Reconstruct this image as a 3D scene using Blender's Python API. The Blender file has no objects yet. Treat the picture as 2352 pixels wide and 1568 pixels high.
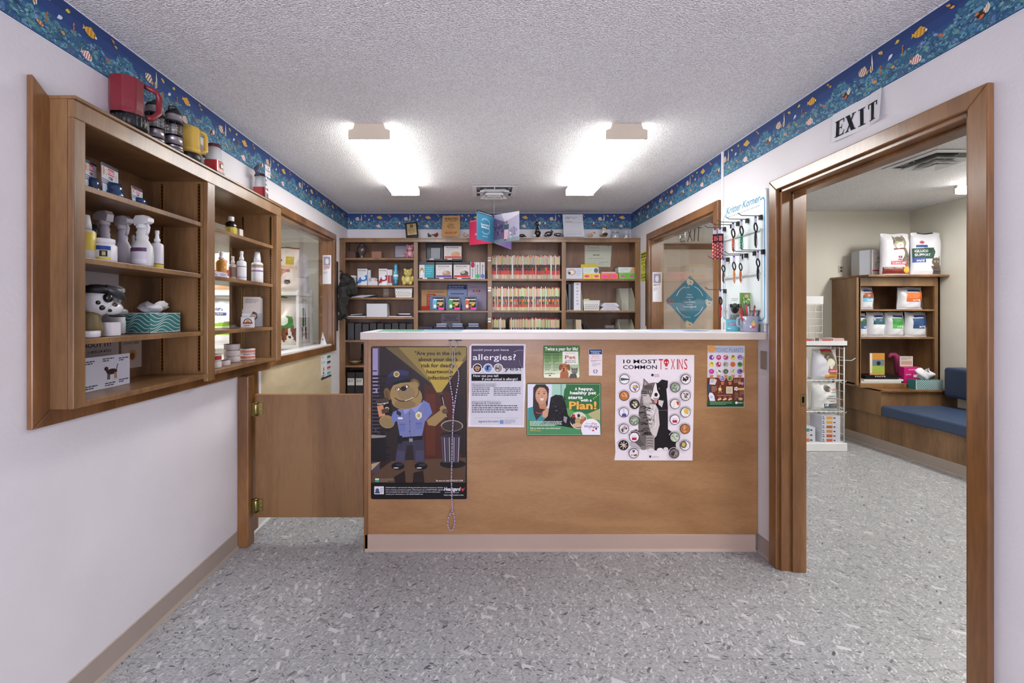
import bpy, math, random
from mathutils import Matrix, Vector
R = random.Random(7)
S = bpy.context.scene
C = S.collection
F, CX, CY, H = 1000.0, 1106.0, 720.0, 1.37          # focal length in px, vanishing point, eye height
XL, XR, YB, ZC = -1.43, 1.60, 4.65, 2.444            # left wall, right wall, back wall, ceiling
# ---- camera -------------------------------------------------------------
cd = bpy.data.cameras.new('camera'); cam = bpy.data.objects.new('camera', cd); C.objects.link(cam)
cam.location = (0, 0, H); cam.rotation_euler = (math.pi/2, 0, 0)
cd.sensor_width = 36; cd.lens = F/2352*36
cd.shift_x = (1176-CX)/2352; cd.shift_y = -(784-CY)/2352; cd.clip_start = .02
S.camera = cam
# ---- world, exposure ----------------------------------------------------
w = bpy.data.worlds.new('world'); S.world = w; w.use_nodes = True
w.node_tree.nodes['Background'].inputs[0].default_value = (.75, .85, 1, 1)
w.node_tree.nodes['Background'].inputs[1].default_value = 1.0
S.view_settings.view_transform = 'Standard'; S.view_settings.look = 'None'
S.view_settings.exposure = 0.0; S.view_settings.gamma = 1; S.view_settings.use_curve_mapping = False
TUBE = 24.0        # radiance of the fluorescent diffusers
DAY = 40.0        # daylight through the entry windows
def area(name, loc, size, power, rot, col=(1, 1, 1)):
    l = bpy.data.lights.new(name, 'AREA'); l.shape = 'RECTANGLE'; l.size, l.size_y = size
    l.energy = power; l.color = col
    o = bpy.data.objects.new(name, l); C.objects.link(o); o.location = loc; o.rotation_euler = rot
    return o
area('daylight_through_entry_window', (.1, -2.95, 1.45), (2.4, 1.5), DAY, (math.pi/2, 0, 0), (.88, .87, 1))
area('ceiling_fill', (.1, -3.2, .95), (2.4, 1.0), 130, (math.pi/2+.8, 0, 0), (.90, .86, 1))  # added fill lamp aimed upward to brighten the ceiling
# ---- helpers ------------------------------------------------------------
def lin(c):
    if isinstance(c, str): c = tuple(int(c[i:i+2], 16) for i in (1, 3, 5))
    return tuple(((v/255)/12.92 if v/255 <= .04045 else ((v/255+.055)/1.055)**2.4) for v in c[:3]) + (1,)
def px(x, D): return (x-CX)*D/F
def pz(y, D): return H-(y-CY)*D/F
class B:
    """collects faces with a colour and a material slot, then links them as one mesh"""
    def __init__(s): s.v = []; s.f = []; s.c = []; s.mi = []; s.sm = []; s.M = None
    def add(s, vs, fs, col=(200, 200, 200), mi=0, smooth=False):
        n = len(s.v); col = [lin(k) for k in col] if isinstance(col, list) else lin(col)
        s.v += [tuple(s.M @ Vector(p)) if s.M else tuple(p) for p in vs]
        for k, f in enumerate(fs):
            s.f.append([i+n for i in f]); s.c.append(col[k] if isinstance(col, list) else col)
            s.mi.append(mi); s.sm.append(smooth)
        return s
    def box(s, x0, x1, y0, y1, z0, z1, col=(200, 200, 200), mi=0):
        x0, x1 = min(x0, x1), max(x0, x1); y0, y1 = min(y0, y1), max(y0, y1); z0, z1 = min(z0, z1), max(z0, z1)
        v = [(x, y, z) for z in (z0, z1) for x, y in ((x0, y0), (x1, y0), (x1, y1), (x0, y1))]
        return s.add(v, [(3, 2, 1, 0), (4, 5, 6, 7), (0, 1, 5, 4), (1, 2, 6, 5), (2, 3, 7, 6), (3, 0, 4, 7)], col, mi)
    def rbox(s, x0, x1, y0, y1, z0, z1, r, col=(200, 200, 200), mi=0, ax='z', n=4):
        """box with the four edges along ax rounded"""
        if ax == 'z': a0, a1, b0, b1, c0, c1 = x0, x1, y0, y1, z0, z1; P = lambda a, b, c: (a, b, c)
        elif ax == 'y': a0, a1, b0, b1, c0, c1 = x0, x1, z0, z1, y0, y1; P = lambda a, b, c: (a, c, b)
        else: a0, a1, b0, b1, c0, c1 = y0, y1, z0, z1, x0, x1; P = lambda a, b, c: (c, a, b)
        pts = rrect(a0, b0, a1, b1, r, n)
        return s.prism(pts, c0, c1, P, col, mi)
    def prism(s, pts, c0, c1, P=lambda a, b, c: (a, b, c), col=(200, 200, 200), mi=0, smooth=False):
        n = len(pts); v = [P(a, b, c0) for a, b in pts]+[P(a, b, c1) for a, b in pts]
        f = [tuple(range(n))[::-1], tuple(range(n, 2*n))]+[(i, (i+1) % n, n+(i+1) % n, n+i) for i in range(n)]
        return s.add(v, f, col, mi, smooth)
    def lathe(s, prof, c=(0, 0, 0), n=16, col=(200, 200, 200), mi=0, sy=1, smooth=True, ax='z'):
        """prof: (r, z[, colour of the band above])"""
        k = len(prof); v = []; f = []; cols = []
        for p in prof:
            for i in range(n):
                a = 2*math.pi*i/n; q = (p[0]*math.cos(a), p[0]*math.sin(a)*sy, p[1])
                if ax == 'x': q = (q[2], q[0], q[1])
                if ax == 'y': q = (q[0], q[2], q[1])
                v.append((c[0]+q[0], c[1]+q[1], c[2]+q[2]))
        for j in range(k-1):
            for i in range(n):
                f.append((j*n+i, j*n+(i+1) % n, (j+1)*n+(i+1) % n, (j+1)*n+i)); cols.append(prof[j][2] if len(prof[j]) > 2 else col)
        f.append(tuple(range(n))[::-1]); cols.append(cols[0]); f.append(tuple(range((k-1)*n, k*n))); cols.append(cols[-2])
        return s.add(v, f, cols, mi, smooth)
    def sph(s, c, r, n=14, col=(200, 200, 200), mi=0):
        r = (r, r, r) if not isinstance(r, tuple) else r; m = max(5, n//2); v = []; f = []
        for j in range(m+1):
            t = math.pi*j/m
            for i in range(n):
                a = 2*math.pi*i/n; v.append((c[0]+r[0]*math.sin(t)*math.cos(a), c[1]+r[1]*math.sin(t)*math.sin(a), c[2]-r[2]*math.cos(t)))
        for j in range(m):
            for i in range(n): f.append((j*n+i, j*n+(i+1) % n, (j+1)*n+(i+1) % n, (j+1)*n+i))
        return s.add(v, f, col, mi, True)
    def tube(s, pts, r, n=8, col=(200, 200, 200), mi=0, closed=False):
        pts = [Vector(p) for p in pts]; m = len(pts); v = []; f = []; cols = []
        rr = r if isinstance(r, list) else [r]*m; up = None
        for i, p in enumerate(pts):
            a = pts[i-1] if (i or closed) else p; b = pts[(i+1) % m] if (i < m-1 or closed) else p
            t = (b-a).normalized() if (b-a).length > 1e-9 else Vector((0, 0, 1))
            if up is None: up = t.orthogonal().normalized()
            up = up-t*up.dot(t); up = up.normalized() if up.length > 1e-6 else t.orthogonal().normalized(); w_ = t.cross(up)
            for k in range(n):
                q = 2*math.pi*k/n; v.append(p+(up*math.cos(q)+w_*math.sin(q))*rr[i])
        for i in range(m if closed else m-1):
            for k in range(n):
                f.append((i*n+k, i*n+(k+1) % n, ((i+1) % m)*n+(k+1) % n, ((i+1) % m)*n+k)); cols.append(col[i % len(col)] if isinstance(col, list) else col)
        if not closed: f += [tuple(range(n))[::-1], tuple(range((m-1)*n, m*n))]; cols += [cols[0], cols[-1]]
        return s.add(v, f, cols, mi, True)
    def build(s, name, mats, parent=None, bevel=0, **tags):
        me = bpy.data.meshes.new(name); top = parent is None
        if top:
            xs, ys, zs = zip(*s.v); o0 = Vector(((min(xs)+max(xs))/2, (min(ys)+max(ys))/2, min(zs)))
        else: o0 = Vector(parent.get('_w', (0, 0, 0)))
        me.from_pydata([Vector(p)-o0 for p in s.v], [], s.f)
        for m in (mats if isinstance(mats, (list, tuple)) else [mats]): me.materials.append(m)
        me.polygons.foreach_set('material_index', s.mi); me.polygons.foreach_set('use_smooth', s.sm)
        ca = me.color_attributes.new('Col', 'FLOAT_COLOR', 'CORNER'); buf = []
        for f, c in zip(s.f, s.c): buf += list(c)*len(f)
        ca.data.foreach_set('color', buf); me.update()
        o = bpy.data.objects.new(name, me); C.objects.link(o)
        o['_w'] = tuple(o0)
        if top: o.location = o0
        else: o.parent = parent
        if bevel:
            b = o.modifiers.new('bevel', 'BEVEL'); b.width = bevel; b.segments = 2; b.limit_method = 'ANGLE'; b.angle_limit = .7
        return tag(o, **tags)
def tag(o, label=None, cat=None, group=None, kind=None):
    if label: o['label'] = label
    if cat: o['category'] = cat
    if group: o['group'] = group
    if kind: o['kind'] = kind
    return o
def thing(name, label, cat, loc, group=None):
    """an Empty at the base; parts are given in world coordinates (or local ones when the thing sits at the origin)"""
    o = bpy.data.objects.new(name, None); C.objects.link(o); o.location = loc; o['_w'] = tuple(loc); o.empty_display_size = .05
    return tag(o, label, cat, group)
def dup(root, loc, rz=0, label=None, group=None):
    r = root.copy(); C.objects.link(r); r.location = loc; r.rotation_euler = (0, 0, rz)
    if label: r['label'] = label
    if group: r['group'] = group
    for ch in list(root.children):
        c = ch.copy(); C.objects.link(c); c.parent = r
        for g in ch.children: d = g.copy(); C.objects.link(d); d.parent = c
    return r
def rrect(x0, y0, x1, y1, r, n=4):
    P = []
    for cx, cy, a0 in ((x1-r, y1-r, 0), (x0+r, y1-r, 90), (x0+r, y0+r, 180), (x1-r, y0+r, 270)):
        for i in range(n+1): a = math.radians(a0+90*i/n); P.append((cx+r*math.cos(a), cy+r*math.sin(a)))
    return P
_T = {}
def glyphs(txt, bold, shear=0):
    k = (txt, bold, shear)
    if k not in _T:
        cu = bpy.data.curves.new('t', 'FONT'); cu.body = txt; cu.offset = bold; cu.shear = shear; cu.resolution_u = 2
        ob = bpy.data.objects.new('t', cu); me = bpy.data.meshes.new_from_object(ob)
        vs = [(v.co.x, v.co.y) for v in me.vertices]; fs = [tuple(p.vertices) for p in me.polygons]
        bpy.data.objects.remove(ob); bpy.data.curves.remove(cu); bpy.data.meshes.remove(me); _T[k] = (vs, fs)
    return _T[k]
class Art:
    """print laid on a surface: shapes in (u right, v down) units mapped to the surface by f, each layer a hair above the last"""
    def __init__(s, f, n, b=None, step=4e-5, base=4e-4): s.f = f; s.n = Vector(n); s.b = b or B(); s.k = base; s.step = step
    def put(s, pts, fs, col, mi=0):
        s.k += s.step; s.b.add([Vector(s.f(u, v))+s.n*s.k for u, v in pts], fs, col, mi)
    def poly(s, pts, col): s.put(pts, [tuple(range(len(pts)))], col)
    def rect(s, a, b, c, d, col): s.poly([(a, b), (c, b), (c, d), (a, d)], col)
    def rr(s, a, b, c, d, r, col): s.poly(rrect(a, b, c, d, r, 5), col)
    def ell(s, u, v, ru, rv, col, n=20, rot=0):
        ca, sa = math.cos(rot), math.sin(rot)
        s.poly([(u+ru*math.cos(t)*ca-rv*math.sin(t)*sa, v+ru*math.cos(t)*sa+rv*math.sin(t)*ca) for t in [2*math.pi*i/n for i in range(n)]], col)
    def line(s, pts, w_, col):
        V = []; Fc = []
        for (a, b), (c, d) in zip(pts, pts[1:]):
            l = math.hypot(c-a, d-b) or 1e-9; nx, ny = -(d-b)/l*w_/2, (c-a)/l*w_/2; n = len(V)
            V += [(a+nx, b+ny), (c+nx, d+ny), (c-nx, d-ny), (a-nx, b-ny)]; Fc.append((n, n+1, n+2, n+3))
        s.put(V, Fc, col)
    def arc(s, u, v, r, a0, a1, w_, col, n=16, rv=None):
        rv = rv or r; s.line([(u+r*math.cos(math.radians(a0+(a1-a0)*i/n)), v+rv*math.sin(math.radians(a0+(a1-a0)*i/n))) for i in range(n+1)], w_, col)
    def text(s, txt, u, v, h, w_=None, col=(0, 0, 0), bold=0, al='l', shear=0, rot=0):
        """u, v: left end of the baseline (al c/r: centre/right); h: cap height; w_: fitted width"""
        vs, fs = glyphs(txt, bold, shear)
        if not vs: return
        x0 = min(p[0] for p in vs); x1 = max(p[0] for p in vs); sy = h/.69; sx = w_/(x1-x0) if w_ else sy
        W = (x1-x0)*sx; o = {'l': 0, 'c': -W/2, 'r': -W}[al]; ca, sa = math.cos(rot), math.sin(rot)
        P = [((x-x0)*sx+o, -y*sy) for x, y in vs]
        s.put([(u+a*ca-b*sa, v+a*sa+b*ca) for a, b in P], fs, col)
    def words(s, u0, u1, v0, v1, rows, col, h=None, seed=1):
        """lines of print too small to read: short strokes of word length"""
        r = random.Random(seed); dv = (v1-v0)/rows; h = h or dv*.42; V = []; Fc = []
        for i in range(rows):
            u = u0; v = v0+dv*(i+.5); end = u1 if i < rows-1 else u0+(u1-u0)*r.uniform(.45, .9)
            while u < end-h:
                l = min(h*r.uniform(1.2, 4.5), end-u); n = len(V)
                V += [(u, v-h/2), (u+l, v-h/2), (u+l, v+h/2), (u, v+h/2)]; Fc.append((n, n+1, n+2, n+3)); u += l+h*.7
        if V: s.put(V, Fc, col)
    def dots(s, u, v, r, cols, n, seed=0, q=.3):
        rd = random.Random(seed)
        for i in range(n):
            a = rd.uniform(0, 6.28); d = r*(1-q)*math.sqrt(rd.random()); s.ell(u+d*math.cos(a), v+d*math.sin(a), r*q*rd.uniform(.6, 1), r*q*rd.uniform(.5, 1), cols[i % len(cols)], 8, a)
def face_art(D, b=None, **k): return Art(lambda u, v: (px(u, D), D, pz(v, D)), (0, -1, 0), b, **k)        # prints facing the entry, laid out by sight line on their own plane
def left_art(X, y0, z0, b=None, **k): return Art(lambda u, v: (X, y0+u, z0-v), (1, 0, 0), b, **k)
def right_art(X, y0, z0, b=None, **k): return Art(lambda u, v: (X, y0-u, z0-v), (-1, 0, 0), b, **k)
def plane_art(o, ux, n, b=None, **k):
    o = Vector(o); ux = Vector(ux).normalized(); n = Vector(n).normalized(); dn = n.cross(ux) * -1
    if dn.z > 0: dn = -dn
    return Art(lambda u, v: tuple(o+ux*u+dn*v), n, b, **k)
# ---- materials ----------------------------------------------------------
def mat(name): m = bpy.data.materials.new(name); m.use_nodes = True; return m, m.node_tree, m.node_tree.nodes['Principled BSDF']
def attr_mat(name, rough, metal=0, coat=0, bump=0, bscale=60, alpha=None):
    m, t, p = mat(name); a = t.nodes.new('ShaderNodeAttribute'); a.attribute_name = 'Col'
    nz = t.nodes.new('ShaderNodeTexNoise'); nz.inputs['Scale'].default_value = 35; nz.inputs['Detail'].default_value = 4
    mx = t.nodes.new('ShaderNodeMapRange'); mx.inputs['To Min'].default_value = .94; mx.inputs['To Max'].default_value = 1.06
    mu = t.nodes.new('ShaderNodeVectorMath'); mu.operation = 'SCALE'
    t.links.new(nz.outputs[0], mx.inputs[0]); t.links.new(a.outputs['Color'], mu.inputs[0]); t.links.new(mx.outputs[0], mu.inputs['Scale'])
    t.links.new(mu.outputs[0], p.inputs['Base Color']); p.inputs['Roughness'].default_value = rough; p.inputs['Metallic'].default_value = metal
    p.inputs['Coat Weight'].default_value = coat
    if name in ('glossy_print', 'paper'): p.inputs['Specular IOR Level'].default_value = .22
    if bump:
        n2 = t.nodes.new('ShaderNodeTexNoise'); n2.inputs['Scale'].default_value = bscale; n2.inputs['Detail'].default_value = 3
        bp = t.nodes.new('ShaderNodeBump'); bp.inputs['Strength'].default_value = bump; bp.inputs['Distance'].default_value = .01
        t.links.new(n2.outputs[0], bp.inputs['Height']); t.links.new(bp.outputs[0], p.inputs['Normal'])
    return m
PAPER = attr_mat('paper', .75); PRINT = attr_mat('glossy_print', .42); PLASTIC = attr_mat('plastic', .38); SHINY = attr_mat('shiny_plastic', .15, coat=.3)
METAL = attr_mat('metal', .3, metal=.9); FUR = attr_mat('plush', .95, bump=.5, bscale=300); BAGM = attr_mat('bag_film', .3, bump=.14, bscale=16)
POLY = attr_mat('black_polythene', .12, bump=1.0, bscale=45); LEATHER = attr_mat('vinyl', .42, bump=.15, bscale=160); CLOTH = attr_mat('webbing', .85, bump=.3, bscale=400)
def glass(name, col=(1, 1, 1, 1), rough=0.0, ior=1.45, mixw=.92):
    """thin clear sheet: mostly transparent with a mirror coat"""
    m, t, p = mat(name); t.nodes.remove(p); o = t.nodes['Material Output']
    tr = t.nodes.new('ShaderNodeBsdfTransparent'); tr.inputs[0].default_value = col
    gl = t.nodes.new('ShaderNodeBsdfGlossy'); gl.inputs['Roughness'].default_value = rough
    lw = t.nodes.new('ShaderNodeLayerWeight'); lw.inputs[0].default_value = .5; pw = t.nodes.new('ShaderNodeMath'); pw.operation = 'POWER'; pw.inputs[1].default_value = 4.5
    fr = t.nodes.new('ShaderNodeMath'); fr.operation = 'MULTIPLY_ADD'; fr.inputs[1].default_value = .85; fr.inputs[2].default_value = (ior-1)**2/(ior+1)**2*.8
    t.links.new(lw.outputs['Facing'], pw.inputs[0]); t.links.new(pw.outputs[0], fr.inputs[0]); mx = t.nodes.new('ShaderNodeMixShader')
    t.links.new(fr.outputs[0], mx.inputs[0]); t.links.new(tr.outputs[0], mx.inputs[1]); t.links.new(gl.outputs[0], mx.inputs[2]); t.links.new(mx.outputs[0], o.inputs[0])
    return m
GLASS = glass('window_glass', ior=1.5); CLEAR = glass('clear_plastic', (.88, .9, .92, 1), .05, 1.6); SMOKE = glass('smoked_glass', (.35, .33, .34, 1), .05, 1.9)
def ramp(t, stops):
    r = t.nodes.new('ShaderNodeValToRGB'); e = r.color_ramp.elements
    while len(e) < len(stops): e.new(.5)
    for k, (pos, c) in zip(e, stops): k.position = pos; k.color = lin(c)
    return r
def wood(name, dark, mid, light, scale=(1, 1, .12), rough=.38, coat=.25, blot=.3):
    m, t, p = mat(name); L = t.links
    g = t.nodes.new('ShaderNodeNewGeometry'); mp = t.nodes.new('ShaderNodeMapping'); mp.inputs['Scale'].default_value = scale
    n1 = t.nodes.new('ShaderNodeTexNoise'); n1.inputs['Scale'].default_value = 5; n1.inputs['Detail'].default_value = 5; n1.inputs['Distortion'].default_value = .6
    n2 = t.nodes.new('ShaderNodeTexNoise'); n2.inputs['Scale'].default_value = 90; n2.inputs['Detail'].default_value = 3
    n3 = t.nodes.new('ShaderNodeTexNoise'); n3.inputs['Scale'].default_value = 2.2; n3.inputs['Detail'].default_value = 2
    L.new(g.outputs['Position'], mp.inputs[0]); L.new(mp.outputs[0], n1.inputs[0]); L.new(mp.outputs[0], n2.inputs[0]); L.new(g.outputs['Position'], n3.inputs[0])
    a = t.nodes.new('ShaderNodeMath'); a.operation = 'MULTIPLY_ADD'; a.inputs[1].default_value = .3; L.new(n2.outputs[0], a.inputs[0]); L.new(n1.outputs[0], a.inputs[2])
    b = t.nodes.new('ShaderNodeMath'); b.operation = 'MULTIPLY_ADD'; b.inputs[1].default_value = blot; L.new(n3.outputs[0], b.inputs[0]); L.new(a.outputs[0], b.inputs[2])
    r = ramp(t, [(.45+.15+blot/2-.17, dark), (.5+.15+blot/2, mid), (.5+.15+blot/2+.15, light)]); L.new(b.outputs[0], r.inputs[0]); L.new(r.outputs[0], p.inputs['Base Color'])
    p.inputs['Roughness'].default_value = rough; p.inputs['Coat Weight'].default_value = coat; p.inputs['Coat Roughness'].default_value = .2
    return m
W_CAB = wood('cabinet_maple', '#5c4127', '#7c5b3a', '#8e6b46')
W_TRIM = wood('stained_trim', '#593a1c', '#774f2a', '#8b6036', rough=.3, coat=.5)
W_PLY = wood('birch_plywood', '#8a6038', '#9a7045', '#a57b4f', scale=(.35, .35, 1.3), rough=.45, blot=.12)
W_GATE = wood('gate_plywood', '#6a4a2a', '#7c5934', '#88653e', rough=.45)
W_BACK = wood('dark_panel_back', '#5c422e', '#73533a', '#836046', rough=.5)
W_PALE = wood('pale_plywood', '#c4b08c', '#cdbb98', '#d6c6a6', scale=(.6, .6, 1.5), rough=.6)
def plain(name, col, rough, bump=0, bscale=100, metal=0, dist=.01, var=.04, speck=0):
    m, t, p = mat(name); L = t.links; g = t.nodes.new('ShaderNodeNewGeometry')
    n = t.nodes.new('ShaderNodeTexNoise'); n.inputs['Scale'].default_value = 3; n.inputs['Detail'].default_value = 4; L.new(g.outputs['Position'], n.inputs[0])
    c = lin(col); r = t.nodes.new('ShaderNodeValToRGB'); e = r.color_ramp.elements; e[0].position = .3; e[1].position = .7
    e[0].color = tuple(k*(1-var) for k in c[:3])+(1,); e[1].color = tuple(min(1, k*(1+var)) for k in c[:3])+(1,)
    L.new(n.outputs[0], r.inputs[0]); L.new(r.outputs[0], p.inputs['Base Color']); p.inputs['Roughness'].default_value = rough; p.inputs['Metallic'].default_value = metal
    if speck:
        n5 = t.nodes.new('ShaderNodeTexNoise'); n5.inputs['Scale'].default_value = speck; n5.inputs['Detail'].default_value = 1; L.new(g.outputs['Position'], n5.inputs[0]); m5 = t.nodes.new('ShaderNodeMapRange'); m5.inputs[1].default_value = .35; m5.inputs[2].default_value = .6; m5.inputs[3].default_value = .80; m5.inputs[4].default_value = 1.04; L.new(n5.outputs[0], m5.inputs[0])
        v5 = t.nodes.new('ShaderNodeVectorMath'); v5.operation = 'SCALE'; L.new(r.outputs[0], v5.inputs[0]); L.new(m5.outputs[0], v5.inputs['Scale']); L.new(v5.outputs[0], p.inputs['Base Color'])
    if bump:
        n2 = t.nodes.new('ShaderNodeTexNoise'); n2.inputs['Scale'].default_value = bscale; n2.inputs['Detail'].default_value = 2; L.new(g.outputs['Position'], n2.inputs[0])
        bp = t.nodes.new('ShaderNodeBump'); bp.inputs['Strength'].default_value = bump; bp.inputs['Distance'].default_value = dist
        L.new(n2.outputs[0], bp.inputs['Height']); L.new(bp.outputs[0], p.inputs['Normal'])
    return m
WALL = plain('white_wall', '#dcd9dc', .6, .08, 60); WALL2 = plain('cream_wall', '#d2cec2', .6, .08, 60)
CEIL = plain('popcorn_ceiling', '#f1efef', .9, .55, 140, dist=.035, var=.02, speck=170)  # speckle puts the shade of the popcorn pores into the colour
COVE = plain('taupe_vinyl_base', '#a3968c', .45); LAMI = plain('counter_laminate', '#c9bdb2', .3); LAMT = plain('counter_top_white', '#e4e5ea', .25)
WHITE = plain('white_enamel', '#e6e6e6', .35); BLACKM = plain('black_metal', '#17171a', .4); BRASS = plain('aged_brass', '#8d7d4c', .35, metal=.8)
def floor_mat():
    m, t, p = mat('chip_vinyl_tile'); L = t.links; g = t.nodes.new('ShaderNodeNewGeometry')
    N = lambda ty: t.nodes.new('ShaderNode'+ty)
    base = N('TexNoise'); base.inputs['Scale'].default_value = 70; base.inputs['Detail'].default_value = 6; base.inputs['Roughness'].default_value = .75
    mp0 = N('Mapping'); mp0.inputs['Scale'].default_value = (1, 2.2, 1); L.new(g.outputs['Position'], mp0.inputs[0]); L.new(mp0.outputs[0], base.inputs[0])
    r0 = ramp(t, [(.28, '#737476'), (.44, '#98999b'), (.55, '#a8a9ab'), (.75, '#c4c5c6')]); L.new(base.outputs[0], r0.inputs[0]); col = r0.outputs[0]
    spec = [((60, 170, 1), .2, .33, (.5, 0)), ((52, 150, 1), -.5, .33, (.4, 1)), ((36, 120, 1), .8, .33, (.40, 0)), ((30, 90, 1), -1.2, .3, (.40, 1)), ((24, 78, 1), .1, .3, (.30, 0)), ((16, 44, 1), 1.3, .30, (.16, 1)), ((17, 52, 1), -.7, .28, (.18, 0)), ((12, 30, 1), .4, .30, (.08, 1))]
    for k, (sc, rot, rad, (frac, lit)) in enumerate(spec):
        mp = N('Mapping'); mp.inputs['Scale'].default_value = sc; mp.inputs['Rotation'].default_value = (0, 0, rot); mp.inputs['Location'].default_value = (k*3.7, k*1.9, 0)
        wv = N('TexNoise'); wv.inputs['Scale'].default_value = 14; L.new(g.outputs['Position'], wv.inputs[0])
        vo = N('TexVoronoi'); vo.inputs['Scale'].default_value = 1; vo.inputs['Randomness'].default_value = 1; vo.distance = 'CHEBYCHEV' if k % 2 else 'EUCLIDEAN'
        rt = N('VectorRotate'); rt.rotation_type = 'Z_AXIS'; rt.inputs['Angle'].default_value = rot; L.new(g.outputs['Position'], rt.inputs[0])
        ad = N('VectorMath'); ad.operation = 'MULTIPLY_ADD'; ad.inputs[1].default_value = (.012, .012, 0); L.new(wv.outputs[1], ad.inputs[0]); L.new(rt.outputs[0], ad.inputs[2])
        mp.inputs['Rotation'].default_value = (0, 0, 0); L.new(ad.outputs[0], mp.inputs[0]); L.new(mp.outputs[0], vo.inputs[0])
        lt = N('Math'); lt.operation = 'LESS_THAN'; lt.inputs[1].default_value = rad; L.new(vo.outputs['Distance'], lt.inputs[0])
        sp = N('SeparateColor'); L.new(vo.outputs['Color'], sp.inputs[0])
        on = N('Math'); on.operation = 'LESS_THAN'; on.inputs[1].default_value = frac; L.new(sp.outputs[0], on.inputs[0])
        mk = N('Math'); mk.operation = 'MULTIPLY'; L.new(lt.outputs[0], mk.inputs[0]); L.new(on.outputs[0], mk.inputs[1])
        # streaks inside a chip
        st = N('TexNoise'); st.inputs['Scale'].default_value = 8; m3 = N('Mapping'); m3.inputs['Scale'].default_value = (2, 26, 1); L.new(rt.outputs[0], m3.inputs[0]); L.new(m3.outputs[0], st.inputs[0])
        rr_ = ramp(t, [(.0, '#d2d2d3'), (.5, '#c2c2c3'), (.75, '#a4a4a5'), (.95, '#7a7b7e')] if lit else [(0, '#bcbcbc'), (.35, '#98999b'), (.65, '#858689'), (.95, '#4c4d51')])
        ms = N('Math'); ms.operation = 'MULTIPLY_ADD'; ms.inputs[1].default_value = .5; ms.inputs[2].default_value = 0; L.new(st.outputs[0], ms.inputs[0])
        a2 = N('Math'); a2.operation = 'MULTIPLY_ADD'; a2.inputs[1].default_value = .7; L.new(sp.outputs[1], a2.inputs[0]); L.new(ms.outputs[0], a2.inputs[2]); L.new(a2.outputs[0], rr_.inputs[0])
        mx = N('Mix'); mx.data_type = 'RGBA'; L.new(mk.outputs[0], mx.inputs[0]); L.new(col, mx.inputs[6]); L.new(rr_.outputs[0], mx.inputs[7]); col = mx.outputs[2]
    # tile seams, 12 in. grid
    br = N('TexBrick'); br.offset = 0; br.inputs['Scale'].default_value = 1; br.inputs['Brick Width'].default_value = .3048; br.inputs['Row Height'].default_value = .3048
    br.inputs['Mortar Size'].default_value = .0011; br.inputs['Mortar Smooth'].default_value = .3
    mb = N('Mapping'); mb.inputs['Location'].default_value = (.151, .10, 0); L.new(g.outputs['Position'], mb.inputs[0]); L.new(mb.outputs[0], br.inputs[0])
    mx = N('Mix'); mx.data_type = 'RGBA'; mu = N('Math'); mu.operation = 'MULTIPLY'; mu.inputs[1].default_value = .55; L.new(br.outputs['Fac'], mu.inputs[0]); L.new(mu.outputs[0], mx.inputs[0]); L.new(col, mx.inputs[6]); mx.inputs[7].default_value = lin('#4a4a4c')
    L.new(mx.outputs[2], p.inputs['Base Color']); p.inputs['Roughness'].default_value = .38; p.inputs['Specular IOR Level'].default_value = .35
    return m
FLOOR = floor_mat()
def emit(name, s, col=(1, 1, 1)):
    m, t, p = mat(name); p.inputs['Emission Color'].default_value = (*col, 1); p.inputs['Emission Strength'].default_value = s; p.inputs['Base Color'].default_value = (.9, .9, .9, 1); return m
SIDEM = emit('lit_lens_side', TUBE*.4, (1, .985, .96)); TUBEM = emit('lit_diffuser', TUBE, (1, .985, .96)); TUBE2 = emit('lit_diffuser_side_room', TUBE*2.2, (1, .985, .95))
# ========================= SETTING ======================================
def struct(name, b, m, parent=None, bevel=0):
    o = b.build(name, m, parent, bevel)
    if parent is None: o['kind'] = 'structure'
    return o
YR, XW = -2.9, 4.77            # rear wall of the entry, far side wall of the waiting room
YW, ZW = 4.85, 2.51            # waiting room end wall and ceiling
XLO, XRO = -1.555, 1.715       # outer faces of the left and right walls
XS = -4.0                      # side wall of the stock room behind the left windows
struct('floor', B().box(XS-.1, XW+.1, YR-.3, YW+.2, -.05, 0), FLOOR)
struct('ceiling', B().box(XS-.1, XRO-.03, YR-.2, YB+.3, ZC, ZC+.1), CEIL)
struct('ceiling', B().box(XRO-.03, XW+.1, YR-.2, YW+.2, ZW, ZW+.1), CEIL)
# walls, cut round their openings
def wall_with_holes(x0, x1, y0, y1, z1, holes):
    b = B(); ys = sorted({y0, y1, *[h[0] for h in holes], *[h[1] for h in holes]})
    for a, c in zip(ys, ys[1:]):
        hs = [h for h in holes if h[0] <= a and h[1] >= c]
        if not hs: b.box(x0, x1, a, c, 0, z1)
        else:
            if hs[0][2] > 0: b.box(x0, x1, a, c, 0, hs[0][2])
            if hs[0][3] < z1: b.box(x0, x1, a, c, hs[0][3], z1)
    return b
LW = (2.96, 4.169, 1.07, 2.079); CB = (1.43, 2.87, 1.057, 2.074); RW = (2.968, 4.113, 1.0, 2.07); DR = (1.416, 2.334, 0, 2.033)
struct('wall_left', wall_with_holes(XLO, XL, YR, YB, ZC, [CB, LW]), WALL)
struct('wall_right', wall_with_holes(XR, XRO, YR, YB, ZC, [DR, RW]), WALL)
struct('wall_back', B().box(XLO, XRO, YB, YB+.1, 0, ZC), WALL)
b = B(); b.box(XLO, XRO, YR-.1, YR, 0, .7); b.box(XLO, XRO, YR-.1, YR, 2.2, ZC); b.box(XLO, -1.1, YR-.1, YR, .7, 2.2); b.box(1.3, XRO, YR-.1, YR, .7, 2.2)
struct('wall_rear', b, WALL)
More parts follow.
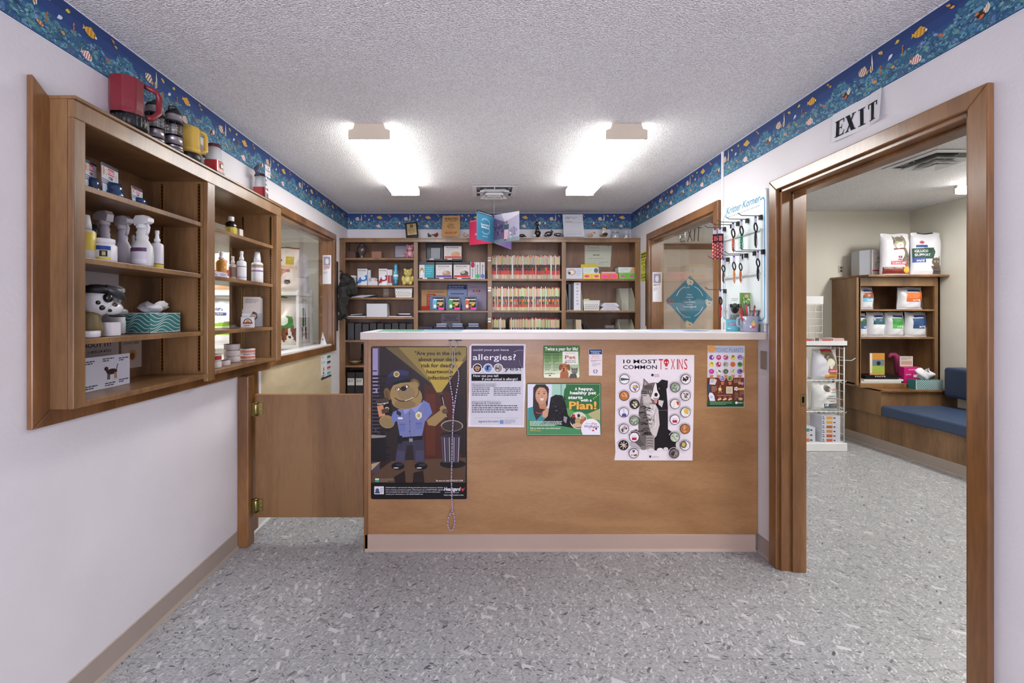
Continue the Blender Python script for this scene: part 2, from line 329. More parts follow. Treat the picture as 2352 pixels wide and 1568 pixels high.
# side rooms
struct('wall_stock_room_back', B().box(XS, XLO, 4.9, 5.0, 0, ZC), WALL2)
struct('wall_stock_room_side', B().box(XS-.1, XS, .9, 5.0, 0, ZC), WALL2)
struct('wall_stock_room_front', B().box(XS, XLO, .8, .9, 0, ZC), WALL2)
struct('wall_waiting_back', B().box(XRO, XW, YW, YW+.1, 0, ZW), WALL2)
struct('wall_waiting_side', B().box(XW, XW+.1, -.6, YW+.1, 0, ZW), WALL2)
struct('wall_waiting_front', B().box(XRO, XW, -.7, -.6, 0, ZW), WALL2)
# vinyl cove bases
def cove(b, x0, x1, y0, y1, n, h=.10):
    """n: direction the base faces"""
    t, f = .005, .016
    if n[0]:
        X = x0; s = n[0]; prof = [(0, h), (t, h-.003), (t, .014), (f, .001), (0, 0)]
        b.add([(X+s*a, y, z) for y in (y0, y1) for a, z in prof], [(0, 1, 2, 3, 4), (9, 8, 7, 6, 5)]+[(i, (i+1) % 5, 5+(i+1) % 5, 5+i) for i in range(5)])
    else:
        Y = y0; s = n[1]; prof = [(0, h), (t, h-.003), (t, .014), (f, .001), (0, 0)]
        b.add([(x, Y+s*a, z) for x in (x0, x1) for a, z in prof], [(0, 1, 2, 3, 4), (9, 8, 7, 6, 5)]+[(i, (i+1) % 5, 5+(i+1) % 5, 5+i) for i in range(5)])
    return b
struct('baseboard_left', cove(B(), XL, 0, YR, 2.545, (1, 0)), COVE)
struct('baseboard_left', cove(B(), XL, 0, 2.66, 4.36, (1, 0)), plain('white_base', '#d9d7d6', .5))
b = cove(B(), XR, 0, 2.405, 2.515, (-1, 0)); cove(b, XR, 0, YR, 1.357, (-1, 0)); struct('baseboard_right', b, COVE)
struct('baseboard_waiting', cove(B(), XRO, 3.5, YW, 0, (0, -1)), COVE)
# door casing on the right wall
def casing(b, x, y0, y1, z1, s, wd=.059, th=.022, z0=0):
    """mitred casing round an opening in a wall facing s along x"""
    for (ya, yb) in ((y0, y0-wd), (y1, y1+wd)):
        P = [(ya, z0), (yb, z0), (yb, z1+wd), (ya, z1)]
        b.prism(P, x, x+s*th, lambda a, c, k: (k, a, c))
    b.prism([(y0, z1), (y1, z1), (y1+wd, z1+wd), (y0-wd, z1+wd)], x, x+s*th, lambda a, c, k: (k, a, c))
b = B(); casing(b, XR, DR[0], DR[1], DR[3], -1); casing(b, XRO, DR[0], DR[1], DR[3], 1)
d1 = struct('door_1', b, W_TRIM, bevel=.004)
b = B()
for y0, y1 in ((DR[0]-.0, DR[0]+.018), (DR[1]-.018, DR[1])): b.box(XR-.004, XRO+.004, y0, y1, 0, DR[3])
b.box(XR-.004, XRO+.004, DR[0], DR[1], DR[3]-.018, DR[3])
for y0, y1 in ((DR[0]+.018, DR[0]+.032), (DR[1]-.032, DR[1]-.018)): b.box(XR+.047, XRO+.004, y0, y1, 0, DR[3]-.018)
b.box(XR+.047, XRO+.004, DR[0]+.018, DR[1]-.018, DR[3]-.032, DR[3]-.018)
b.build('door_jamb', W_TRIM, d1, bevel=.002)
b = B(); b.box(XRO-.028, XRO-.003, DR[1]-.0335, DR[1]-.0315, .88, .95, (150, 128, 92)); b.box(XRO-.021, XRO-.010, DR[1]-.0345, DR[1]-.0334, .899, .931, (30, 25, 20))
for z in (.887, .943): b.lathe([(.003, -.0005), (.003, .0006)], (XRO-.015, DR[1]-.0337, z), 8, (90, 75, 50), ax='y')
b.build('strike_plate', METAL, d1)
# window in the left wall: casing, lining, panes, sill
b = B(); casing(b, XL, LW[0], LW[1], LW[3], 1, wd=.056, z0=LW[2]); b.prism([(LW[0], LW[2]), (LW[1], LW[2]), (LW[1]+.056, LW[2]-.056), (LW[0]-.05, LW[2]-.056)], XL, XL+.022, lambda a, c, k: (k, a, c))
b.prism([(LW[1], LW[2]-.0), (LW[1]+.056, LW[2]-.056), (LW[1]+.056, LW[2]), (LW[1], LW[2])], XL, XL+.022, lambda a, c, k: (k, a, c))
w1 = struct('window_1', b, W_TRIM, bevel=.003)
b = B(); b.box(XLO, XL, LW[1]-.016, LW[1], LW[2], LW[3]); b.box(XLO, XL, LW[0], LW[0]+.016, LW[2], LW[3]); b.box(XLO, XL, LW[0], LW[1], LW[3]-.016, LW[3])
b.build('window_lining', W_TRIM, w1)
B().box(XLO, XL, LW[0], LW[1], LW[2], LW[2]+.012).build('window_sill', WHITE, w1)
B().box(XL-.056, XL-.05, LW[0]+.016, 3.62, LW[2]+.012, LW[3]-.016).build('window_pane', GLASS, w1)
B().box(XL-.040, XL-.034, 3.5, LW[1]-.016, LW[2]+.012, LW[3]-.016).build('window_pane', GLASS, w1)
# window in the right wall
b = B(); casing(b, XR, RW[0], RW[1], RW[3], -1, wd=.06, z0=RW[2]); b.prism([(RW[0]-.06, RW[2]), (RW[1]+.06, RW[2]), (RW[1]+.06, RW[2]-.06), (RW[0]-.06, RW[2]-.06)], XR, XR-.022, lambda a, c, k: (k, a, c))
w2 = struct('window_2', b, W_TRIM, bevel=.003)
b = B(); b.box(XR, XRO, RW[1]-.016, RW[1], RW[2], RW[3]); b.box(XR, XRO, RW[0], RW[0]+.016, RW[2], RW[3]); b.box(XR, XRO, RW[0], RW[1], RW[3]-.016, RW[3]); b.box(XR, XRO, RW[0], RW[1], RW[2], RW[2]+.016)
b.build('window_lining', W_TRIM, w2)
B().box(XR+.05, XR+.056, RW[0]+.016, 3.62, RW[2]+.016, RW[3]-.016).build('window_pane', GLASS, w2)
B().box(XR+.034, XR+.040, 3.5, RW[1]-.016, RW[2]+.016, RW[3]-.016).build('window_pane', GLASS, w2)
# black latch channels beside each window
struct('trim_1', B().box(XL, XL+.02, 4.243, 4.285, 1.2, 1.88), BLACKM, bevel=.002)
struct('trim_2', B().box(XR-.02, XR, 4.176, 4.20, 1.25, 1.89), BLACKM, bevel=.002)
struct('trim_3', B().box(XR-.008, XR, 2.872, 2.892, 1.262, ZC-.002), WHITE)
# left wall below the counter side: pale plywood sheet and its edge strip, wood backing round the cabinet
struct('trim_4', B().box(XL, XL+.006, 2.80, 4.13, .16, 1.012), W_PALE)
struct('trim_5', B().box(XL, XL+.012, 2.775, 2.80, .14, 1.004), WHITE)
# bottom and left casing boards of the display cabinet opening
b = B(); b.prism([(1.367, 1.004), (2.905, 1.004), (2.905, 1.06), (1.43, 1.06)], XL, XL+.02, lambda a, c, k: (k, a, c))
b.prism([(1.367, 1.004), (1.43, 1.06), (1.43, 2.07), (1.367, 2.122)], XL, XL+.02, lambda a, c, k: (k, a, c))
struct('trim_6', b, W_TRIM, bevel=.003)
b = B(); b.box(XL+.0, XL+.066, 2.547, 2.617, 0, 1.003); struct('trim_7', b, W_TRIM, bevel=.006)
struct('trim_8', B().box(XL, XL+.008, 2.62, 2.774, .0, 1.003), W_TRIM)
# far door and painted EXIT in the waiting room, seen through window_2
xa, xb = px(1500, YW), px(1640, YW)
b = B(); b.box(xa-.06, xb+.14, YW-.02, YW, pz(573, YW), pz(560, YW)); b.box(xa-.06, xa, YW-.02, YW, 0, pz(573, YW)); b.box(xb+.08, xb+.14, YW-.02, YW, 0, pz(573, YW))
d2 = struct('door_2', b, W_TRIM, bevel=.003)
B().box(xa, xb, YW-.012, YW, .01, pz(573, YW)).build('door_panel', plain('beige_door', '#cbb9a6', .45), d2)
B().box(xb, xb+.08, YW-.03, YW, .0, pz(573, YW)).build('dark_strip', BLACKM, d2)  # black upright strip along the right of the door panel
# ---- wallpaper border ---------------------------------------------------
def border_mat():
    m, t, p = mat('reef_wallpaper'); L = t.links; N = lambda ty: t.nodes.new('ShaderNode'+ty)
    a = N('Attribute'); a.attribute_name = 'Col'; L.new(a.outputs['Color'], p.inputs['Base Color']); p.inputs['Roughness'].default_value = .55; return m
BORD = border_mat(); BH, BP = .177, .518
def border_tile(A, u0, u1):
    """one printed repeat; A.f takes (u, v) with v from 0 (top) to BH"""
    rd = random.Random(11); k0 = A.k
    mix = lambda a, b, q: tuple(a[i]*(1-q)+b[i]*q for i in range(3))
    # deep water, four flat print tones
    for i, c in enumerate(['#1d3a72', '#21437e', '#255089', '#2b5d93']):
        A.rect(u0, BH*.22*i if i else .006, u1, BH-.006, c)
    A.rect(u0, 0, u1, .003, '#e8ecf2'); A.rect(u0, .003, u1, .006, '#1f3f7c'); A.rect(u0, BH-.006, u1, BH-.003, '#1b3868'); A.rect(u0, BH-.003, u1, BH, '#dfe8ee')
    hill = lambda q: BH*(.55-.30*math.exp(-((q-.86)/.10)**2)-.22*math.exp(-((q-.02)/.08)**2)-.10*math.exp(-((q-.45)/.07)**2)-.12*math.exp(-((q-.62)/.06)**2)+.03*math.sin(q*19))
    pal = ['#3f7d94', '#4f94a5', '#2b5f86', '#356f9a', '#62a3a8', '#27507f', '#5c8f8a', '#6f9fc0', '#1f4a74', '#48808a', '#7d8fc4', '#2f6a70']
    def clip(u, v, ru, rv, c, rot, n=9):
        P = []
        for i in range(n):
            t = 6.283*i/n+rot*.3; x = u+ru*math.cos(t)*math.cos(rot)-rv*math.sin(t)*math.sin(rot); y = v+ru*math.cos(t)*math.sin(rot)+rv*math.sin(t)*math.cos(rot)
            P.append((min(max(x, u0), u1), min(max(y, .007), BH-.007)))
        A.poly(P, c)
    st = A.step
    A.poly([(u0+BP*j/40, hill(j/40)+.004) for j in range(41)]+[(u1, BH-.006), (u0, BH-.006)], '#2a5f86')
    for lay in range(3):
        for i in range((210, 240, 220)[lay]):
            q = rd.random(); h = hill(q); v = h+(BH-h)*(rd.random()**.9); dep = (v-h)/(BH-h+1e-6)
            c = lin_mix(pal[rd.randrange(len(pal))], ('#69aab0', '#1f4878', '#15304f', '#86b8c4')[rd.randrange(4)], rd.random()*.6)
            s_ = rd.uniform(.35, 1)*(.020 if lay == 0 else .012 if lay == 1 else .006)
            A.step = 1e-6; clip(u0+q*BP, v, s_*rd.uniform(.5, 1.2), s_*rd.uniform(.25, .7), c, rd.uniform(-1.2, 1.2))
            if lay == 1 and rd.random() < .55: clip(u0+q*BP+.001, v-.0015, s_*.5, s_*.15, rd.choice(['#8fc4c8', '#9fb9dc', '#a9d0c2', '#16335c']), rd.uniform(-1, 1), 6)
    A.step = 1.5e-5
    E = lambda q, v, ru, rv, c, rot=0: A.ell(u0+q*BP, BH*v, ru, rv, c, 14, rot)
    def stripes(q, v, ru, rv, rot, cols, n):
        for i in range(n):
            x = -ru*.75+1.5*ru*i/(n-1); hh = rv*math.sqrt(max(0, 1-(x/ru)**2))*.92
            A.line([(u0+q*BP+x*math.cos(rot)-hh*math.sin(rot), BH*v+x*math.sin(rot)+hh*math.cos(rot)), (u0+q*BP+x*math.cos(rot)+hh*math.sin(rot), BH*v+x*math.sin(rot)-hh*math.cos(rot))], ru*.16, cols[i % len(cols)])
    def fish(q, v, l, h, c, rot=0, face=1, sc=None, sn=5, tail=None):
        x = u0+q*BP; y = BH*v; ca, sa = math.cos(rot), math.sin(rot); T = lambda a, b_: (x+a*ca-b_*sa, y+a*sa+b_*ca)
        A.poly([T(-face*l*.8, 0), T(-face*l*1.35, -h*.6), T(-face*l*1.25, 0), T(-face*l*1.35, h*.6)], tail or c)
        A.ell(x, y, l, h, c, 14, rot)
        A.poly([T(-l*.6, -h*.75), T(0, -h*1.35), T(l*.5, -h*.8)], c)
        if sc: stripes(q, v, l, h, rot, sc, sn)
        A.ell(*T(face*l*.7, -h*.15), l*.1, l*.1, '#151515', 6)
    def horse(q, v, s_):
        x = u0+q*BP; y = BH*v; A.line([(x+s_*.25, y-s_), (x, y-s_*.9), (x-s_*.1, y-s_*.5), (x+s_*.12, y), (x-s_*.1, y+s_*.5), (x+s_*.1, y+s_*.9)], s_*.3, '#c87a3a')
        A.line([(x-s_*.1, y-s_*1.15), (x+s_*.3, y-s_*.95)], s_*.2, '#d98c46')
    fish(.09, .36, .022, .017, '#e6d2b4', .5, -1, ['#7a3f2c', '#f2e8d8'], 7, '#d9a23c')
    x = u0+.165*BP; A.poly([(x-.006, BH*.42), (x+.002, BH*.27), (x+.004, BH*.06), (x+.009, BH*.28), (x+.009, BH*.45), (x, BH*.5)], '#efe9d6'); A.line([(x+.001, BH*.28), (x+.004, BH*.47)], .003, '#3b3524'); A.ell(x-.002, BH*.42, .004, .006, '#e0b33c', 8)
    fish(.25, .18, .010, .006, '#d9b64a', .6, 1, ['#f4eec0', '#6b5a2a'], 3); horse(.245, .57, .016); fish(.33, .40, .010, .006, '#dfeaf2', -.7, 1)
    fish(.385, .17, .008, .006, '#d8c04c', -.3, 1); horse(.425, .42, .015); fish(.35, .66, .008, .005, '#e2b060', .3, 1, ['#8b4a20'], 3)
    fish(.55, .28, .023, .016, '#d9a436', .15, 1, ['#e8c050', '#c78a2a'], 6, '#e0c060'); A.ell(u0+.595*BP, BH*.31, .004, .005, '#f2efe6', 8)
    fish(.525, .80, .020, .015, '#f0dcd6', .25, 1, ['#c25a4a', '#f6ece8'], 8, '#e9b9a8')
    fish(.74, .12, .008, .004, '#d98a3a', .6); fish(.765, .20, .007, .004, '#e2b04a', .2); A.ell(u0+.93*BP, BH*.66, .016, .012, '#2e2119', 12)
    fish(.905, .62, .006, .004, '#d8772f'); fish(.93, .71, .008, .005, '#d9652c', -.5); fish(.96, .62, .008, .013, '#efe6d0', .2, 1, ['#d8a23c', '#3a2c1c'], 3); fish(.20, .76, .012, .006, '#cf8038', .3, 1, ['#f0dcb0'], 3); fish(.69, .60, .009, .005, '#c76a3a', .5, -1)
    A.step = st; A.k = k0
def lin_mix(a, b, q):
    h = lambda c: tuple(int(c[i:i+2], 16) for i in (1, 3, 5)); a, b = h(a), h(b); return tuple(a[i]*(1-q)+b[i]*q for i in range(3))
def border(name, f, n, L, ph):
    """ph: phase of the repeat at u = 0; partial repeats at the ends are cut by the corner walls"""
    b = B(); k = -ph
    proto = B(); A = Art(lambda u, v: (u, 0, v), (0, 1, 0), proto, base=0); border_tile(A, 0, BP)
    while k < L-1e-6:
        vs = []
        for (u, hh, v) in proto.v: vs.append(tuple(Vector(f(min(max(u+k, 0), L), v))+Vector(n)*(hh+.0008)))
        n0 = len(b.v); b.v += vs
        for fc, c in zip(proto.f, proto.c):
            us = [proto.v[i][0]+k for i in fc]
            if max(us) <= 0 or min(us) >= L: continue
            b.f.append([i+n0 for i in fc]); b.c.append(c); b.mi.append(0); b.sm.append(False)
        k += BP
    o = struct(name, b, BORD); return o
border('trim_9', lambda u, v: (XL, 0.0+u, ZC-v), (1, 0, 0), YB, .25)
border('trim_10', lambda u, v: (XL+u, YB, ZC-v), (0, -1, 0), XR-XL, .46)
border('trim_11', lambda u, v: (XR, YB-u, ZC-v), (-1, 0, 0), YB-.2, .33)
# ---- ceiling fixtures ---------------------------------------------------
ENAM = plain('ivory_enamel', '#cfc2ad', .5)
def ceiling_light(xc, y0, y1, zc, label, m=TUBEM):
    t = thing('ceiling_light', label, 'light', (xc, (y0+y1)/2, zc-.085), 'fluorescent wraparound ceiling lights')
    B().prism([(-.075, 0), (.075, 0), (.085, -.028), (-.085, -.028)], y0+.01, y1-.01, lambda a, c, k: (xc+a, k, zc+c)).build('housing', ENAM, t)
    prof = [(-.110, -.076), (-.105, -.084), (.105, -.084), (.110, -.076)]
    B().prism(prof, y0+.014, y1-.014, lambda a, c, k: (xc+a, k, zc+c)).build('diffuser', m, t)
    for s_ in (-1, 1): B().prism([(s_*.088, -.030), (s_*.114, -.036), (s_*.113, -.0755), (s_*.088, -.0755)][::s_], y0+.014, y1-.014, lambda a, c, k: (xc+a, k, zc+c)).build('lens_side', SIDEM, t)
    for ya, yb in ((y0, y0+.014), (y1-.014, y1)):
        B().prism([(-.117, -.086), (.117, -.086), (.117, -.036), (.092, -.028), (.083, 0), (-.083, 0), (-.092, -.028), (-.117, -.036)], ya, yb, lambda a, c, k: (xc+a, k, zc+c)).build('end_cap', ENAM, t, bevel=.002)
    return t
ceiling_light(-.636, 2.46, 3.66, ZC, 'white fluorescent ceiling light nearer the wall with the glass display shelves')
ceiling_light(.822, 2.46, 3.66, ZC, 'white fluorescent ceiling light nearer the wall with the doorway')
ceiling_light(4.30, 2.66, 3.86, ZW, 'lit fluorescent ceiling light over the blue bench in the side room', TUBE2)
ceiling_light(2.72, .7, 1.9, ZW, 'fluorescent ceiling light just inside the waiting room doorway', TUBE2)
ceiling_light(-2.9, 2.3, 3.5, ZC, 'fluorescent ceiling light in the stock room behind the display shelves', TUBE2)
def vent(x0, x1, y0, y1, zc, label):
    t = thing('ceiling_vent', label, 'vent', ((x0+x1)/2, (y0+y1)/2, zc-.05), 'square ceiling air diffusers')
    cx, cy, hx, hy = (x0+x1)/2, (y0+y1)/2, (x1-x0)/2, (y1-y0)/2
    def ring(b, a, z0, c, z1, th=.004):
        P = []
        for s_, z in ((a, z0), (c, z1)):
            for dz in (0, th): P += [(cx+hx*s_*i, cy+hy*s_*j, z+dz) for i, j in ((-1, -1), (1, -1), (1, 1), (-1, 1))]
        fs = []
        for i in range(4):
            j = (i+1) % 4; fs += [(i, j, 8+j, 8+i), (4+j, 4+i, 12+i, 12+j), (i, 4+i, 4+j, j), (8+i, 8+j, 12+j, 12+i)]
        b.add(P, fs)
    b = B(); ring(b, 1.0, zc-.006, .8, zc-.012); ring(b, 1.0, zc-.006, .999, zc-.004); b.build('frame', WHITE, t)
    B().box(cx-hx*.8, cx+hx*.8, cy-hy*.8, cy+hy*.8, zc-.003, zc-.001, (28, 28, 30)).build('duct_opening', PLASTIC, t)
    for a, z in ((.62, .018), (.40, .034)):
        b = B(); ring(b, a*1.05, zc-z-.022, a*.75, zc-z+.006); b.build('louver', WHITE, t)
    b = B(); ring(b, .30, zc-.062, .01, zc-.050); b.build('centre_plate', WHITE, t)
    b = B(); b.box(cx-.004, cx+.004, cy-hy*.78, cy+hy*.78, zc-.022, zc-.014); b.box(cx-hx*.78, cx+hx*.78, cy-.004, cy+.004, zc-.022, zc-.014); b.build('strut', METAL, t)
    return t
vent(-.08, .30, 3.62, 3.99, ZC, 'white square ceiling vent between the two ceiling lights with cards hanging from it')
vent(3.15, 3.56, 3.01, 3.43, ZW, 'white square ceiling vent in the waiting room seen through the doorway')
# ========================= COUNTER AND GATE =============================
YC = 2.518
t = thing('reception_counter', 'long birch plywood reception counter with a pale laminate top covered in posters', 'counter', (.45, YC+.1, 0))
B().box(-.674, XR-.001, YC, YC+.02, .095, 1.2235).build('front_panel', W_PLY, t)
b = B(); b.box(-.68, -.656, YC-.005, YC+.18, 0, 1.2235); b.build('end_panel', W_TRIM, t, bevel=.002)
B().box(-.656, XR-.001, YC+.02, YC+.18, 0, 1.2235).build('body', W_CAB, t)
cove(B(), -.672, XR-.018, YC, 0, (0, -1), .095).build('base_strip', plain('pink_beige_base', '#b09a8c', .45), t)
b = B(); b.box(-.678, XR-.001, 2.43, 2.86, 1.224, 1.2635); b.build('countertop_edge', LAMI, t, bevel=.003)
B().box(-.675, XR-.001, 2.432, 2.857, 1.2635, 1.2655).build('countertop', LAMT, t)
B().box(px(1030, 2.5), px(1060, 2.5), 2.4988, 2.517, 1.214, 1.2225, (20, 20, 22)).build('ring_bracket', METAL, t)
t = thing('swing_gate', 'low brown plywood swing gate between the wood post and the counter', 'gate', (-1.04, 2.61, .153))
B().box(-1.352, -.706, 2.600, 2.622, .153, .884).build('panel', W_GATE, t, bevel=.002)
B().box(-1.352, -.706, 2.598, 2.624, .884, .888).build('top_edge', W_PLY, t)
for zc in (.802, .228):
    b = B(); b.box(-1.364, -1.3435, 2.575, 2.5975, zc-.04, zc+.04, (120, 105, 62)); b.box(-1.340, -1.305, 2.596, 2.6, zc-.036, zc+.036, (150, 136, 84))
    b.lathe([(.009, -.042), (.011, -.04), (.011, .04), (.009, .042)], (-1.342, 2.590, zc), 12, (166, 154, 96)); b.lathe([(.0065, -.038), (.0065, .038)], (-1.354, 2.585, zc), 10, (84, 72, 44))
    for z in (-.034, .034): b.box(-1.360, -1.330, 2.577, 2.600, zc+z-.003, zc+z+.003, (70, 60, 40))
    hg = b.build('hinge', METAL, t)
    for z in (-.026, 0, .026): b = B(); b.lathe([(.003, -.0042), (.003, 0)], (-1.316, 2.596, zc+z), 8, (214, 200, 150), ax='y'); b.build('screw', METAL, hg)
# ========================= POSTERS ON THE COUNTER =======================
YP = YC-.001
def poster(name, label, pts, col, draw, mats=PRINT, th=.0006):
    A = face_art(YP-th); Q = face_art(YP); n = len(pts)
    b = A.b; b.prism([(px(x, YP), pz(y, YP)) for x, y in pts], YP, YP-th, lambda a, c, k: (a, k, c), col)
    A.k = 3e-5; A.step = 2.5e-5; draw(A); return b.build(name, mats, label=label, cat='poster')
def heart(A):
    A.rr(852, 795, 1072, 1146, 6, '#120f12'); A.poly([(855, 800), (1070, 800), (1069, 1108), (853, 1108)], '#2c1d18')
    # alley: window, brick, door, street
    A.poly([(855, 797), (872, 797), (872, 1080), (853, 1090)], '#4b4250'); A.rect(856, 800, 868, 905, '#9c8fb6'); A.rect(856, 850, 866, 853, '#3d3348'); A.rect(855, 905, 872, 908, '#5b5068')
    A.poly([(872, 797), (985, 797), (1000, 1056), (853, 1060), (853, 1000), (872, 996)], '#2b2224')
    for i in range(24):
        y = 860+i*8.2; A.words(855, 900, y, y+8, 1, '#1c1718', 5, i)
    A.poly([(853, 998), (888, 1000), (884, 1004), (853, 1006)], '#8f8a80'); A.rect(853, 1006, 886, 1060, '#1b181c')
    A.poly([(975, 880), (1040, 905), (1060, 1050), (970, 1055)], '#4a2217'); A.rect(978, 905, 1000, 1045, '#5a2a1b'); A.rect(1040, 905, 1066, 1040, '#241a1a')
    A.poly([(853, 1092), (900, 1058), (1070, 1050), (1069, 1108), (853, 1108)], '#56402f'); A.poly([(853, 1065), (874, 1060), (853, 1080)], '#b09a78')
    A.poly([(885, 797), (1071, 797), (1071, 826), (1020, 880), (1014, 900), (1002, 900), (990, 880)], '#6b5c38'); A.poly([(915, 797), (1071, 797), (1071, 815), (1018, 884), (1012, 901), (1003, 901), (996, 884)], '#8f7c40'); A.poly([(965, 830), (1064, 830), (1014, 900), (1003, 900)], '#b39a40')
    # bin and lid
    A.ell(1040, 1065, 30, 10, '#1a1413'); A.poly([(1013, 1000), (1058, 1000), (1054, 1062), (1017, 1062)], '#3b363e')
    for i in range(8): A.line([(1015+i*5.6, 1004), (1018+i*4.9, 1060)], 1.6, '#b8aeb8' if i % 2 else '#5a4c66')
    A.ell(1036, 998, 24, 6, '#15121a'); A.ell(1036, 1000, 22, 4, '#2d2a31'); A.ell(1038, 978, 25, 13, '#6d665f'); A.ell(1038, 978, 22.5, 11, '#3a3029'); A.arc(1038, 978, 25, 180, 380, 1, '#c9bfb2', rv=13)
    # torch
    A.line([(1012, 905), (1018, 925), (1028, 965)], 5, '#1b1a20'); A.ell(1012, 903, 5, 3, '#3d3f48'); A.line([(1016, 912), (1026, 958)], 1.2, '#c9c9cf')
    # plain police dog costume figure
    T, TD, U, UD, N_ = '#9c8152', '#6f5838', '#737aa6', '#545b82', '#26253a'
    A.poly([(905, 1095), (930, 1080), (932, 1108), (908, 1108)], '#231814'); A.poly([(950, 1085), (972, 1080), (975, 1108), (948, 1108)], '#231814')
    A.poly([(918, 1004), (974, 1004), (976, 1060), (952, 1062), (948, 1022), (934, 1022), (930, 1062), (908, 1060), (912, 1030)], '#3a3747'); A.line([(945, 1010), (944, 1030)], 1, '#1d1c28')
    A.poly([(912, 1034), (930, 1036), (928, 1060), (909, 1058)], '#46435a'); A.poly([(955, 1034), (973, 1034), (974, 1058), (954, 1060)], '#46435a')
    for x in (914, 967): A.ell(x, 1070, 15, 8.5, '#0e0d10'); A.ell(x+3, 1067, 9, 3, '#2e2d34'); A.ell(x-4, 1074, 6, 1.2, '#d6d6dc')
    A.ell(889, 968, 18, 15, T, rot=.3); A.ell(889, 970, 15, 11, '#8d7850', rot=.3); A.poly([(980, 965), (1020, 935), (1026, 955), (1000, 978), (984, 976)], T); A.ell(1018, 938, 8, 7, T); A.ell(1022, 944, 7, 6, '#5b4634')
    A.poly([(903, 946), (918, 938), (960, 936), (972, 920), (986, 926), (993, 948), (976, 968), (968, 1008), (920, 1008), (912, 965), (902, 958)], U)
    A.poly([(972, 918), (986, 926), (993, 948), (980, 962), (974, 945)], '#6e78ae'); A.poly([(903, 946), (915, 940), (913, 965), (903, 972), (898, 960)], '#6e78ae')
    A.poly([(925, 938), (944, 938), (930, 952)], '#8c95c9'); A.poly([(944, 938), (972, 922), (955, 948)], '#8c95c9'); A.line([(940, 945), (943, 1006)], 1.2, UD)
    for y in (950, 968, 990): A.ell(941, y, 1.4, 1.4, '#34385a', 8)
    A.rr(917, 970, 931, 990, 2, '#6770a4'); A.rr(955, 968, 970, 985, 2, '#6770a4'); A.rect(917, 974, 931, 975, '#444b78'); A.rect(955, 972, 970, 973, '#444b78')
    A.poly([(954, 950), (961, 944), (969, 948), (969, 957), (961, 964), (955, 958)], '#d9d3b4'); A.ell(961.5, 954, 4, 4.5, '#b0a26a', 12); A.rect(914, 958, 925, 962, '#e6e4e8'); A.poly([(911, 940), (922, 948), (920, 956), (911, 950)], '#2c2b3c')
    A.poly([(921, 1004), (970, 1000), (971, 1009), (921, 1013)], '#15141a'); A.rect(940, 1006, 948, 1014, '#8c8a90'); A.rect(914, 1000, 924, 1018, '#18171c')
    A.ell(890, 905, 8, 15, TD, rot=-.2); A.ell(888, 906, 4, 9, '#5f4a30', rot=-.2); A.ell(954, 880, 12, 9, TD, rot=.9); A.ell(955, 882, 8, 5, '#96804f', rot=.9)
    A.ell(930, 905, 34, 32, T); A.ell(946, 912, 24, 24, T); A.ell(930, 922, 30, 18, '#9c8452'); A.ell(934, 902, 20, 16, '#8d7752'); A.ell(930, 928, 25, 10, '#866f4a')
    for x, y in ((914, 893), (933, 887)): A.ell(x, y, 6.5, 4.5, '#5c4a35'); A.ell(x, y+.5, 4, 3, '#e9e4da', 10); A.ell(x-1.3, y, 1.6, 1.8, '#1b1712', 8)
    A.ell(927, 892, 7, 5.5, '#1c1613'); A.arc(928, 905, 24, 18, 150, 2.2, '#3b2b20', rv=16); A.line([(930, 920), (940, 917), (950, 912)], 2.4, '#c9bd94'); A.arc(945, 898, 17, 330, 420, 1.6, '#5c4a35')
    A.poly([(884, 884), (889, 866), (912, 854), (936, 852), (938, 862), (940, 872), (915, 879)], N_); A.poly([(889, 866), (900, 852), (916, 848), (939, 852), (938, 862), (912, 862)], '#35345a'); A.poly([(902, 878), (938, 868), (944, 877), (920, 879), (905, 884)], '#101018'); A.ell(911, 859, 7, 7, '#cbbb84'); A.ell(911, 859, 4.5, 4.5, '#8a7844', 12)
    A.poly([(866, 925), (895, 918), (900, 948), (871, 957)], '#17120f'); A.poly([(866, 932), (880, 929), (885, 953), (871, 957)], '#c98a62'); A.text('Heartgard', 867.5, 929.5, 3.6, 25, '#e6e0dc', .02, rot=-.16); A.ell(889, 938, 5, 4, '#cdb98a'); A.poly([(876, 940), (892, 936), (894, 946), (878, 950)], '#4a3b30')
    for i in range(4): A.ell(868+i*7, 921-i*1.2, 4.2, 5, '#4d3b30', 10)
    for s_, u, y, w_ in (('"Are you in the dark', 953, 815, 107), ('about your dog\'s', 961, 829, 90), ('risk for deadly', 968, 843, 77), ('heartworm', 980, 857, 60), ('infection?"', 984, 871, 57)): A.text(s_, u, y, 8.4, w_, '#1d1a14', .018)
    A.rect(862, 1098, 871, 1106, '#3d9c86'); A.rect(862, 1098, 871, 1101, '#d8ecdf'); A.words(873, 906, 1098, 1106, 3, '#a08f80', 1, 4); A.text('Be sure to visit DINGUS.COM', 1002, 1104.5, 3.2, 61, '#efe6dc', .02)
    A.rect(854, 1109, 1068, 1143, '#100e12'); A.rr(860, 1116, 882, 1134, 1, '#d7d5dc'); A.ell(867, 1126, 4.5, 5.5, '#43506e'); A.rect(861.5, 1129, 873, 1132, '#2c3652'); A.words(874, 881, 1119, 1130, 3, '#5d6377', 1.2, 5)
    for i, s_ in enumerate(('HEARTGARD is well tolerated. All dogs should be tested for heartworm infection', 'before starting a preventive program. Following the use of HEARTGARD, digestive', 'and neurological side effects have rarely been reported. For more information,', 'contact your veterinarian or visit HEARTGARD.com.')):
        A.text(s_, 886, 1120+i*5, 2.6, (132, 134, 126, 86)[i], '#d8d5da', .01)
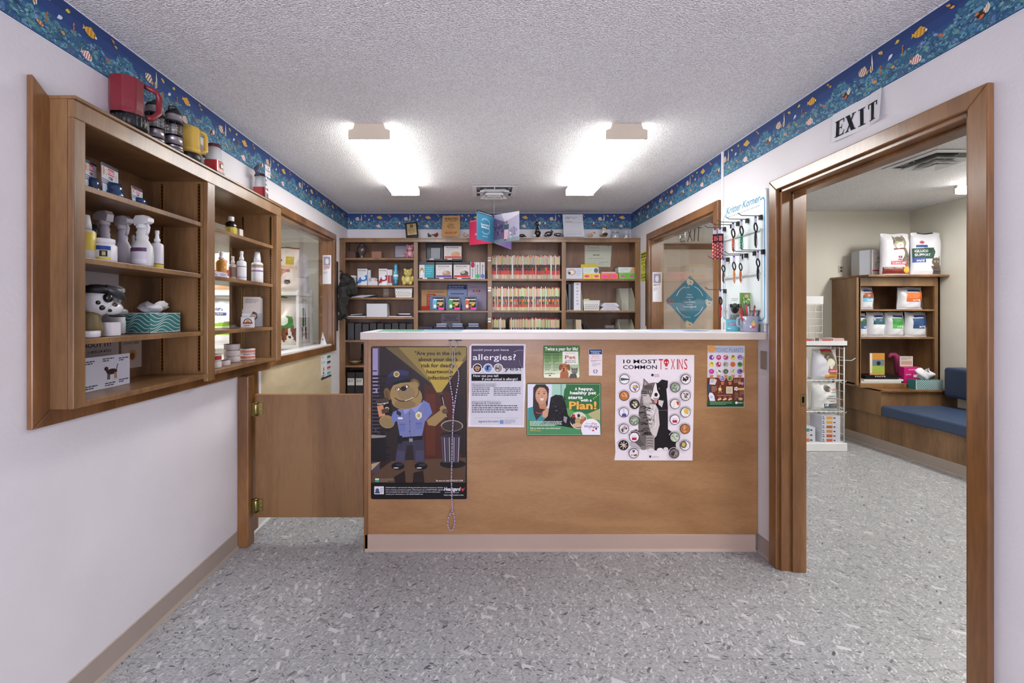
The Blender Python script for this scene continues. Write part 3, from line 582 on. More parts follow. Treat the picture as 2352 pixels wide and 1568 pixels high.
    A.text('Heartgard', 1020, 1126, 8, 38, '#f4f2f4', .02, shear=.2); A.poly([(1059, 1119), (1064, 1122), (1068, 1118), (1066, 1124), (1062, 1128)], '#d23a3a'); A.text('(ivermectin/pyrantel)', 1022, 1131, 2.6, 32, '#cfcbd2'); A.text('Dog to dog. Protection to live.', 1020, 1137, 2.6, 45, '#efecef', .01)
poster('wall_poster', 'tall dark poster of a dog in police uniform shining a torch up in an alley', rrect(852.5, 795, 1072.5, 1146, 4), '#120f12', heart)
def allergy(A):
    A.poly([(1083, 793.5), (1203, 793.5), (1202, 845), (1082, 845)], '#574f63'); A.rect(1081, 845, 1202, 976, '#cfcdd4')
    A.text('could your pet have', 1086.5, 805.5, 4.8, 82, '#e9e4ee', .004); A.text('allergies?', 1086, 826.5, 13.5, 99, '#f4f0f6', .004)
    for x, c1, c2 in ((1096.5, '#3c2a26', '#b08a72'), (1121, '#7d9ac8', '#23202a'), (1144.5, '#9a8f88', '#5b4c44')):
        A.ell(x, 845.5, 11, 11, '#efecf2'); A.ell(x, 845.5, 9.3, 9.3, c1); A.dots(x, 845.5, 8, [c2, '#d9d0c8' if x > 1130 else c2], 9, int(x))
    A.ell(1096.5, 846, 5, 6, '#b88f74'); A.ell(1096.5, 848, 1.6, 1.3, '#2a1c18', 8)
    A.text('yes!', 1158.5, 850.5, 9.5, 38, '#2a2730', .004)
    A.rect(1083, 858.5, 1197, 874.5, '#1e1a1e'); A.text('How can you tell', 1087, 865, 5, 57, '#eceaf0', .012); A.text('if your animal is allergic?', 1107, 872.5, 5, 82, '#eceaf0', .012)
    A.words(1084, 1126, 888.5, 909, 5, '#4d4858', 1.6, 3); A.words(1134, 1196, 888.5, 909, 5, '#4d4858', 1.6, 9)
    for x0, y0, x1, y1, s_ in ((1084, 880.5, 1139, 887.5, 'Symptoms include:'), (1084, 921.5, 1150, 928.5, 'Diagnosis & Treatment:')):
        A.line([(x0, y0), (x1, y0), (x1, y1), (x0, y1), (x0, y0)], .5, '#4d4858'); A.text(s_, x0+1.5, y1-1.7, 4.3, x1-x0-3, '#3a3544', .005)
    A.words(1084, 1190, 929, 948, 4, '#46414f', 1.9, 12); A.line([(1090, 959), (1190, 959)], .4, '#9a96a4'); A.text('spectrum', 1099, 969.5, 5.6, 46, '#66606e', .004); A.rect(1148, 963.5, 1156.5, 973, '#6f8fd0'); A.rect(1148, 963.5, 1156.5, 965, '#c9b070'); A.words(1159, 1184, 963, 973, 4, '#8a8594', .9, 2)
    A.line([(1180, 808), (1191, 804), (1202, 804.5)], .7, '#cfc8d6'); A.line([(1193, 826), (1195, 840), (1200, 844)], .7, '#8e8698')
poster('wall_poster', 'white and purple poster asking about pet allergies, beside the tall dark poster', [(1078, 795), (1084, 789.5), (1207.5, 790), (1206, 838), (1207, 880), (1204.5, 940), (1204, 981), (1140, 980.5), (1075, 979.5), (1077, 900)], '#e4dde2', allergy, PAPER)
def twice(A):
    A.rr(1248, 794, 1331.5, 867.5, 4, '#3d6b34')
    for i in range(9): A.rr(1248.5, 803+i*7, 1331, 868-.6, 4, lin_mix('#46772f', '#e8ecd0', i/8))
    A.text('Twice a year for life!', 1251.5, 804.5, 7.4, 76, '#f4f6ee', .02); A.rect(1292, 807, 1328, 837, '#e9e6da'); A.text('NATIONAL', 1310, 812, 2.4, 22, '#8a8f80', al='c'); A.text('Pet', 1310, 824, 8, 25, '#a8562f', .02, al='c'); A.text('wellness', 1310, 828.5, 3, 24, '#4a5560', .01, al='c'); A.text('MONTH', 1310, 833.5, 3.6, 25, '#4a5560', .015, al='c')
    A.words(1252, 1266, 812, 834, 7, '#33502a', 1.2, 2); A.words(1270, 1284, 812, 834, 7, '#33502a', 1.2, 3); A.words(1252, 1266, 835, 850, 5, '#4f6a44', 1.2, 4); A.words(1270, 1285, 835, 852, 5, '#4f6a44', 1.2, 5); A.rect(1252, 808.2, 1285, 810, '#22391c'); A.text('www.NPWM.com', 1251, 859, 2.8, 24, '#1c2417', .02); A.ell(1263, 862, 3, 1.6, '#c94034')
    # retriever and grey cat
    A.poly([(1286, 868), (1287, 856), (1292, 848), (1302, 848), (1306, 858), (1306, 868)], '#a8643c'); A.ell(1296.5, 843, 9, 9, '#b06c40'); A.ell(1287.5, 843, 3.8, 7.5, '#8a4a2c', rot=.2); A.ell(1306, 843, 3.8, 7.5, '#8a4a2c', rot=-.2); A.ell(1295.5, 849, 5, 6, '#c28054'); A.ell(1295, 846, 2, 1.6, '#241512'); A.ell(1295, 851, 2.3, 3, '#6d2c22')
    A.ell(1292, 840.5, 1.2, 1.2, '#241512', 8); A.ell(1300, 840.5, 1.2, 1.2, '#241512', 8)
    A.poly([(1306, 868), (1311, 858), (1323, 857), (1326, 868)], '#5f5c56'); A.ell(1319.5, 852, 7, 7, '#6d6a64'); A.poly([(1312.5, 850), (1312, 843), (1317, 847)], '#57544e'); A.poly([(1326.5, 850), (1327, 843), (1322, 847)], '#57544e')
    for i in range(5): A.line([(1310+i*3, 859), (1311+i*3, 867)], .9, '#3a3834')
    for x in (1316.5, 1322.5): A.ell(x, 851.5, 1.3, 1, '#c7c27a', 8)
poster('wall_poster', 'small square green poster reading Twice a year for life with a brown dog and cat', rrect(1247.5, 793.3, 1332, 868.3, 4), '#49703a', twice)
def flyer(A):
    A.rect(1353, 802, 1382.8, 813.5, '#2c4a80'); A.text('Veterinary Services', 1356, 807.5, 2.5, 24, '#f0f2f6', .02); A.text('at Wellspring', 1358.5, 811.5, 2.5, 18, '#f0f2f6', .02); A.text('800-555-0147', 1360, 819, 2.2, 16, '#a04a4a', .01)
    A.words(1357, 1380, 821, 824, 1, '#c98a6a', 1, 2); A.words(1357, 1380, 826, 831, 2, '#6f6f9a', 1, 3); A.words(1360, 1379, 833, 841, 3, '#8a8aa4', 1, 4); A.arc(1366.5, 852, 3, 90, 270, 1.6, '#2c3f86'); A.arc(1368.5, 852, 3, -90, 90, 1.6, '#2c3f86'); A.text('TelaVet', 1367.5, 857.5, 1.8, 9, '#2c3f86', al='c')
poster('leaflet', 'narrow white leaflet with a blue heading on the counter front', [(1352.5, 801.3), (1383.3, 801.8), (1383, 862.5), (1352.5, 862)], '#e6dcdc', flyer, PAPER)
def plan(A):
    A.rr(1210, 880, 1379.5, 999.5, 4, '#2c5c3e'); A.rect(1211.5, 881.5, 1300, 960, '#dcdce8'); A.poly([(1268, 881.5), (1300, 881.5), (1296, 955), (1266, 955)], '#a4cdb8'); A.rect(1287, 881.5, 1291, 950, '#7fae9c')
    P = [(1302, 881.5)]+[(1294+14*math.sin(math.radians(a))**2-1, 881.5+a*.9) for a in ()]
    A.poly([(1304, 881.5), (1378.5, 881.5), (1378.5, 940), (1350, 950), (1325, 948), (1300, 935), (1294, 912), (1296, 895)], '#2f6e3c'); A.poly([(1211.5, 958), (1250, 968), (1290, 978), (1330, 985), (1378.5, 990), (1378.5, 998), (1211.5, 998)], '#4a8a5a'); A.poly([(1294, 912), (1300, 935), (1325, 948), (1350, 950), (1378.5, 940), (1378.5, 990), (1330, 985), (1296, 960)], '#5d9a55'); A.poly([(1350, 950), (1378.5, 938), (1378.5, 965), (1362, 962)], '#b4ae7c')
    # vet in teal with a black dog
    A.poly([(1211.5, 937), (1226, 933), (1248, 940), (1262, 960), (1240, 975), (1211.5, 960)], '#3f8e8e'); A.poly([(1224, 933), (1225, 890), (1232, 881.5), (1252, 881.5), (1261, 893), (1258, 930), (1250, 945), (1232, 965), (1226, 950)], '#3a2a2a')
    A.poly([(1235, 920), (1253, 920), (1256, 940), (1240, 938)], '#b8825e'); A.ell(1243.5, 908, 14, 20, '#c69272'); A.ell(1243.5, 905, 11.5, 15, '#cf9c7c'); A.poly([(1226, 900), (1230, 884), (1245, 882), (1259, 888), (1261, 902), (1252, 890), (1238, 889)], '#33241f')
    for x in (1237.5, 1250): A.ell(x, 903.5, 2.6, 1.1, '#2a1c18', 10); A.line([(x-3, 899.5), (x+3, 899.2)], .8, '#3a2620')
    A.poly([(1238.5, 915), (1251, 915), (1247, 920), (1242, 920)], '#f2eee8'); A.arc(1244.7, 913.5, 6.5, 10, 170, .9, '#9a4a42', rv=5); A.ell(1244.5, 909.5, 2, 1.3, '#b07a5c', 8)
    A.arc(1240, 935, 14, 20, 130, 1.6, '#c4525c', rv=14); A.poly([(1246, 945), (1258, 936), (1268, 945), (1262, 962), (1246, 957)], '#c99a78')
    A.poly([(1240, 975), (1258, 955), (1265, 912), (1276, 906), (1292, 908), (1300, 930), (1304, 952), (1318, 970), (1320, 983), (1290, 978), (1262, 972)], '#151316'); A.ell(1279, 925, 15, 18, '#1b191d')
    rd = random.Random(5)
    for i in range(40): A.ell(1266+rd.random()*32, 908+rd.random()*55, 2.2, 1.5, rd.choice(['#26242a', '#0d0c0e', '#302d34']), 8, rd.random()*3)
    A.ell(1277, 937, 6.5, 8, '#100f12'); A.ell(1276, 933, 3, 2.2, '#3f3c44'); A.ell(1278, 942.5, 3, 1.2, '#6a6670', 8); A.poly([(1295, 955), (1303, 958), (1300, 972), (1294, 966)], '#8f8d94')
    for s_, u, y, h, w_ in (('A', 1320, 895.5, 5.6, 6), ('happy,', 1329, 895.5, 6.4, 34), ('healthy pet', 1309, 905, 7, 60), ('starts', 1305, 915.5, 7, 33), ('with a', 1333, 921.5, 6, 26)): A.text(s_, u, y, h, w_, '#f6f6f2', .03)
    A.text('Plan!', 1308, 939.8, 17, 63, '#6e4e1c', .03); A.text('Plan!', 1307, 939, 17, 63, '#e6ae50', .03)
    for i in range(5): A.ell(1376-i*3.2, 905+i*2.6, 1.3, 1.3, '#a9c95c', 8)
    A.ell(1328.5, 965, 19.5, 20, '#e9e6da'); A.ell(1328.5, 965, 18, 18.5, '#7a5642'); A.ell(1328.5, 955, 15, 8, '#d8d2c2'); A.ell(1316, 964, 7, 10, '#2c2424'); A.ell(1317, 955, 4, 4.5, '#a8322e'); A.ell(1329, 954, 3.4, 4, '#3a2c26'); A.ell(1338, 959, 4, 4.5, '#c69a7a'); A.ell(1340, 968, 6, 7, '#b0653f'); A.ell(1327, 966, 6.5, 8, '#b89a6c'); A.ell(1326, 976, 12, 5, '#c9ac86')
    A.words(1217, 1291, 966, 978, 4, '#d5e4d6', 1.6, 7); A.text('Visit us online for more information!', 1217, 984.5, 3.5, 70, '#eef4ea', .012); A.text('NPWM.com', 1217, 989.8, 3.4, 25, '#c9b45c', .02)
    A.poly([(1335+22*0, 998.5)]+[(1357+22.5*math.cos(math.radians(a)), 984+23*math.sin(math.radians(a))) for a in range(142, 345, 8)]+[(1379, 998.5)], '#ece4ec'); A.text('National', 1345, 973.5, 2.6, 14, '#6a4a7c'); A.text('Pet', 1360, 975.5, 5.6, 11, '#a86438', .01); A.text('Wellness', 1341, 981.5, 6, 34, '#5a3c7c', .012); A.ell(1363, 982, 1.5, 1.5, '#3c3450', 8); A.ell(1354, 984, 2.6, 2.6, '#d8d0dc', 10); A.ell(1369, 984, 2.4, 2.6, '#4a4a50', 8); A.ell(1362, 988, 3.2, 1.7, '#cc3b3b', 10)
    A.line([(1211.8, 881.8), (1377.8, 881.8), (1377.8, 997.8), (1211.8, 997.8), (1211.8, 881.8)], .7, '#b9d6bc')
poster('wall_poster', 'green poster of a smiling woman in teal holding a black dog, reading Plan!', rrect(1209.5, 879, 1380.5, 1000.5, 4), '#254c34', plan)
def toxins(A):
    for s_, u, y, w_ in (('10', 1431.5, 834, 17), ('MOST', 1455, 834, 54), ('COMMON', 1431, 847, 78)): A.text(s_, u, y, 8.4, w_, '#17151a', .016)
    rdc = '#c22f2c'
    for s_, u, w_ in (('T', 1513, 10), ('X', 1541, 9), ('I', 1555, 2.5), ('N', 1559, 9), ('S', 1571, 8)): A.text(s_, u, 848, 24, w_, rdc, .0)
    A.ell(1530.5, 831, 6, 7, rdc); A.rect(1527.5, 836, 1533.5, 841, rdc)
    for x in (1528, 1533): A.ell(x, 832, 1.6, 1.9, '#ecdcdc', 8)
    A.text('o', 1527.5, 848.3, 5, 6, rdc, .03)
    A.ell(1498.5, 861, 3.2, 3.2, '#2c2a44', 10); A.text('PET POISON', 1503, 861.5, 2.2, 11, '#8a3a5a', .02); A.text('HELPLINE', 1503, 865, 2.2, 11, '#8a3a5a', .02)
    # animal: grey tabby on the left half, black and white dog on the right
    A.ell(1480, 1020, 35, 12, '#b7adb0'); A.ell(1515, 1030, 38, 5, '#c6bec2')
    A.poly([(1448, 990), (1462, 985), (1476, 1000), (1484, 1032), (1470, 1026), (1454, 1012)], '#5a5250')
    A.poly([(1477, 882), (1474, 905), (1470, 920), (1467, 945), (1466, 970), (1466, 1000), (1474, 1015), (1486, 1030), (1503, 1034), (1503, 880)], '#6a625f')
    A.poly([(1503, 880), (1530, 885), (1534, 935), (1534, 985), (1545, 993), (1552, 1020), (1548, 1033), (1503, 1034)], '#1f1b1d'); A.poly([(1536, 990), (1546, 1010), (1558, 1018), (1556, 1028), (1540, 1032)], '#241f20'); A.ell(1557, 1021, 5, 9, '#d8cfcc')
    A.poly([(1482, 925), (1500, 918), (1512, 940), (1515, 975), (1508, 1000), (1503, 1006), (1494, 990), (1485, 950)], '#cdc3be'); A.poly([(1474, 915), (1485, 905), (1498, 922), (1492, 935), (1478, 930)], '#b3a9a4')
    rd = random.Random(3)
    for i in range(26):
        x, y = 1471+rd.random()*24, 935+rd.random()*70; A.arc(x, y, 8, 200, 330, 1.8, '#2f2a29', 6, rv=4)
    for i in range(14): A.line([(1487+rd.random()*20, 925+rd.random()*50), (1490+rd.random()*18, 950+rd.random()*45)], 1.1, rd.choice(['#efe8e4', '#9a908c']))
    A.poly([(1484, 1000), (1503, 1000), (1503, 1035), (1490, 1038), (1483, 1025)], '#9c928e'); A.ell(1478, 1028, 7, 5, '#7c7370'); A.ell(1495, 1034, 8, 5, '#d9d0cc')
    for i in range(4): A.arc(1492, 1008+i*6, 8, 200, 340, 1.4, '#4a4341', 6, rv=3)
    A.ell(1516, 1033, 7.5, 5, '#e2dad8'); A.ell(1529, 1031, 5.5, 4.5, '#d8d0ce')
    A.poly([(1477, 892), (1478, 868), (1490, 880), (1494, 888)], '#6f6462'); A.poly([(1479, 888), (1480, 873), (1488, 882)], '#a8988f'); A.poly([(1510, 880), (1520, 871), (1534, 874), (1533, 890), (1526, 897)], '#231e20')
    A.poly([(1503, 878)]+[(1503-31*math.sin(math.radians(a)), 903-25*math.cos(math.radians(a))) for a in range(0, 181, 15)], '#6d6461'); A.poly([(1503, 878)]+[(1503+25*math.sin(math.radians(a)), 903-25*math.cos(math.radians(a))) for a in range(0, 181, 15)], '#1c181a')
    A.poly([(1473, 905), (1480, 925), (1498, 925), (1490, 905)], '#c4bab4')
    A.poly([(1504, 879), (1507, 880), (1509, 895), (1515, 908), (1512, 916), (1503, 919), (1494, 914), (1499, 900)], '#e6deda')
    for i in range(6): A.line([(1478+i*3.4, 884), (1482+i*3.2, 893)], 1.4, '#2e2928')
    for i in range(3): A.line([(1474, 898+i*5), (1485, 900+i*4)], 1.5, '#332e2d')
    A.ell(1494, 899, 5, 4, '#2a2524'); A.ell(1494, 899, 3.6, 2.9, '#c9c3a4', 12); A.ell(1494, 899, 1.4, 2.2, '#17130f', 8); A.ell(1514, 892, 2.6, 2.4, '#4a3328', 10); A.ell(1513.5, 891.5, .9, .9, '#d8d0c8', 6)
    A.ell(1506.5, 906, 4, 4.5, '#1f191a', 12); A.line([(1500, 913), (1504, 915), (1512, 914)], 1.2, '#2a2122'); A.poly([(1502, 916), (1510, 916), (1509, 925), (1505, 927), (1502.5, 923)], '#d98c88'); A.poly([(1512, 918), (1524, 920), (1520, 935), (1512, 928)], '#cfc6c2')
    for i in range(7): A.line([(1476, 908+i*2), (1466+i, 912+i*3)], .8, '#8c827e')
    # hazard roundels
    def rd_(x, y, bg, cols, n=12, inner=None):
        A.ell(x, y, 11.6, 11.6, '#1d1a1c'); A.ell(x, y, 10.3, 10.3, bg)
        if cols: A.dots(x, y, 9.4, cols, n, int(x+y), .28)
        if inner: inner()
        A.arc(x, y, 14, 200, 340, 1.6, '#b9b1b6', 10)
    rd_(1434, 870.5, '#eae6e4', None, inner=lambda: A.poly([(1425.5, 867), (1444, 869.5), (1444, 872), (1425.5, 874)], '#3c5a50'))
    rd_(1457.5, 889, '#e9dfe2', ['#b9293f', '#3b8f4a', '#4a5bb8', '#d8c24a', '#c9c4d6'], 14); rd_(1433.5, 908.5, '#b87442', ['#d39a66', '#a25f30', '#e0b080'], 14); rd_(1457, 927.5, '#3b352e', ['#e8ddd2', '#d9c9a4', '#6e7a4c'], 14)
    rd_(1432.5, 946.5, '#e4e0ea', None, inner=lambda: (A.poly([(1427, 956), (1429, 949), (1437, 949), (1439, 956)], '#4f4a86'), A.line([(1432, 938), (1433, 949)], 1.4, '#9aa886')))
    rd_(1456.5, 965, '#8f9a86', ['#b6c2ac', '#6f7c68'], 26); rd_(1432.5, 984, '#ded4d4', ['#4a3a3c', '#b9a6a6', '#7a686a'], 16)
    for x, y in ((1456, 1003), (1549, 963)): rd_(x, y, '#ece6e8', None, inner=lambda x=x, y=y: (A.poly([(x-6, y-4), (x+6, y-4), (x+5, y+7), (x-5, y+7)], '#dcd3da'), A.poly([(x-5.6, y+1), (x+5.6, y+1), (x+5, y+7), (x-5, y+7)], '#b5264c')))
    rd_(1431.5, 1021.5, '#241a1c', None, inner=lambda: [A.line([(1431.5-9*math.cos(a), 1021.5-9*math.sin(a)), (1431.5+9*math.cos(a), 1021.5+9*math.sin(a))], 1.8, '#cdb9a4') for a in (.3, .9, 1.7, 2.6)])
    rd_(1455, 1040, '#d9d4dc', ['#d9a23c', '#e9e6ea', '#a86a38', '#4a486a'], 16)
    rd_(1574, 870.5, '#e6e0de', ['#2c201c', '#4a3830'], 14); rd_(1550, 889, '#8f9a86', ['#b6c2ac', '#6f7c68'], 26); rd_(1573.5, 908, '#d8d4d2', ['#2f2a2a', '#c9703c', '#5f8aa0', '#efece8'], 16); rd_(1549.5, 927, '#e9e2d8', ['#efe8dc', '#dcd3c2'], 10, lambda: A.poly([(1552, 920), (1558, 922), (1558, 930), (1554, 928)], '#b92d2c'))
    rd_(1573, 946, '#e6e4e0', ['#cfe0dc', '#8fb4aa'], 8, lambda: A.ell(1575, 943, 5.5, 6.5, '#e2b93c')); rd_(1572, 984, '#b87442', ['#d39a66', '#a25f30', '#e0b080'], 14); rd_(1548.5, 1003, '#b3bea6', ['#cfd8c4', '#8d9c80'], 16); rd_(1572, 1022, '#e4dedc', None, inner=lambda: (A.ell(1568.5, 1019.5, 7, 8, '#6b5138'), A.ell(1568.5, 1019.5, 4.4, 5.4, '#b8ac6c'))); rd_(1547, 1040, '#7a6c66', ['#2c2424', '#4a3e3c', '#a89a92'], 18)
    A.rect(1490, 1044.5, 1494, 1049.5, '#3a383c'); A.text('NATIONWIDE', 1496, 1049, 2.6, 16, '#7a767a'); A.line([(1412, 941), (1592, 941)], .3, '#c6bcc0')
poster('wall_poster', 'large white poster headed 10 Most Common Toxins with a half cat half dog', [(1414.5, 815), (1500, 814.5), (1594.5, 815), (1594, 880), (1593, 940), (1591.5, 1000), (1590.5, 1057), (1500, 1057), (1411, 1056.5), (1413.5, 1038), (1412, 1000), (1413.5, 920)], '#e6dcdf', toxins, PAPER)
def plants(A):
    A.rect(1625, 795, 1710, 810, '#b4bcc9'); A.rect(1625, 810, 1710, 868, '#dcd2d8')
    A.rect(1624.5, 867, 1709, 921, '#6e372a'); A.rect(1624, 920, 1708.5, 934, '#245c30'); A.rect(1624, 928, 1708.5, 934, '#1c4826')
    A.ell(1634.5, 801, 8.5, 8, '#e0a054')
    for i in range(12): a = i*.5236; A.poly([(1634.5+8*math.cos(a-.2), 801+7.6*math.sin(a-.2)), (1634.5+10.5*math.cos(a), 801+10*math.sin(a)), (1634.5+8*math.cos(a+.2), 801+7.6*math.sin(a+.2))], '#e0a054')
    A.text('TOXIC PLANTS', 1643, 808.5, 9.2, 64, '#6f86a8', 0)
    pal = [['#7a4a9a', '#e2c8e6', '#3c2c4a'], ['#b03a6a', '#e08aa8'], ['#b04a78', '#efdce4', '#4a3c2c'], ['#d2cf6a', '#4a5a2c'], ['#8a7ab0', '#3a4a3a', '#c9c0dc'], ['#e2cf3a', '#4a5a2c', '#e8e4c0'], ['#c24a6a', '#3a2c2c', '#e9dce0'], ['#9aa08a', '#5a6050', '#d8d8d0'], ['#e0622c', '#7c8a3c'], ['#5a9a4a', '#2c4a2c'], ['#b03a8a', '#d86ab0'], ['#e4e6da', '#4a5a3c'], ['#5c6a48', '#2c3424', '#8a9a78'], ['#dfe0b8', '#6a7a48'], ['#6a5a9a', '#2c3428', '#b0a6d0']]
    for i in range(15):
        x = 1634.5+(i % 5)*16.2-(i//5)*.4; y = 820.5+(i//5)*16; A.ell(x, y, 5.8, 5.8, pal[i][0], 14); A.dots(x, y, 5.4, pal[i], 14, i, .34)
    for i in range(5): x = 1633.5+i*16.3; A.poly([(x-3.5, 861), (x+3.5, 861), (x+2.4, 868), (x-2.4, 868)], '#c9764a'); A.rect(x-4, 860.5, x+4, 862.5, '#d98a5c')
    for x, c in ((1658, pal[4]), (1675, ['#6a8a3a', '#9ab05a', '#3a5a2c'])): A.ell(x, 868, 6.5, 6.3, '#ece6e6', 14); A.ell(x, 868, 5.6, 5.6, c[0], 14); A.dots(x, 868, 5.2, c, 12, int(x), .34); A.poly([(x-4, 876), (x+4, 876), (x+2.6, 883), (x-2.6, 883)], '#c9764a')
    A.poly([(1629, 869), (1640, 869), (1645, 872), (1641, 883), (1628, 882)], '#d9cfcf'); A.words(1631, 1639, 870, 878, 5, '#7a6a6a', .7, 3); A.poly([(1624.5, 876), (1629, 882), (1632, 896), (1628, 903), (1624.2, 900)], '#3c4458'); A.poly([(1628, 901), (1634, 901), (1639, 908), (1641, 920), (1629, 920), (1626, 908)], '#dfe2ea'); A.ell(1632, 911, 3.4, 3, '#b8c4d8')
    A.rect(1666, 887, 1681, 903, '#dfd2b0'); A.words(1668, 1679, 889, 901, 6, '#8a7a5c', .8, 4); A.words(1684, 1700, 870, 879, 4, '#c9a080', 1, 5); A.words(1633, 1645, 886, 899, 5, '#d9b48c', .8, 6); A.ell(1697, 879, 3.5, 3.5, '#d99a6a', 10); A.ell(1703, 880, 3, 3.5, '#a8a4b8', 10)
    A.ell(1652, 893, 4, 4, '#e8c88a', 10); A.line([(1652, 889), (1653, 884)], 1, '#e8c88a'); A.line([(1651, 896), (1649, 902)], 1, '#e8c88a'); A.line([(1653, 896), (1656, 901)], 1, '#e8c88a')
    for i in range(5): a = i*1.257; A.ell(1689+3*math.cos(a), 892+3*math.sin(a), 2, 2, '#efe8e0', 8)
    A.rect(1692, 890, 1707, 895, '#e0b45c'); A.words(1697, 1707, 897, 908, 4, '#c9988a', 1, 7); A.text('Protected & prevented', 1646, 908, 2, 32, '#e8c0a0', .01)
    for i in range(3): x = 1648+i*12; A.ell(x+3, 912, 3.4, 2.4, '#b04a6a', 8); A.poly([(x-2, 916), (x+6, 913), (x+8, 916), (x, 919)], '#e0cf8a')
    A.words(1686, 1695, 900, 918, 5, '#b8a07a', 1.2, 9); A.ell(1699, 915, 5, 3.4, '#c9a88a', 10); A.words(1629, 1680, 921, 929, 3, '#9ab89a', 1, 8); A.ell(1689.5, 924, 2.8, 3, '#e6efe6', 12); A.text('Bannister', 1693, 925, 2.4, 11, '#e6efe6', .02)
    A.rect(1705.5, 818, 1708, 855, '#d9a23c')
poster('wall_poster', 'small Toxic Plants poster with rows of round flower pictures and a green foot', [(1625, 793.5), (1710.5, 794), (1709, 935), (1624, 934.5)], '#d6c9ce', plants, PAPER)
# leash hanging on a ring from the counter edge
t = thing('leash', 'long purple and white rope leash hanging by a ring from the counter edge', 'leash', (px(1040, 2.49), 2.50, pz(1218, 2.49)))
LD = 2.492; q = lambda x, y, d=0: (px(x, LD), LD+d, pz(y, LD))
B().tube([(px(1041+9*math.cos(a), LD), LD+.004, pz(790+8.5*math.sin(a), LD)) for a in [i*math.pi/9 for i in range(18)]], .0022, 7, (170, 165, 155), closed=True).build('ring', METAL, t)
def spline(P, n=8):
    out = []; P = [Vector(p) for p in P]; Q = [P[0]]+P+[P[-1]]
    for i in range(1, len(Q)-2):
        a, b_, c, d = Q[i-1:i+3]
        for k in range(n): u = k/n; out.append(.5*((2*b_)+(c-a)*u+(2*a-5*b_+4*c-d)*u*u+(3*b_-a-3*c+d)*u**3))
    return out+[P[-1]]
rope = [(236, 230, 236), (70, 50, 110), (230, 225, 232), (150, 60, 100), (90, 80, 150)]
b = B(); b.tube(spline([q(1041, 798), q(1039, 812), q(1040, 838)], 10), .0022, 6, (190, 180, 165)); b.tube(spline([q(1042, 798), q(1044, 815), q(1042, 838)], 10), .0022, 6, (190, 180, 165)); b.build('cord_loop', CLOTH, t)
b = B(); b.tube(spline([q(1040, 836), q(1033, 852), q(1034, 880), q(1040, 918), q(1041, 960)], 16), .0034, 6, rope); b.tube(spline([q(1042, 836), q(1052, 850), q(1053, 872), q(1046, 915), q(1042, 945), q(1040, 960)], 16), .0034, 6, rope)
b.tube(spline([q(1041, 958), q(1039, 1000), q(1038, 1050), q(1037, 1100), q(1038, 1150), q(1039, 1172)], 30), .0036, 6, rope)
b.tube(spline([q(1039, 1170), q(1030, 1190), q(1029, 1208), q(1036, 1218), q(1043, 1208), q(1044, 1190), q(1040, 1172)], 12), .0034, 6, rope); b.build('rope', CLOTH, t)
# counter end wall outlet plate (right wall, below the countertop)
A = right_art(XR, 2.487, 1.16); b = A.b; b.box(XR-.006, XR, 2.440, 2.488, 1.055, 1.158, (146, 134, 122))
b.build('outlet_plate', PLASTIC, bevel=.0015, label='taupe blank wall plate below the counter top next to the doorway', cat='wall plate')
# ========================= DISPLAY CABINET ON THE LEFT ==================
XF = -1.333; XI = -1.354; XK = -1.61
t = thing('display_cabinet', 'brown maple open display cabinet of two bays set into the left wall', 'cabinet', (-1.46, 2.15, 1.057))
b = B()
for y0, y1, z0 in ((1.423, 1.4665, 1.057), (2.119, 2.178, 1.04), (2.836, 2.898, 1.062)): b.box(XI, XF, y0, y1, z0, 2.012)
b.box(XI, XF, 1.423, 2.898, 2.012, 2.072); b.build('face_frame', W_CAB, t, bevel=.0025)
B().box(XL+.001, XF+.008, 1.42, 2.902, 2.072, 2.083).build('top_board', W_CAB, t, bevel=.002)
b = B(); b.box(XL+.001, XI, 1.423, 1.45, 1.057, 2.072); b.box(XK, XL+.001, 1.4305, 1.45, 1.057, 2.072); b.build('side_panel', W_CAB, t)
B().box(XK, XI, 2.119, 2.178, 1.057, 2.072).build('side_panel', W_CAB, t)
B().box(XK, XI, 2.836, 2.869, 1.058, 2.072).build('side_panel', W_CAB, t)
B().box(XK, XI, 1.45, 2.836, 2.012, 2.03).build('ceiling_panel', W_CAB, t)
B().box(XK-.01, XK, 1.45, 2.12, 1.06, 2.03).build('back_panel', W_CAB, t)
b = B(); b.box(XK-.012, XK+.006, 2.178, 2.836, 1.92, 2.03); b.box(XK-.012, XK+.006, 2.80, 2.836, 1.075, 1.92); b.box(XK-.012, XK+.006, 2.178, 2.21, 1.075, 1.92); b.build('back_frame', W_CAB, t)
B().box(XK, XF, 1.4665, 2.119, 1.057, 1.077).build('shelf', W_CAB, t, bevel=.002)
b = B(); b.box(XK, XI, 2.178, 2.836, 1.066, 1.084); b.prism([(2.178, XF+.004), (2.836, XI+.008), (2.836, XI-.001), (2.178, XI-.001)], 1.066, 1.084, lambda a, c, k: (c, a, k)); b.build('shelf', W_CAB, t, bevel=.002)
for z in (1.81, 1.562, 1.284):
    B().box(XK+.012, XI-.001, 1.452, 2.117, z-.02, z).build('shelf', W_CAB, t, bevel=.0015)
    B().box(XK+.012, XI-.001, 2.180, 2.834, z-.02, z).build('shelf', W_CAB, t, bevel=.0015)
for y, xs in ((2.119, (-1.373, -1.553)), (2.836, (-1.373, -1.553))):
    for x in xs:
        b = B(); b.box(x-.007, x+.007, y-.0025, y, 1.09, 2.0, (118, 88, 52)); b.box(x-.0075, x-.0055, y-.004, y, 1.09, 2.0, (190, 150, 95)); b.box(x+.0055, x+.0075, y-.004, y, 1.09, 2.0, (190, 150, 95))
        for i in range(56): b.box(x-.0032, x+.0032, y-.0032, y-.0024, 1.10+i*.016, 1.106+i*.016, (30, 18, 10))
        b.build('shelf_standard', METAL, t)
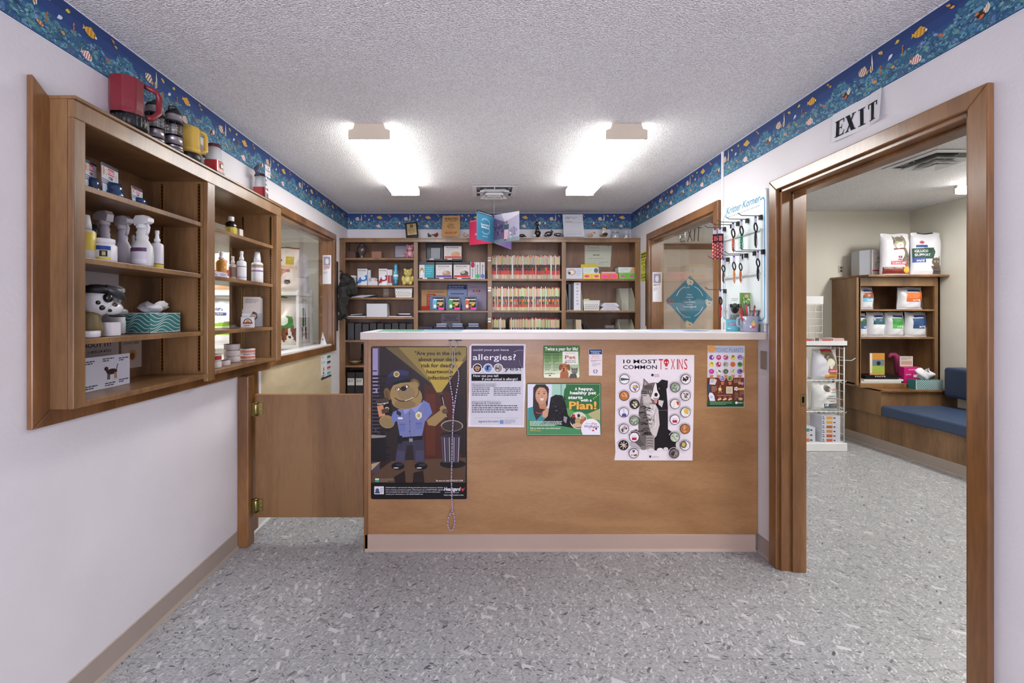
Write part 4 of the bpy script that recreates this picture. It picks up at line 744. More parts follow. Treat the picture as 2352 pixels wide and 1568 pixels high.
DL = lambda x, X: X*1000/(x-CX)
# posters fixed to the back of the first bay
A = left_art(XK+.0015, 1.47, 1.55); b = A.b; b.box(XK+.0003, XK+.0015, 1.47, 1.93, 1.10, 1.55, (196, 188, 190)); A.k = 1e-4
A.rect(.28, .235, .45, .295, '#17151a'); A.text('LEAVE HOME WITHOUT IT!', .02, .30+.02, .016, .40, '#2b262c', .015); A.text('Call your Shelter for Details, or call 1-800-24-4753', .02, .345, .011, .40, '#2b262c', .01); A.rect(.0, .36, .46, .363, '#3b363c'); A.text('AND', .30, .282, .035, .12, '#efeaec', .02); A.text('STAY', .30, .215, .02, .1, '#4a444a', .01)
b.build('wall_poster', PAPER, label='large pale poster taped behind the lower shelves of the first display bay', cat='poster')
A = left_art(XK+.0015, 1.945, 1.28); b = A.b; b.box(XK+.0003, XK+.0015, 1.945, 2.06, 1.12, 1.28, (186, 172, 160)); A.k = 1e-4
A.text('CRAFTED', .015, .03, .011, .08, '#5a4a40', .01); A.text('DOWN HERE', .01, .05, .011, .09, '#5a4a40', .01); A.ell(.06, .10, .025, .025, '#b98a5c', 14); A.ell(.06, .105, .013, .016, '#7a5232', 12)
b.build('wall_poster', PAPER, label='small cream poster with an orange emblem behind the lower shelf of the first bay', cat='poster')
# card with two hounds standing on the bottom shelf
A = plane_art((-1.46, 1.50, 1.205), (-.02, .36, 0), (1, .055, .0)); b = A.b
P = [A.f(u, v) for u, v in ((0, 0), (.33, 0), (.33, .127), (0, .127))]; b.add([Vector(p) for p in P]+[Vector(p)-Vector((.002, 0, 0)) for p in P], [(0, 1, 2, 3), (7, 6, 5, 4), (0, 4, 5, 1), (1, 5, 6, 2), (2, 6, 7, 3), (3, 7, 4, 0)], (205, 208, 222))
A.k = 2e-4
def hound(u, v, s_, c):
    A.ell(u, v, .024*s_, .010*s_, c, 12); A.ell(u-.024*s_, v-.012*s_, .009*s_, .007*s_, c, 10); A.line([(u-.018*s_, v), (u-.024*s_, v-.012*s_)], .010*s_, c); A.line([(u+.02*s_, v-.004*s_), (u+.026*s_, v-.024*s_)], .003*s_, c)
    for q_ in (-.016, -.010, .012, .018): A.line([(u+q_*s_, v+.004), (u+q_*s_*1.1, v+.026*s_)], .0045*s_, '#a87a5a' if q_ > 0 else c)
hound(.06, .075, 1, '#2c2220'); hound(.235, .065, 1.15, '#3a2a26')
for u, v in ((.01, .012), (.10, .012), (.19, .008), (.27, .012), (.02, .10), (.11, .105), (.20, .105), (.27, .10)): A.words(u, u+.055, v, v+.016, 2, '#3a3644', .004, int(u*100))
b.build('information_card', PRINT, label='white card printed with two standing hounds leaning on the lowest shelf', cat='card')
def M_at(x, y, z, rz=0, s=1, tilt=0): return Matrix.Translation((x, y, z)) @ Matrix.Rotation(rz, 4, 'Z') @ Matrix.Rotation(tilt, 4, 'Y') @ Matrix.Scale(s, 4)
# ---- toys in card packs
def toy_pack(px_, w_, h, label, X=-1.43, lean=.0):
    y = DL(px_, X); t = thing('chew_toy_pack', label, 'toy', (X, y, 1.811), 'blue chew toys in printed card packs')
    A = plane_art((X, y-w_/2, 1.811+h), (-.25, 1, 0), (1, .25, 0)); b = A.b; n = Vector((1, .25, 0)).normalized()
    def slab(pts, th, c):
        P = [Vector(A.f(u, v)) for u, v in pts]; k = len(P); b.add(P+[p-n*th for p in P], [tuple(range(k)), tuple(range(k, 2*k))[::-1]]+[(i, i+k, (i+1) % k+k, (i+1) % k) for i in range(k)], c)
    slab([(0, .006), (w_*.98, 0), (w_*1.0, h*.55), (w_*.92, h), (w_*.12, h), (w_*.03, h*.5)], .003, (208, 206, 214)); A.k = 1e-4
    A.poly([(0, .004), (w_, .0), (w_, .012), (0, .016)], '#2a2c40'); A.ell(w_*.12, h*.24, w_*.06, h*.13, '#c98a4a', 12); A.ell(w_*.26, h*.25, w_*.055, h*.09, '#8f93a8', 12); A.ell(w_*.26, h*.25, w_*.035, h*.06, '#d6d6de', 12)
    A.rect(w_*.36, h*.12, w_*.74, h*.30, '#b8233c'); A.text('KONG', w_*.38, h*.27, h*.11, w_*.34, '#e8d4d8', .03); A.text('XTREME', w_*.4, h*.42, h*.08, w_*.26, '#1c1a20', .02)
    for i in range(3): A.rect(w_*.02, h*(.46+i*.055), w_*.99, h*(.485+i*.055), '#23417e')
    A.rect(w_*.82, h*.22, w_*.92, h*.40, '#b9bcc6'); A.rect(w_*.06, h*.62, w_*.36, h*.97, '#c5d4e2')
    b.build('card', PRINT, t); b = B(); c0 = Vector(A.f(w_*.62, h*.76)); b.lathe([(.28*w_, -h*.24), (.35*w_, -h*.18), (.35*w_, 0), (.29*w_, .03*h), (.31*w_, .12*h), (.24*w_, .26*h)], (c0.x-.0, c0.y, c0.z), 16, (38, 66, 104)); b.build('toy', SHINY, t); return t
toy_pack(214, .07, .125, 'blue chew toy pack half hidden at the left end of the top display shelf', -1.44)
toy_pack(262, .112, .135, 'large blue chew toy pack in the middle of the top display shelf')
toy_pack(322, .085, .088, 'smaller blue chew toy pack right of the large one on the top display shelf')
b = B(); b.M = M_at(-1.42, 2.02, 1.8115, .4); b.box(-.025, .025, -.045, .045, 0, .0015, (150, 132, 120)); b.box(-.02, .02, -.04, .01, .0015, .0019, (96, 80, 74)); b.build('shelf_card', PAPER, label='small brown price card lying on the top display shelf', cat='card')
# ---- bottles
def spray_bottle(x, y, z, h, rz, label, col=(200, 196, 204), head=(206, 202, 208), lab=None, r=.036, group='white trigger spray bottles'):
    t = thing('spray_bottle', label, 'bottle', (x, y, z), group); M = M_at(x, y, z+.001, rz)
    b = B(); b.M = M; k = h/.22
    b.lathe([(r*.9, 0), (r*1.05, .004), (r*1.08, .05*k), (r*1.0, .085*k), (r*.72, .105*k), (r*.56, .115*k), (r*.62, .125*k), (r*.54, .135*k), (r*.62, .145*k), (r*.5, .155*k), (r*.5, .163*k)], (0, 0, 0), 18, col, sy=.72); bb_ = b.build('bottle_body', PLASTIC, t)
    if lab:
        b = B(); b.M = M; n = 10; vs = []; fs = []; cc = []
        for j, zz in enumerate((.012*k, .03*k, .062*k, .078*k)):
            for i in range(n+1): a = math.radians(-150+120*i/n); vs.append((r*1.1*math.cos(a), r*1.1*.72*math.sin(a), zz))
        for j in range(3):
            for i in range(n): fs.append((j*(n+1)+i, j*(n+1)+i+1, (j+1)*(n+1)+i+1, (j+1)*(n+1)+i)); cc.append(lab[j])
        b.add(vs, fs, cc, smooth=True); b.build('bottle_label', PRINT, bb_)
    b = B(); b.M = M; zz = .163*k
    b.lathe([(r*.5, zz), (r*.52, zz+.002), (r*.5, zz+.018*k)], (0, 0, 0), 14, head); P = [(-.028, .012), (.030, .020), (.046, .026), (.046, .042), (.020, .056), (-.022, .056), (-.034, .040)]
    b.prism([(a*k, zz+c*k) for a, c in P], -.014*k, .014*k, lambda a, c, kk: (a, kk, c), head); b.build('spray_head', PLASTIC, t, bevel=.003)
    b = B(); b.M = M; b.tube([(.026*k, 0, zz+.020*k), (.034*k, 0, zz+.004*k), (.030*k, 0, zz-.014*k), (.022*k, 0, zz-.026*k)], .0055*k, 8, head); b.build('trigger', PLASTIC, t); return t
Z2 = 1.562
spray_bottle(-1.50, DL(240, -1.50), Z2, .215, 2.9, 'white trigger spray bottle standing behind the blue labelled jar')
spray_bottle(-1.50, DL(282, -1.50), Z2, .215, -.3, 'plain white trigger spray bottle in the middle of three on the shelf')
spray_bottle(-1.40, DL(327, -1.40), Z2, .212, -.2, 'white trigger spray bottle with a purple round-topped label', (208, 208, 206), (214, 214, 216), [(214, 210, 216), (200, 196, 206), (92, 58, 88)], .042)
def jar(x, y, z, r, h, label, body=(216, 214, 220), cap=(222, 220, 226), bands=None, capr=.82, name='jar', cat='jar', n=22, group=None, caph=.2, mats=PLASTIC):
    t = thing(name, label, cat, (x, y, z), group); b = B(); s_ = h*(1-caph)
    pr = [(r*.95, 0), (r, .003)]
    if bands: pr = [(r*.95, 0), (r, .003, bands[0])]+[(r*1.004, s_*q_, c_) for q_, c_ in bands[1:]]+[(r, s_*.86, body)]
    else: pr += [(r, s_*.86)]
    pr += [(r*capr, s_*.97), (r*capr*.98, s_)]
    b.lathe(pr, (x, y, z+.001), n, body); b.build('jar_body', mats, t); b = B(); b.lathe([(r*capr*1.02, s_), (r*capr*1.04, s_+.002), (r*capr*1.04, h-.002), (r*capr, h)], (x, y, z+.001), n, cap); b.build('lid', PLASTIC, t); return t
tj = jar(-1.40, DL(238, -1.40), Z2, .040, .083, 'squat white supplement jar with a blue and yellow label')
b = B()
def label_patch(b, c, r, z0, z1, a0, a1, col, n=8, sy=1):
    vs = []; fs = []
    for i in range(n+1):
        a = math.radians(a0+(a1-a0)*i/n)
        for z in (z0, z1): vs.append((c[0]+r*math.cos(a), c[1]+r*sy*math.sin(a), z))
    for i in range(n): fs.append((2*i, 2*i+2, 2*i+3, 2*i+1))
    b.add(vs, fs, col, smooth=True)
c = (-1.40, DL(238, -1.40)); label_patch(b, c, .0408, Z2+.006, Z2+.055, -165, -100, (222, 220, 226)); label_patch(b, c, .041, Z2+.012, Z2+.045, -160, -125, (150, 146, 156)); label_patch(b, c, .0408, Z2+.006, Z2+.014, -85, -20, (214, 196, 70)); label_patch(b, c, .0408, Z2+.040, Z2+.055, -85, -20, (44, 74, 140)); label_patch(b, c, .0408, Z2+.014, Z2+.040, -85, -20, (206, 206, 196)); label_patch(b, c, .0412, Z2+.016, Z2+.038, -66, -34, (34, 40, 46)); label_patch(b, c, .0414, Z2+.02, Z2+.034, -56, -42, (190, 176, 120)); b.build('jar_label', PRINT, tj)
def pump(x, y, z, r, h, label, body, cap, bands=None, sy=1, neck=.35, name='mist_bottle', group=None, mats=PLASTIC, domed=False):
    t = thing(name, label, 'bottle', (x, y, z), group); b = B(); s_ = h*.68; pr = [(r*.95, 0), (r, .003, (bands or [body])[0])]
    for q_, c_ in (bands or [0])[1:]: pr.append((r*1.003, s_*q_, c_))
    pr += [(r, s_*.9, body), (r*.8, s_*.97, body), (r*neck, s_+.001, body), (r*neck, s_+.004, body)]
    b.lathe(pr, (x, y, z+.001), 18, body, sy=sy); b.build('bottle_body', mats, t); b = B()
    b.lathe([(r*.5, s_+.004), (r*.5, s_+h*.09), (r*.34, s_+h*.12), (r*.30, s_+h*.22), (r*.36, s_+h*.24), (r*.34, h)] if not domed else [(r*.62, s_+.002), (r*.58, h*.8), (r*.42, h)], (x, y, z+.001), 14, cap); b.build('cap', PLASTIC, t); return t
pump(-1.40, DL(361, -1.40), Z2, .0235, .165, 'slim white mist bottle with a yellow foot standing at the right of the spray bottles', (212, 212, 214), (222, 222, 226), [(214, 192, 60), (.16, (70, 60, 110)), (.19, (206, 204, 212))])
pump(-1.50, DL(306, -1.50), Z2, .020, .145, 'small grey capped bottle half hidden between two white spray bottles', (190, 188, 192), (150, 150, 152))
pump(-1.50, DL(213, -1.50), Z2, .032, .15, 'dark bottle standing at the back left behind the jar', (40, 26, 30), (34, 24, 28), domed=True)
pump(-1.42, DL(196, -1.42), Z2, .03, .16, 'white bottle with a yellow label at the far left of the second shelf', (206, 204, 206), (206, 204, 206), [(206, 204, 206), (.3, (214, 190, 70))], domed=True)
# third shelf: dog head, bottle behind, tissue box, tray
Z3 = 1.285
t = thing('animal_head_figure', 'black and white painted dog head figure with a grey muzzle', 'figure', (-1.43, DL(222, -1.43), Z3)); y = DL(222, -1.43); x = -1.41
b = B(); b.lathe([(.035, 0), (.040, .03), (.032, .07), (.03, .09)], (x-.02, y-.03, Z3+.001), 14, (120, 104, 66)); b.build('neck', PLASTIC, t)
b = B(); b.sph((x-.01, y-.01, Z3+.125), (.045, .055, .05), 16, (214, 214, 216)); b.sph((x+.012, y+.03, Z3+.105), (.03, .04, .026), 14, (210, 210, 212)); [b.sph((x-.01+dx, y-.01+dy, Z3+.125+dz), rr, 8, (24, 24, 26)) for dx, dy, dz, rr in ((.036, -.02, -.018, .010), (.038, .012, -.028, .007), (.034, -.034, .0, .008), (.040, .0, .010, .006))]; b.build('head', SHINY, t)
b = B(); b.sph((x+.012, y+.062, Z3+.092), (.022, .036, .016), 12, (128, 130, 136)); b.sph((x+.012, y+.06, Z3+.077), (.024, .040, .006), 12, (20, 20, 22)); b.build('muzzle', PLASTIC, t)
b = B(); b.sph((x-.01, y-.005, Z3+.172), (.046, .055, .022), 14, (22, 22, 24)); b.tube([(x+.02, y-.01, Z3+.18), (x+.035, y+.025, Z3+.165), (x+.04, y+.05, Z3+.138)], [.014, .02, .008], 10, (52, 54, 58)); b.build('ears', PLASTIC, t)
b = B(); b.sph((x+.034, y-.015, Z3+.142), .017, 12, (16, 16, 18)); b.build('nose', SHINY, t); b = B(); b.sph((x+.034, y+.016, Z3+.118), .009, 10, (70, 44, 34)); b.sph((x+.041, y+.016, Z3+.118), .004, 8, (12, 10, 10)); b.build('eye', SHINY, t)
spray_bottle(-1.52, DL(262, -1.52), Z3, .20, -.2, 'white trigger spray bottle with printed label behind the dog head figure', (200, 204, 208), (200, 198, 204), [(206, 208, 214), (196, 200, 210), (200, 206, 214)], .042)
b = B(); b.lathe([(.045, 0), (.048, .004), (.048, .022), (.045, .024), (.044, .006)], (-1.40, DL(200, -1.385), Z3+.001), 20, (208, 206, 210)); b.build('tray', PLASTIC, label='shallow white round tray in front of the dog head figure', cat='tray')
b = B(); yy = DL(257, -1.41); b.rbox(-1.445, -1.395, yy-.03, yy+.035, Z3+.001, Z3+.052, .018, (214, 212, 218)); b.build('container', PLASTIC, label='low rounded white container right of the round tray', cat='container')
def wave_box(x0, x1, y0, y1, z0, z1, label, faces, rz=0, tis=1.0):
    t = thing('tissue_box', label, 'tissue box', ((x0+x1)/2, (y0+y1)/2, z0)); b = B(); b.box(x0, x1, y0, y1, z0, z1, (56, 118, 116)); h = z1-z0
    for f, n, L, ph in faces:
        A = Art(f, n, b, base=3e-4, step=2e-5)
        k = 0; stp = h*.19
        for i in range(-int(h/stp)-6, int(L/stp)+3):
            P = [(i*stp*1.25+a*h*1.15+math.sin(a*5+ph+i*.35)*h*.10, h*(1-a)) for a in [j/10 for j in range(11)]] if ph < 1.5 else [(L*j/14, i*stp*.9+math.sin(j*.55+i*.5)*h*.16+h*.3) for j in range(15)]
            P = [(min(max(u, .001), L-.001), min(max(v, .001), h-.001)) for u, v in P]; A.line(P, h*(.03 if ph > 1.5 else .06), '#cdd6d6')
    b.build('box', PAPER, t, bevel=.0015)
    cx, cy = (x0+x1)/2, (y0+y1)/2; rd = random.Random(4); b = B(); vs = []; fs = []; n = 16
    for j in range(7):
        q_ = j/6
        for i in range(n):
            a = 6.283*i/n; rr = (.018+.030*math.sin(q_*2.6))*(1+.35*math.sin(3*a+j)); vs.append((cx+rr*math.cos(a)*.8*tis, cy+rr*(1.25 if tis == 1 else .8)*math.sin(a)+q_*.01, z1+.0005+q_*.045*tis*(1+.25*math.sin(2*a+1))))
    for j in range(6):
        for i in range(n): fs.append((j*n+i, j*n+(i+1) % n, (j+1)*n+(i+1) % n, (j+1)*n+i))
    b.add(vs, fs, (222, 220, 224), smooth=True); b.build('tissue', PAPER, t); return t
x0, x1 = -1.545, -1.425; y0, y1 = 1.87, 2.06
wave_box(x0, x1, y0, y1, Z3+.001, Z3+.087, 'teal and white wave pattern tissue box on the third display shelf', [(lambda u, v: (x1, y0+u, Z3+.088-v), (1, 0, 0), y1-y0, 2.2), (lambda u, v: (x0+u, y0, Z3+.088-v), (0, -1, 0), x1-x0, 2.6)])
# ---- second bay
ZA = 1.811; xx = -1.45
t = jar(xx, DL(531, xx), ZA, .030, .118, 'dark brown bottle with a yellow label and white cap on the upper shelf', body=(34, 22, 16), cap=(214, 212, 210), bands=[(34, 22, 16), (.08, (196, 178, 70)), (.6, (34, 22, 16))], capr=.5, name='medicine_bottle', cat='bottle', caph=.22, mats=SHINY)
b = B(); yy = DL(547, -1.5); b.box(-1.53, -1.48, yy-.02, yy+.02, ZA, ZA+.078, (206, 202, 196)); b.build('carton', PAPER, label='small white carton standing beside the dark brown bottle', cat='box')
ZB = 1.563
pump(-1.44, DL(508, -1.44), ZB, .028, .15, 'amber bottle of golden liquid with a white sprayer', (196, 140, 60), (212, 208, 204), mats=SHINY, sy=.8)
pump(-1.45, DL(535, -1.45), ZB, .022, .14, 'small cream bottle with a brown label and a pointed dropper', (196, 180, 170), (214, 208, 202), [(196, 180, 170), (.2, (132, 104, 92)), (.8, (196, 180, 170))], neck=.4)
pump(-1.41, DL(555, -1.41), ZB, .026, .172, 'tall plain white mist bottle next to the brown labelled dropper bottle', (216, 216, 218), (226, 226, 228), [(216, 216, 218), (.14, (120, 160, 190)), (.18, (216, 216, 218)), (.68, (60, 60, 66)), (.71, (216, 216, 218))])
pump(-1.42, DL(591, -1.42), ZB, .034, .195, 'large white shampoo bottle with a purple band and ribbed cap', (218, 218, 222), (224, 224, 226), [(218, 218, 222), (.52, (140, 110, 140)), (.60, (218, 218, 222)), (.72, (150, 130, 110)), (.86, (218, 218, 222))], domed=True)
pump(-1.45, DL(607, -1.45), ZB, .026, .175, 'white bottle with a blue cap behind the large shampoo bottle', (216, 220, 226), (48, 84, 166), [(216, 220, 226), (.25, (70, 110, 170)), (.3, (216, 220, 226)), (.6, (90, 170, 160)), (.66, (216, 220, 226))], domed=True)
A = left_art(-1.383, 2.205, ZB+.028); b = A.b; b.box(-1.41, -1.383, 2.205, 2.37, ZB, ZB+.028, (190, 184, 198)); A.k = 1e-4; A.line([(.03, .02), (.05, .012), (.07, .02)], .004, '#4a3a7a'); A.words(.1, .15, .006, .022, 3, '#7a6a9a', .003); b.build('carton', PRINT, label='flat lavender carton lying along the front of the bottle shelf', cat='box')
ZD = 1.285
y = 2.715; t = thing('brochure_holder', 'clear upright holder of grey leaflets with a small white card in front', 'holder', (-1.432, y, ZD)); MH = M_at(-1.432, y, ZD+.001, .47)
for i in range(4): b = B(); b.M = MH; b.box(-.048+i*.004, .048+i*.004, i*.009, .006+i*.009, .004, .188-i*.003, (198-i*9, 190-i*9, 186-i*9)); b.build('leaflet', PAPER, t)
b = B(); b.M = MH; A = Art(lambda u, v: (u-.048, 0, .188-v), (0, -1, 0), b); A.words(.012, .085, .012, .04, 3, '#6a6460', .003); A.poly([(.008, .185), (.008, .15), (.04, .12), (.055, .09), (.075, .10), (.08, .13), (.05, .16), (.03, .185)], '#4a2620'); A.poly([(.008, .185), (.008, .165), (.05, .15), (.03, .185)], '#b03038'); A.ell(.058, .12, .015, .013, '#d8b09a', 10); b.build('leaflet_print', PAPER, t)
b = B(); b.M = MH; b.box(-.055, .060, -.006, -.004, 0, .085); b.box(-.055, .060, .040, .042, 0, .11); b.box(.060, .062, -.006, .042, 0, .10); b.box(-.057, -.055, -.006, .042, 0, .06); b.build('holder', CLEAR, t)
yy = DL(569, -1.39); b = B(); b.M = M_at(-1.39, yy, ZD+.002, .47); b.box(-.036, .036, 0, .0015, 0, .062, (214, 208, 204)); A = Art(lambda u, v: (u-.036, 0, .062-v), (0, -1, 0), b, base=2e-4); A.arc(.036, .030, .020, 180, 360, .005, '#2f2c40', 12); A.ell(.036, .026, .011, .009, '#c9854a', 10); A.rect(.010, .031, .062, .039, '#6a2a24'); A.words(.014, .058, .044, .054, 2, '#5a5452', .003)
b.build('business_card', PAPER, label='white business card with an arched brown and red emblem standing on the shelf', cat='card')
b = B(); y = DL(530, -1.43); b.M = M_at(-1.43, y, ZD+.001, .2); b.box(-.03, .035, -.05, .05, 0, .002); b.prism([(-.03, 0), (.03, 0), (-.02, .04)], -.048, .048, lambda a, c, k: (a, k, c)); b.build('card_tray', CLEAR, label='low clear plastic card tray left of the business card', cat='tray')
def can(x, y, z, r, h, bands, label, group):
    t = thing('food_can', label, 'can', (x, y, z), group); b = B(); b.lathe([(r*.98, .001), (r, .002, bands[0])]+[(r, h*q_, c_) for q_, c_ in bands[1:]]+[(r, h-.003)], (x, y, z), 22, (196, 184, 180)); b.build('label_wrap', PRINT, t)
    b = B(); b.lathe([(r*1.0, h-.003), (r*1.02, h-.002), (r*1.02, h), (r*.96, h), (r*.94, h-.004)], (x, y, z), 22, (190, 190, 194)); b.build('rim', METAL, t); return t
zc = 1.0845; W_ = (206, 196, 196); cx_ = -1.47; cy_ = DL(533, cx_)
for i, s_ in enumerate(('lowest', 'middle', 'topmost')): can(cx_, cy_, zc+i*.036, .042, .0355, [W_, (.85, (214, 206, 204))], s_+' white can of the stack of three on the display bottom', 'stacked white pet food cans')
cy_ = DL(569, -1.45)
for i, s_ in enumerate(('lower', 'upper')): can(-1.45, cy_, zc+i*.036, .042, .0355, [W_, (.3, (196, 120, 96)), (.7, W_)], s_+' can with an orange and brown label in the stack of two', 'stacked white pet food cans')
can(-1.42, DL(514, -1.42), zc, .032, .028, [W_, (.8, W_)], 'single small plain white can in front of the stack of three', 'stacked white pet food cans')
for i, s_ in enumerate(('lower', 'upper')): can(-1.41, DL(492, -1.41), zc+i*.036, .034, .035, [(206, 200, 200), (.2, (170, 60, 50)) if i else (.2, (206, 200, 200)), (.8, (206, 200, 200))], s_+' can of the pair beside the frame between the two bays', 'stacked white pet food cans')
# ---- lanterns and torches on top of the cabinet
ZT = 2.0845; XT = -1.375
t = thing('lantern_torch', 'big red square-bodied torch with a black base, leftmost on top of the cabinet', 'torch', (XT, 1.70, ZT)); y = 1.675
b = B(); b.lathe([(.050, .0), (.058, .006), (.060, .03), (.056, .05)], (XT+.005, y+.02, ZT+.0), 24, (24, 24, 26)); 
for i in range(24): a = i*.2618; b.box(XT+.005+.057*math.cos(a)-.003, XT+.005+.057*math.cos(a)+.003, y+.02+.057*math.sin(a)-.003, y+.02+.057*math.sin(a)+.003, ZT+.006, ZT+.04, (34, 34, 36))
b.build('base', PLASTIC, t)
b = B(); vs = []; secs = [(.050, .054, .05), (.057, .050, .07), (.052, .046, .1), (.052, .046, .19)]
for rr, r2, z in secs:
    for i in range(8): a = math.pi/8+i*math.pi/4; q_ = 1 if z < .08 else 1.12; vs.append((XT+rr*math.cos(a)*q_, y+.01+r2*math.sin(a)*q_, ZT+z))
fs = [tuple(range(24, 32))]+[(j*8+i, j*8+(i+1) % 8, (j+1)*8+(i+1) % 8, (j+1)*8+i) for j in range(3) for i in range(8)]
b.add(vs, fs, (122, 32, 44)); b.build('body', PLASTIC, t, bevel=.004)
b = B(); b.tube([(XT+.04, y+.05, ZT+.185), (XT+.06, y+.085, ZT+.18), (XT+.062, y+.10, ZT+.16), (XT+.06, y+.10, ZT+.10), (XT+.052, y+.07, ZT+.065), (XT+.045, y+.055, ZT+.06)], [.010, .011, .011, .011, .011, .010], 8, (128, 34, 46)); b.build('handle', PLASTIC, t)
def cage_lantern(px_, X, label, top):
    y = DL(px_, X); t = thing('camping_lantern', label, 'lantern', (X, y, ZT), 'black and silver cage lanterns'); b = B()
    b.lathe([(.034, 0), (.037, .003), (.037, .008, (30, 30, 32)), (.035, .010), (.035, .018), (.036, .020, (28, 28, 30)), (.036, .026), (.033, .028, (168, 160, 166)), (.033, .058), (.036, .060, (26, 26, 28)), (.036, .068)], (X, y, ZT), 20, (140, 134, 140)); b.build('base', METAL, t)
    b = B(); b.lathe([(.026, .068), (.026, .125)], (X, y, ZT), 16, (220, 220, 224)); b.build('globe', CLEAR, t); b = B()
    b.lathe([(.012, .07), (.012, .12)], (X, y, ZT), 10, (214, 212, 208)); b.build('lamp', PLASTIC, t); b = B()
    for i in range(8): a = i*math.pi/4; b.tube([(X+.032*math.cos(a), y+.032*math.sin(a), ZT+.066), (X+.033*math.cos(a), y+.033*math.sin(a), ZT+.128)], .0013, 5, (150, 146, 150))
    for zz in (.080, .095, .110): b.tube([(X+.033*math.cos(a), y+.033*math.sin(a), ZT+zz) for a in [i*math.pi/8 for i in range(16)]], .0012, 5, (150, 146, 150), closed=True)
    b.build('cage', METAL, t); b = B(); b.lathe([(.036, .125, (28, 28, 30)), (.036, .13), (.033, .132, (140, 132, 134)), (.032, .158), (.034, .16, (24, 24, 26)), (.028, .172), (.012, .182), (.008, .19)], (X, y, ZT), 20, (24, 24, 26)); b.build('cap', PLASTIC, t)
    b = B(); s_ = 1 if top else -1; b.tube([(X, y-.03, ZT+.165), (X+.005, y-.034*s_, ZT+.185), (X+.01, y-.005, ZT+.198), (X+.005, y+.03, ZT+.185), (X, y+.032, ZT+.165)], .004, 6, (24, 24, 26)); b.build('handle', PLASTIC, t)
cage_lantern(356, -1.385, 'black and silver cage lantern right beside the red torch', False)
cage_lantern(399, -1.36, 'black and silver cage lantern beside the yellow torch, second from the red torch', True)
t = thing('lantern_torch', 'yellow torch with a black base on top of the cabinet', 'torch', (XT, 2.07, ZT)); y = 2.05
b = B(); b.lathe([(.042, 0), (.046, .004), (.047, .028), (.043, .036)], (XT, y, ZT), 22, (26, 26, 28)); b.build('base', PLASTIC, t)
b = B(); b.lathe([(.040, .036), (.050, .044), (.048, .05), (.050, .056), (.046, .064), (.045, .080), (.045, .155), (.040, .162)], (XT, y, ZT), 8, (204, 168, 72), smooth=False); b.build('body', PLASTIC, t, bevel=.003)
b = B(); b.tube([(XT+.025, y+.035, ZT+.156), (XT+.03, y+.068, ZT+.153), (XT+.03, y+.074, ZT+.14), (XT+.03, y+.074, ZT+.075), (XT+.025, y+.045, ZT+.058)], .010, 8, (210, 176, 78)); b.sph((XT+.036, y+.052, ZT+.045), .008, 8, (30, 28, 24)); b.build('handle', PLASTIC, t)
def square_lantern(px_, X, label, packed):
    y = DL(px_, X); t = thing('camping_lantern', label, 'lantern', (X, y, ZT)); r = .034
    b = B(); b.rbox(X-r-.004, X+r+.004, y-r-.004, y+r+.004, ZT, ZT+.012, .012, (28, 26, 28)); b.build('foot', PLASTIC, t)
    b = B(); b.rbox(X-r, X+r, y-r, y+r, ZT+.012, ZT+.066, .012, (172, 36, 44)); b.build('battery_case', SHINY, t); b = B(); b.rbox(X+r-.001, X+r+.002, y-.004, y+.020, ZT+.03, ZT+.056, .005, (30, 28, 30), ax='x'); b.rbox(X+r+.001, X+r+.004, y-.001, y+.017, ZT+.034, ZT+.052, .004, (200, 196, 170), ax='x'); b.build('switch', PLASTIC, t)
    b = B(); b.lathe([(r*1.15, .066), (r*1.12, .07), (r*.95, .135)], (X, y, ZT), 20, (206, 208, 208)); b.build('globe', PLASTIC, t)
    b = B(); b.lathe([(r*1.05, .135), (r*1.08, .14), (r*1.0, .150), (r*.5, .156)], (X, y, ZT), 20, (84, 26, 38)); b.build('cap', PLASTIC, t)
    if packed:
        A = left_art(X+.046, y-.035, ZT+.205); b = A.b; b.box(X+.043, X+.0455, y-.035, y+.03, ZT+.135, ZT+.205, (206, 204, 208)); A.k = 1e-4-.0005; A.text('Energizer', .004, .036, .012, .055, '#1c1a1e', .02); A.poly([(.03, .018), (.045, .008), (.042, .018)], '#2a262a'); A.text('LED', .035, .055, .008, .02, '#8a2a34', .02)
        b.box(X+.043, X+.0455, y-.034, y-.014, ZT+.001, ZT+.135, (120, 116, 130)); 
        for i in range(4): A.ell(-.0+.011, .085+i*.026, .007, .009, '#e2e0e6', 10)
        b.build('card', PRINT, t)
        b = B(); b.tube([(X+.01, y-.05, ZT+.13), (X+.0, y-.055, ZT+.17), (X+.0, y-.03, ZT+.2)], [.012, .016, .006], 8, (58, 64, 84)); b.build('strap', PLASTIC, t)
square_lantern(491, -1.375, 'red and white camping lantern right of the yellow torch', False)
square_lantern(599, -1.375, 'red and white lantern in its printed card packaging, alone near the window end', True)
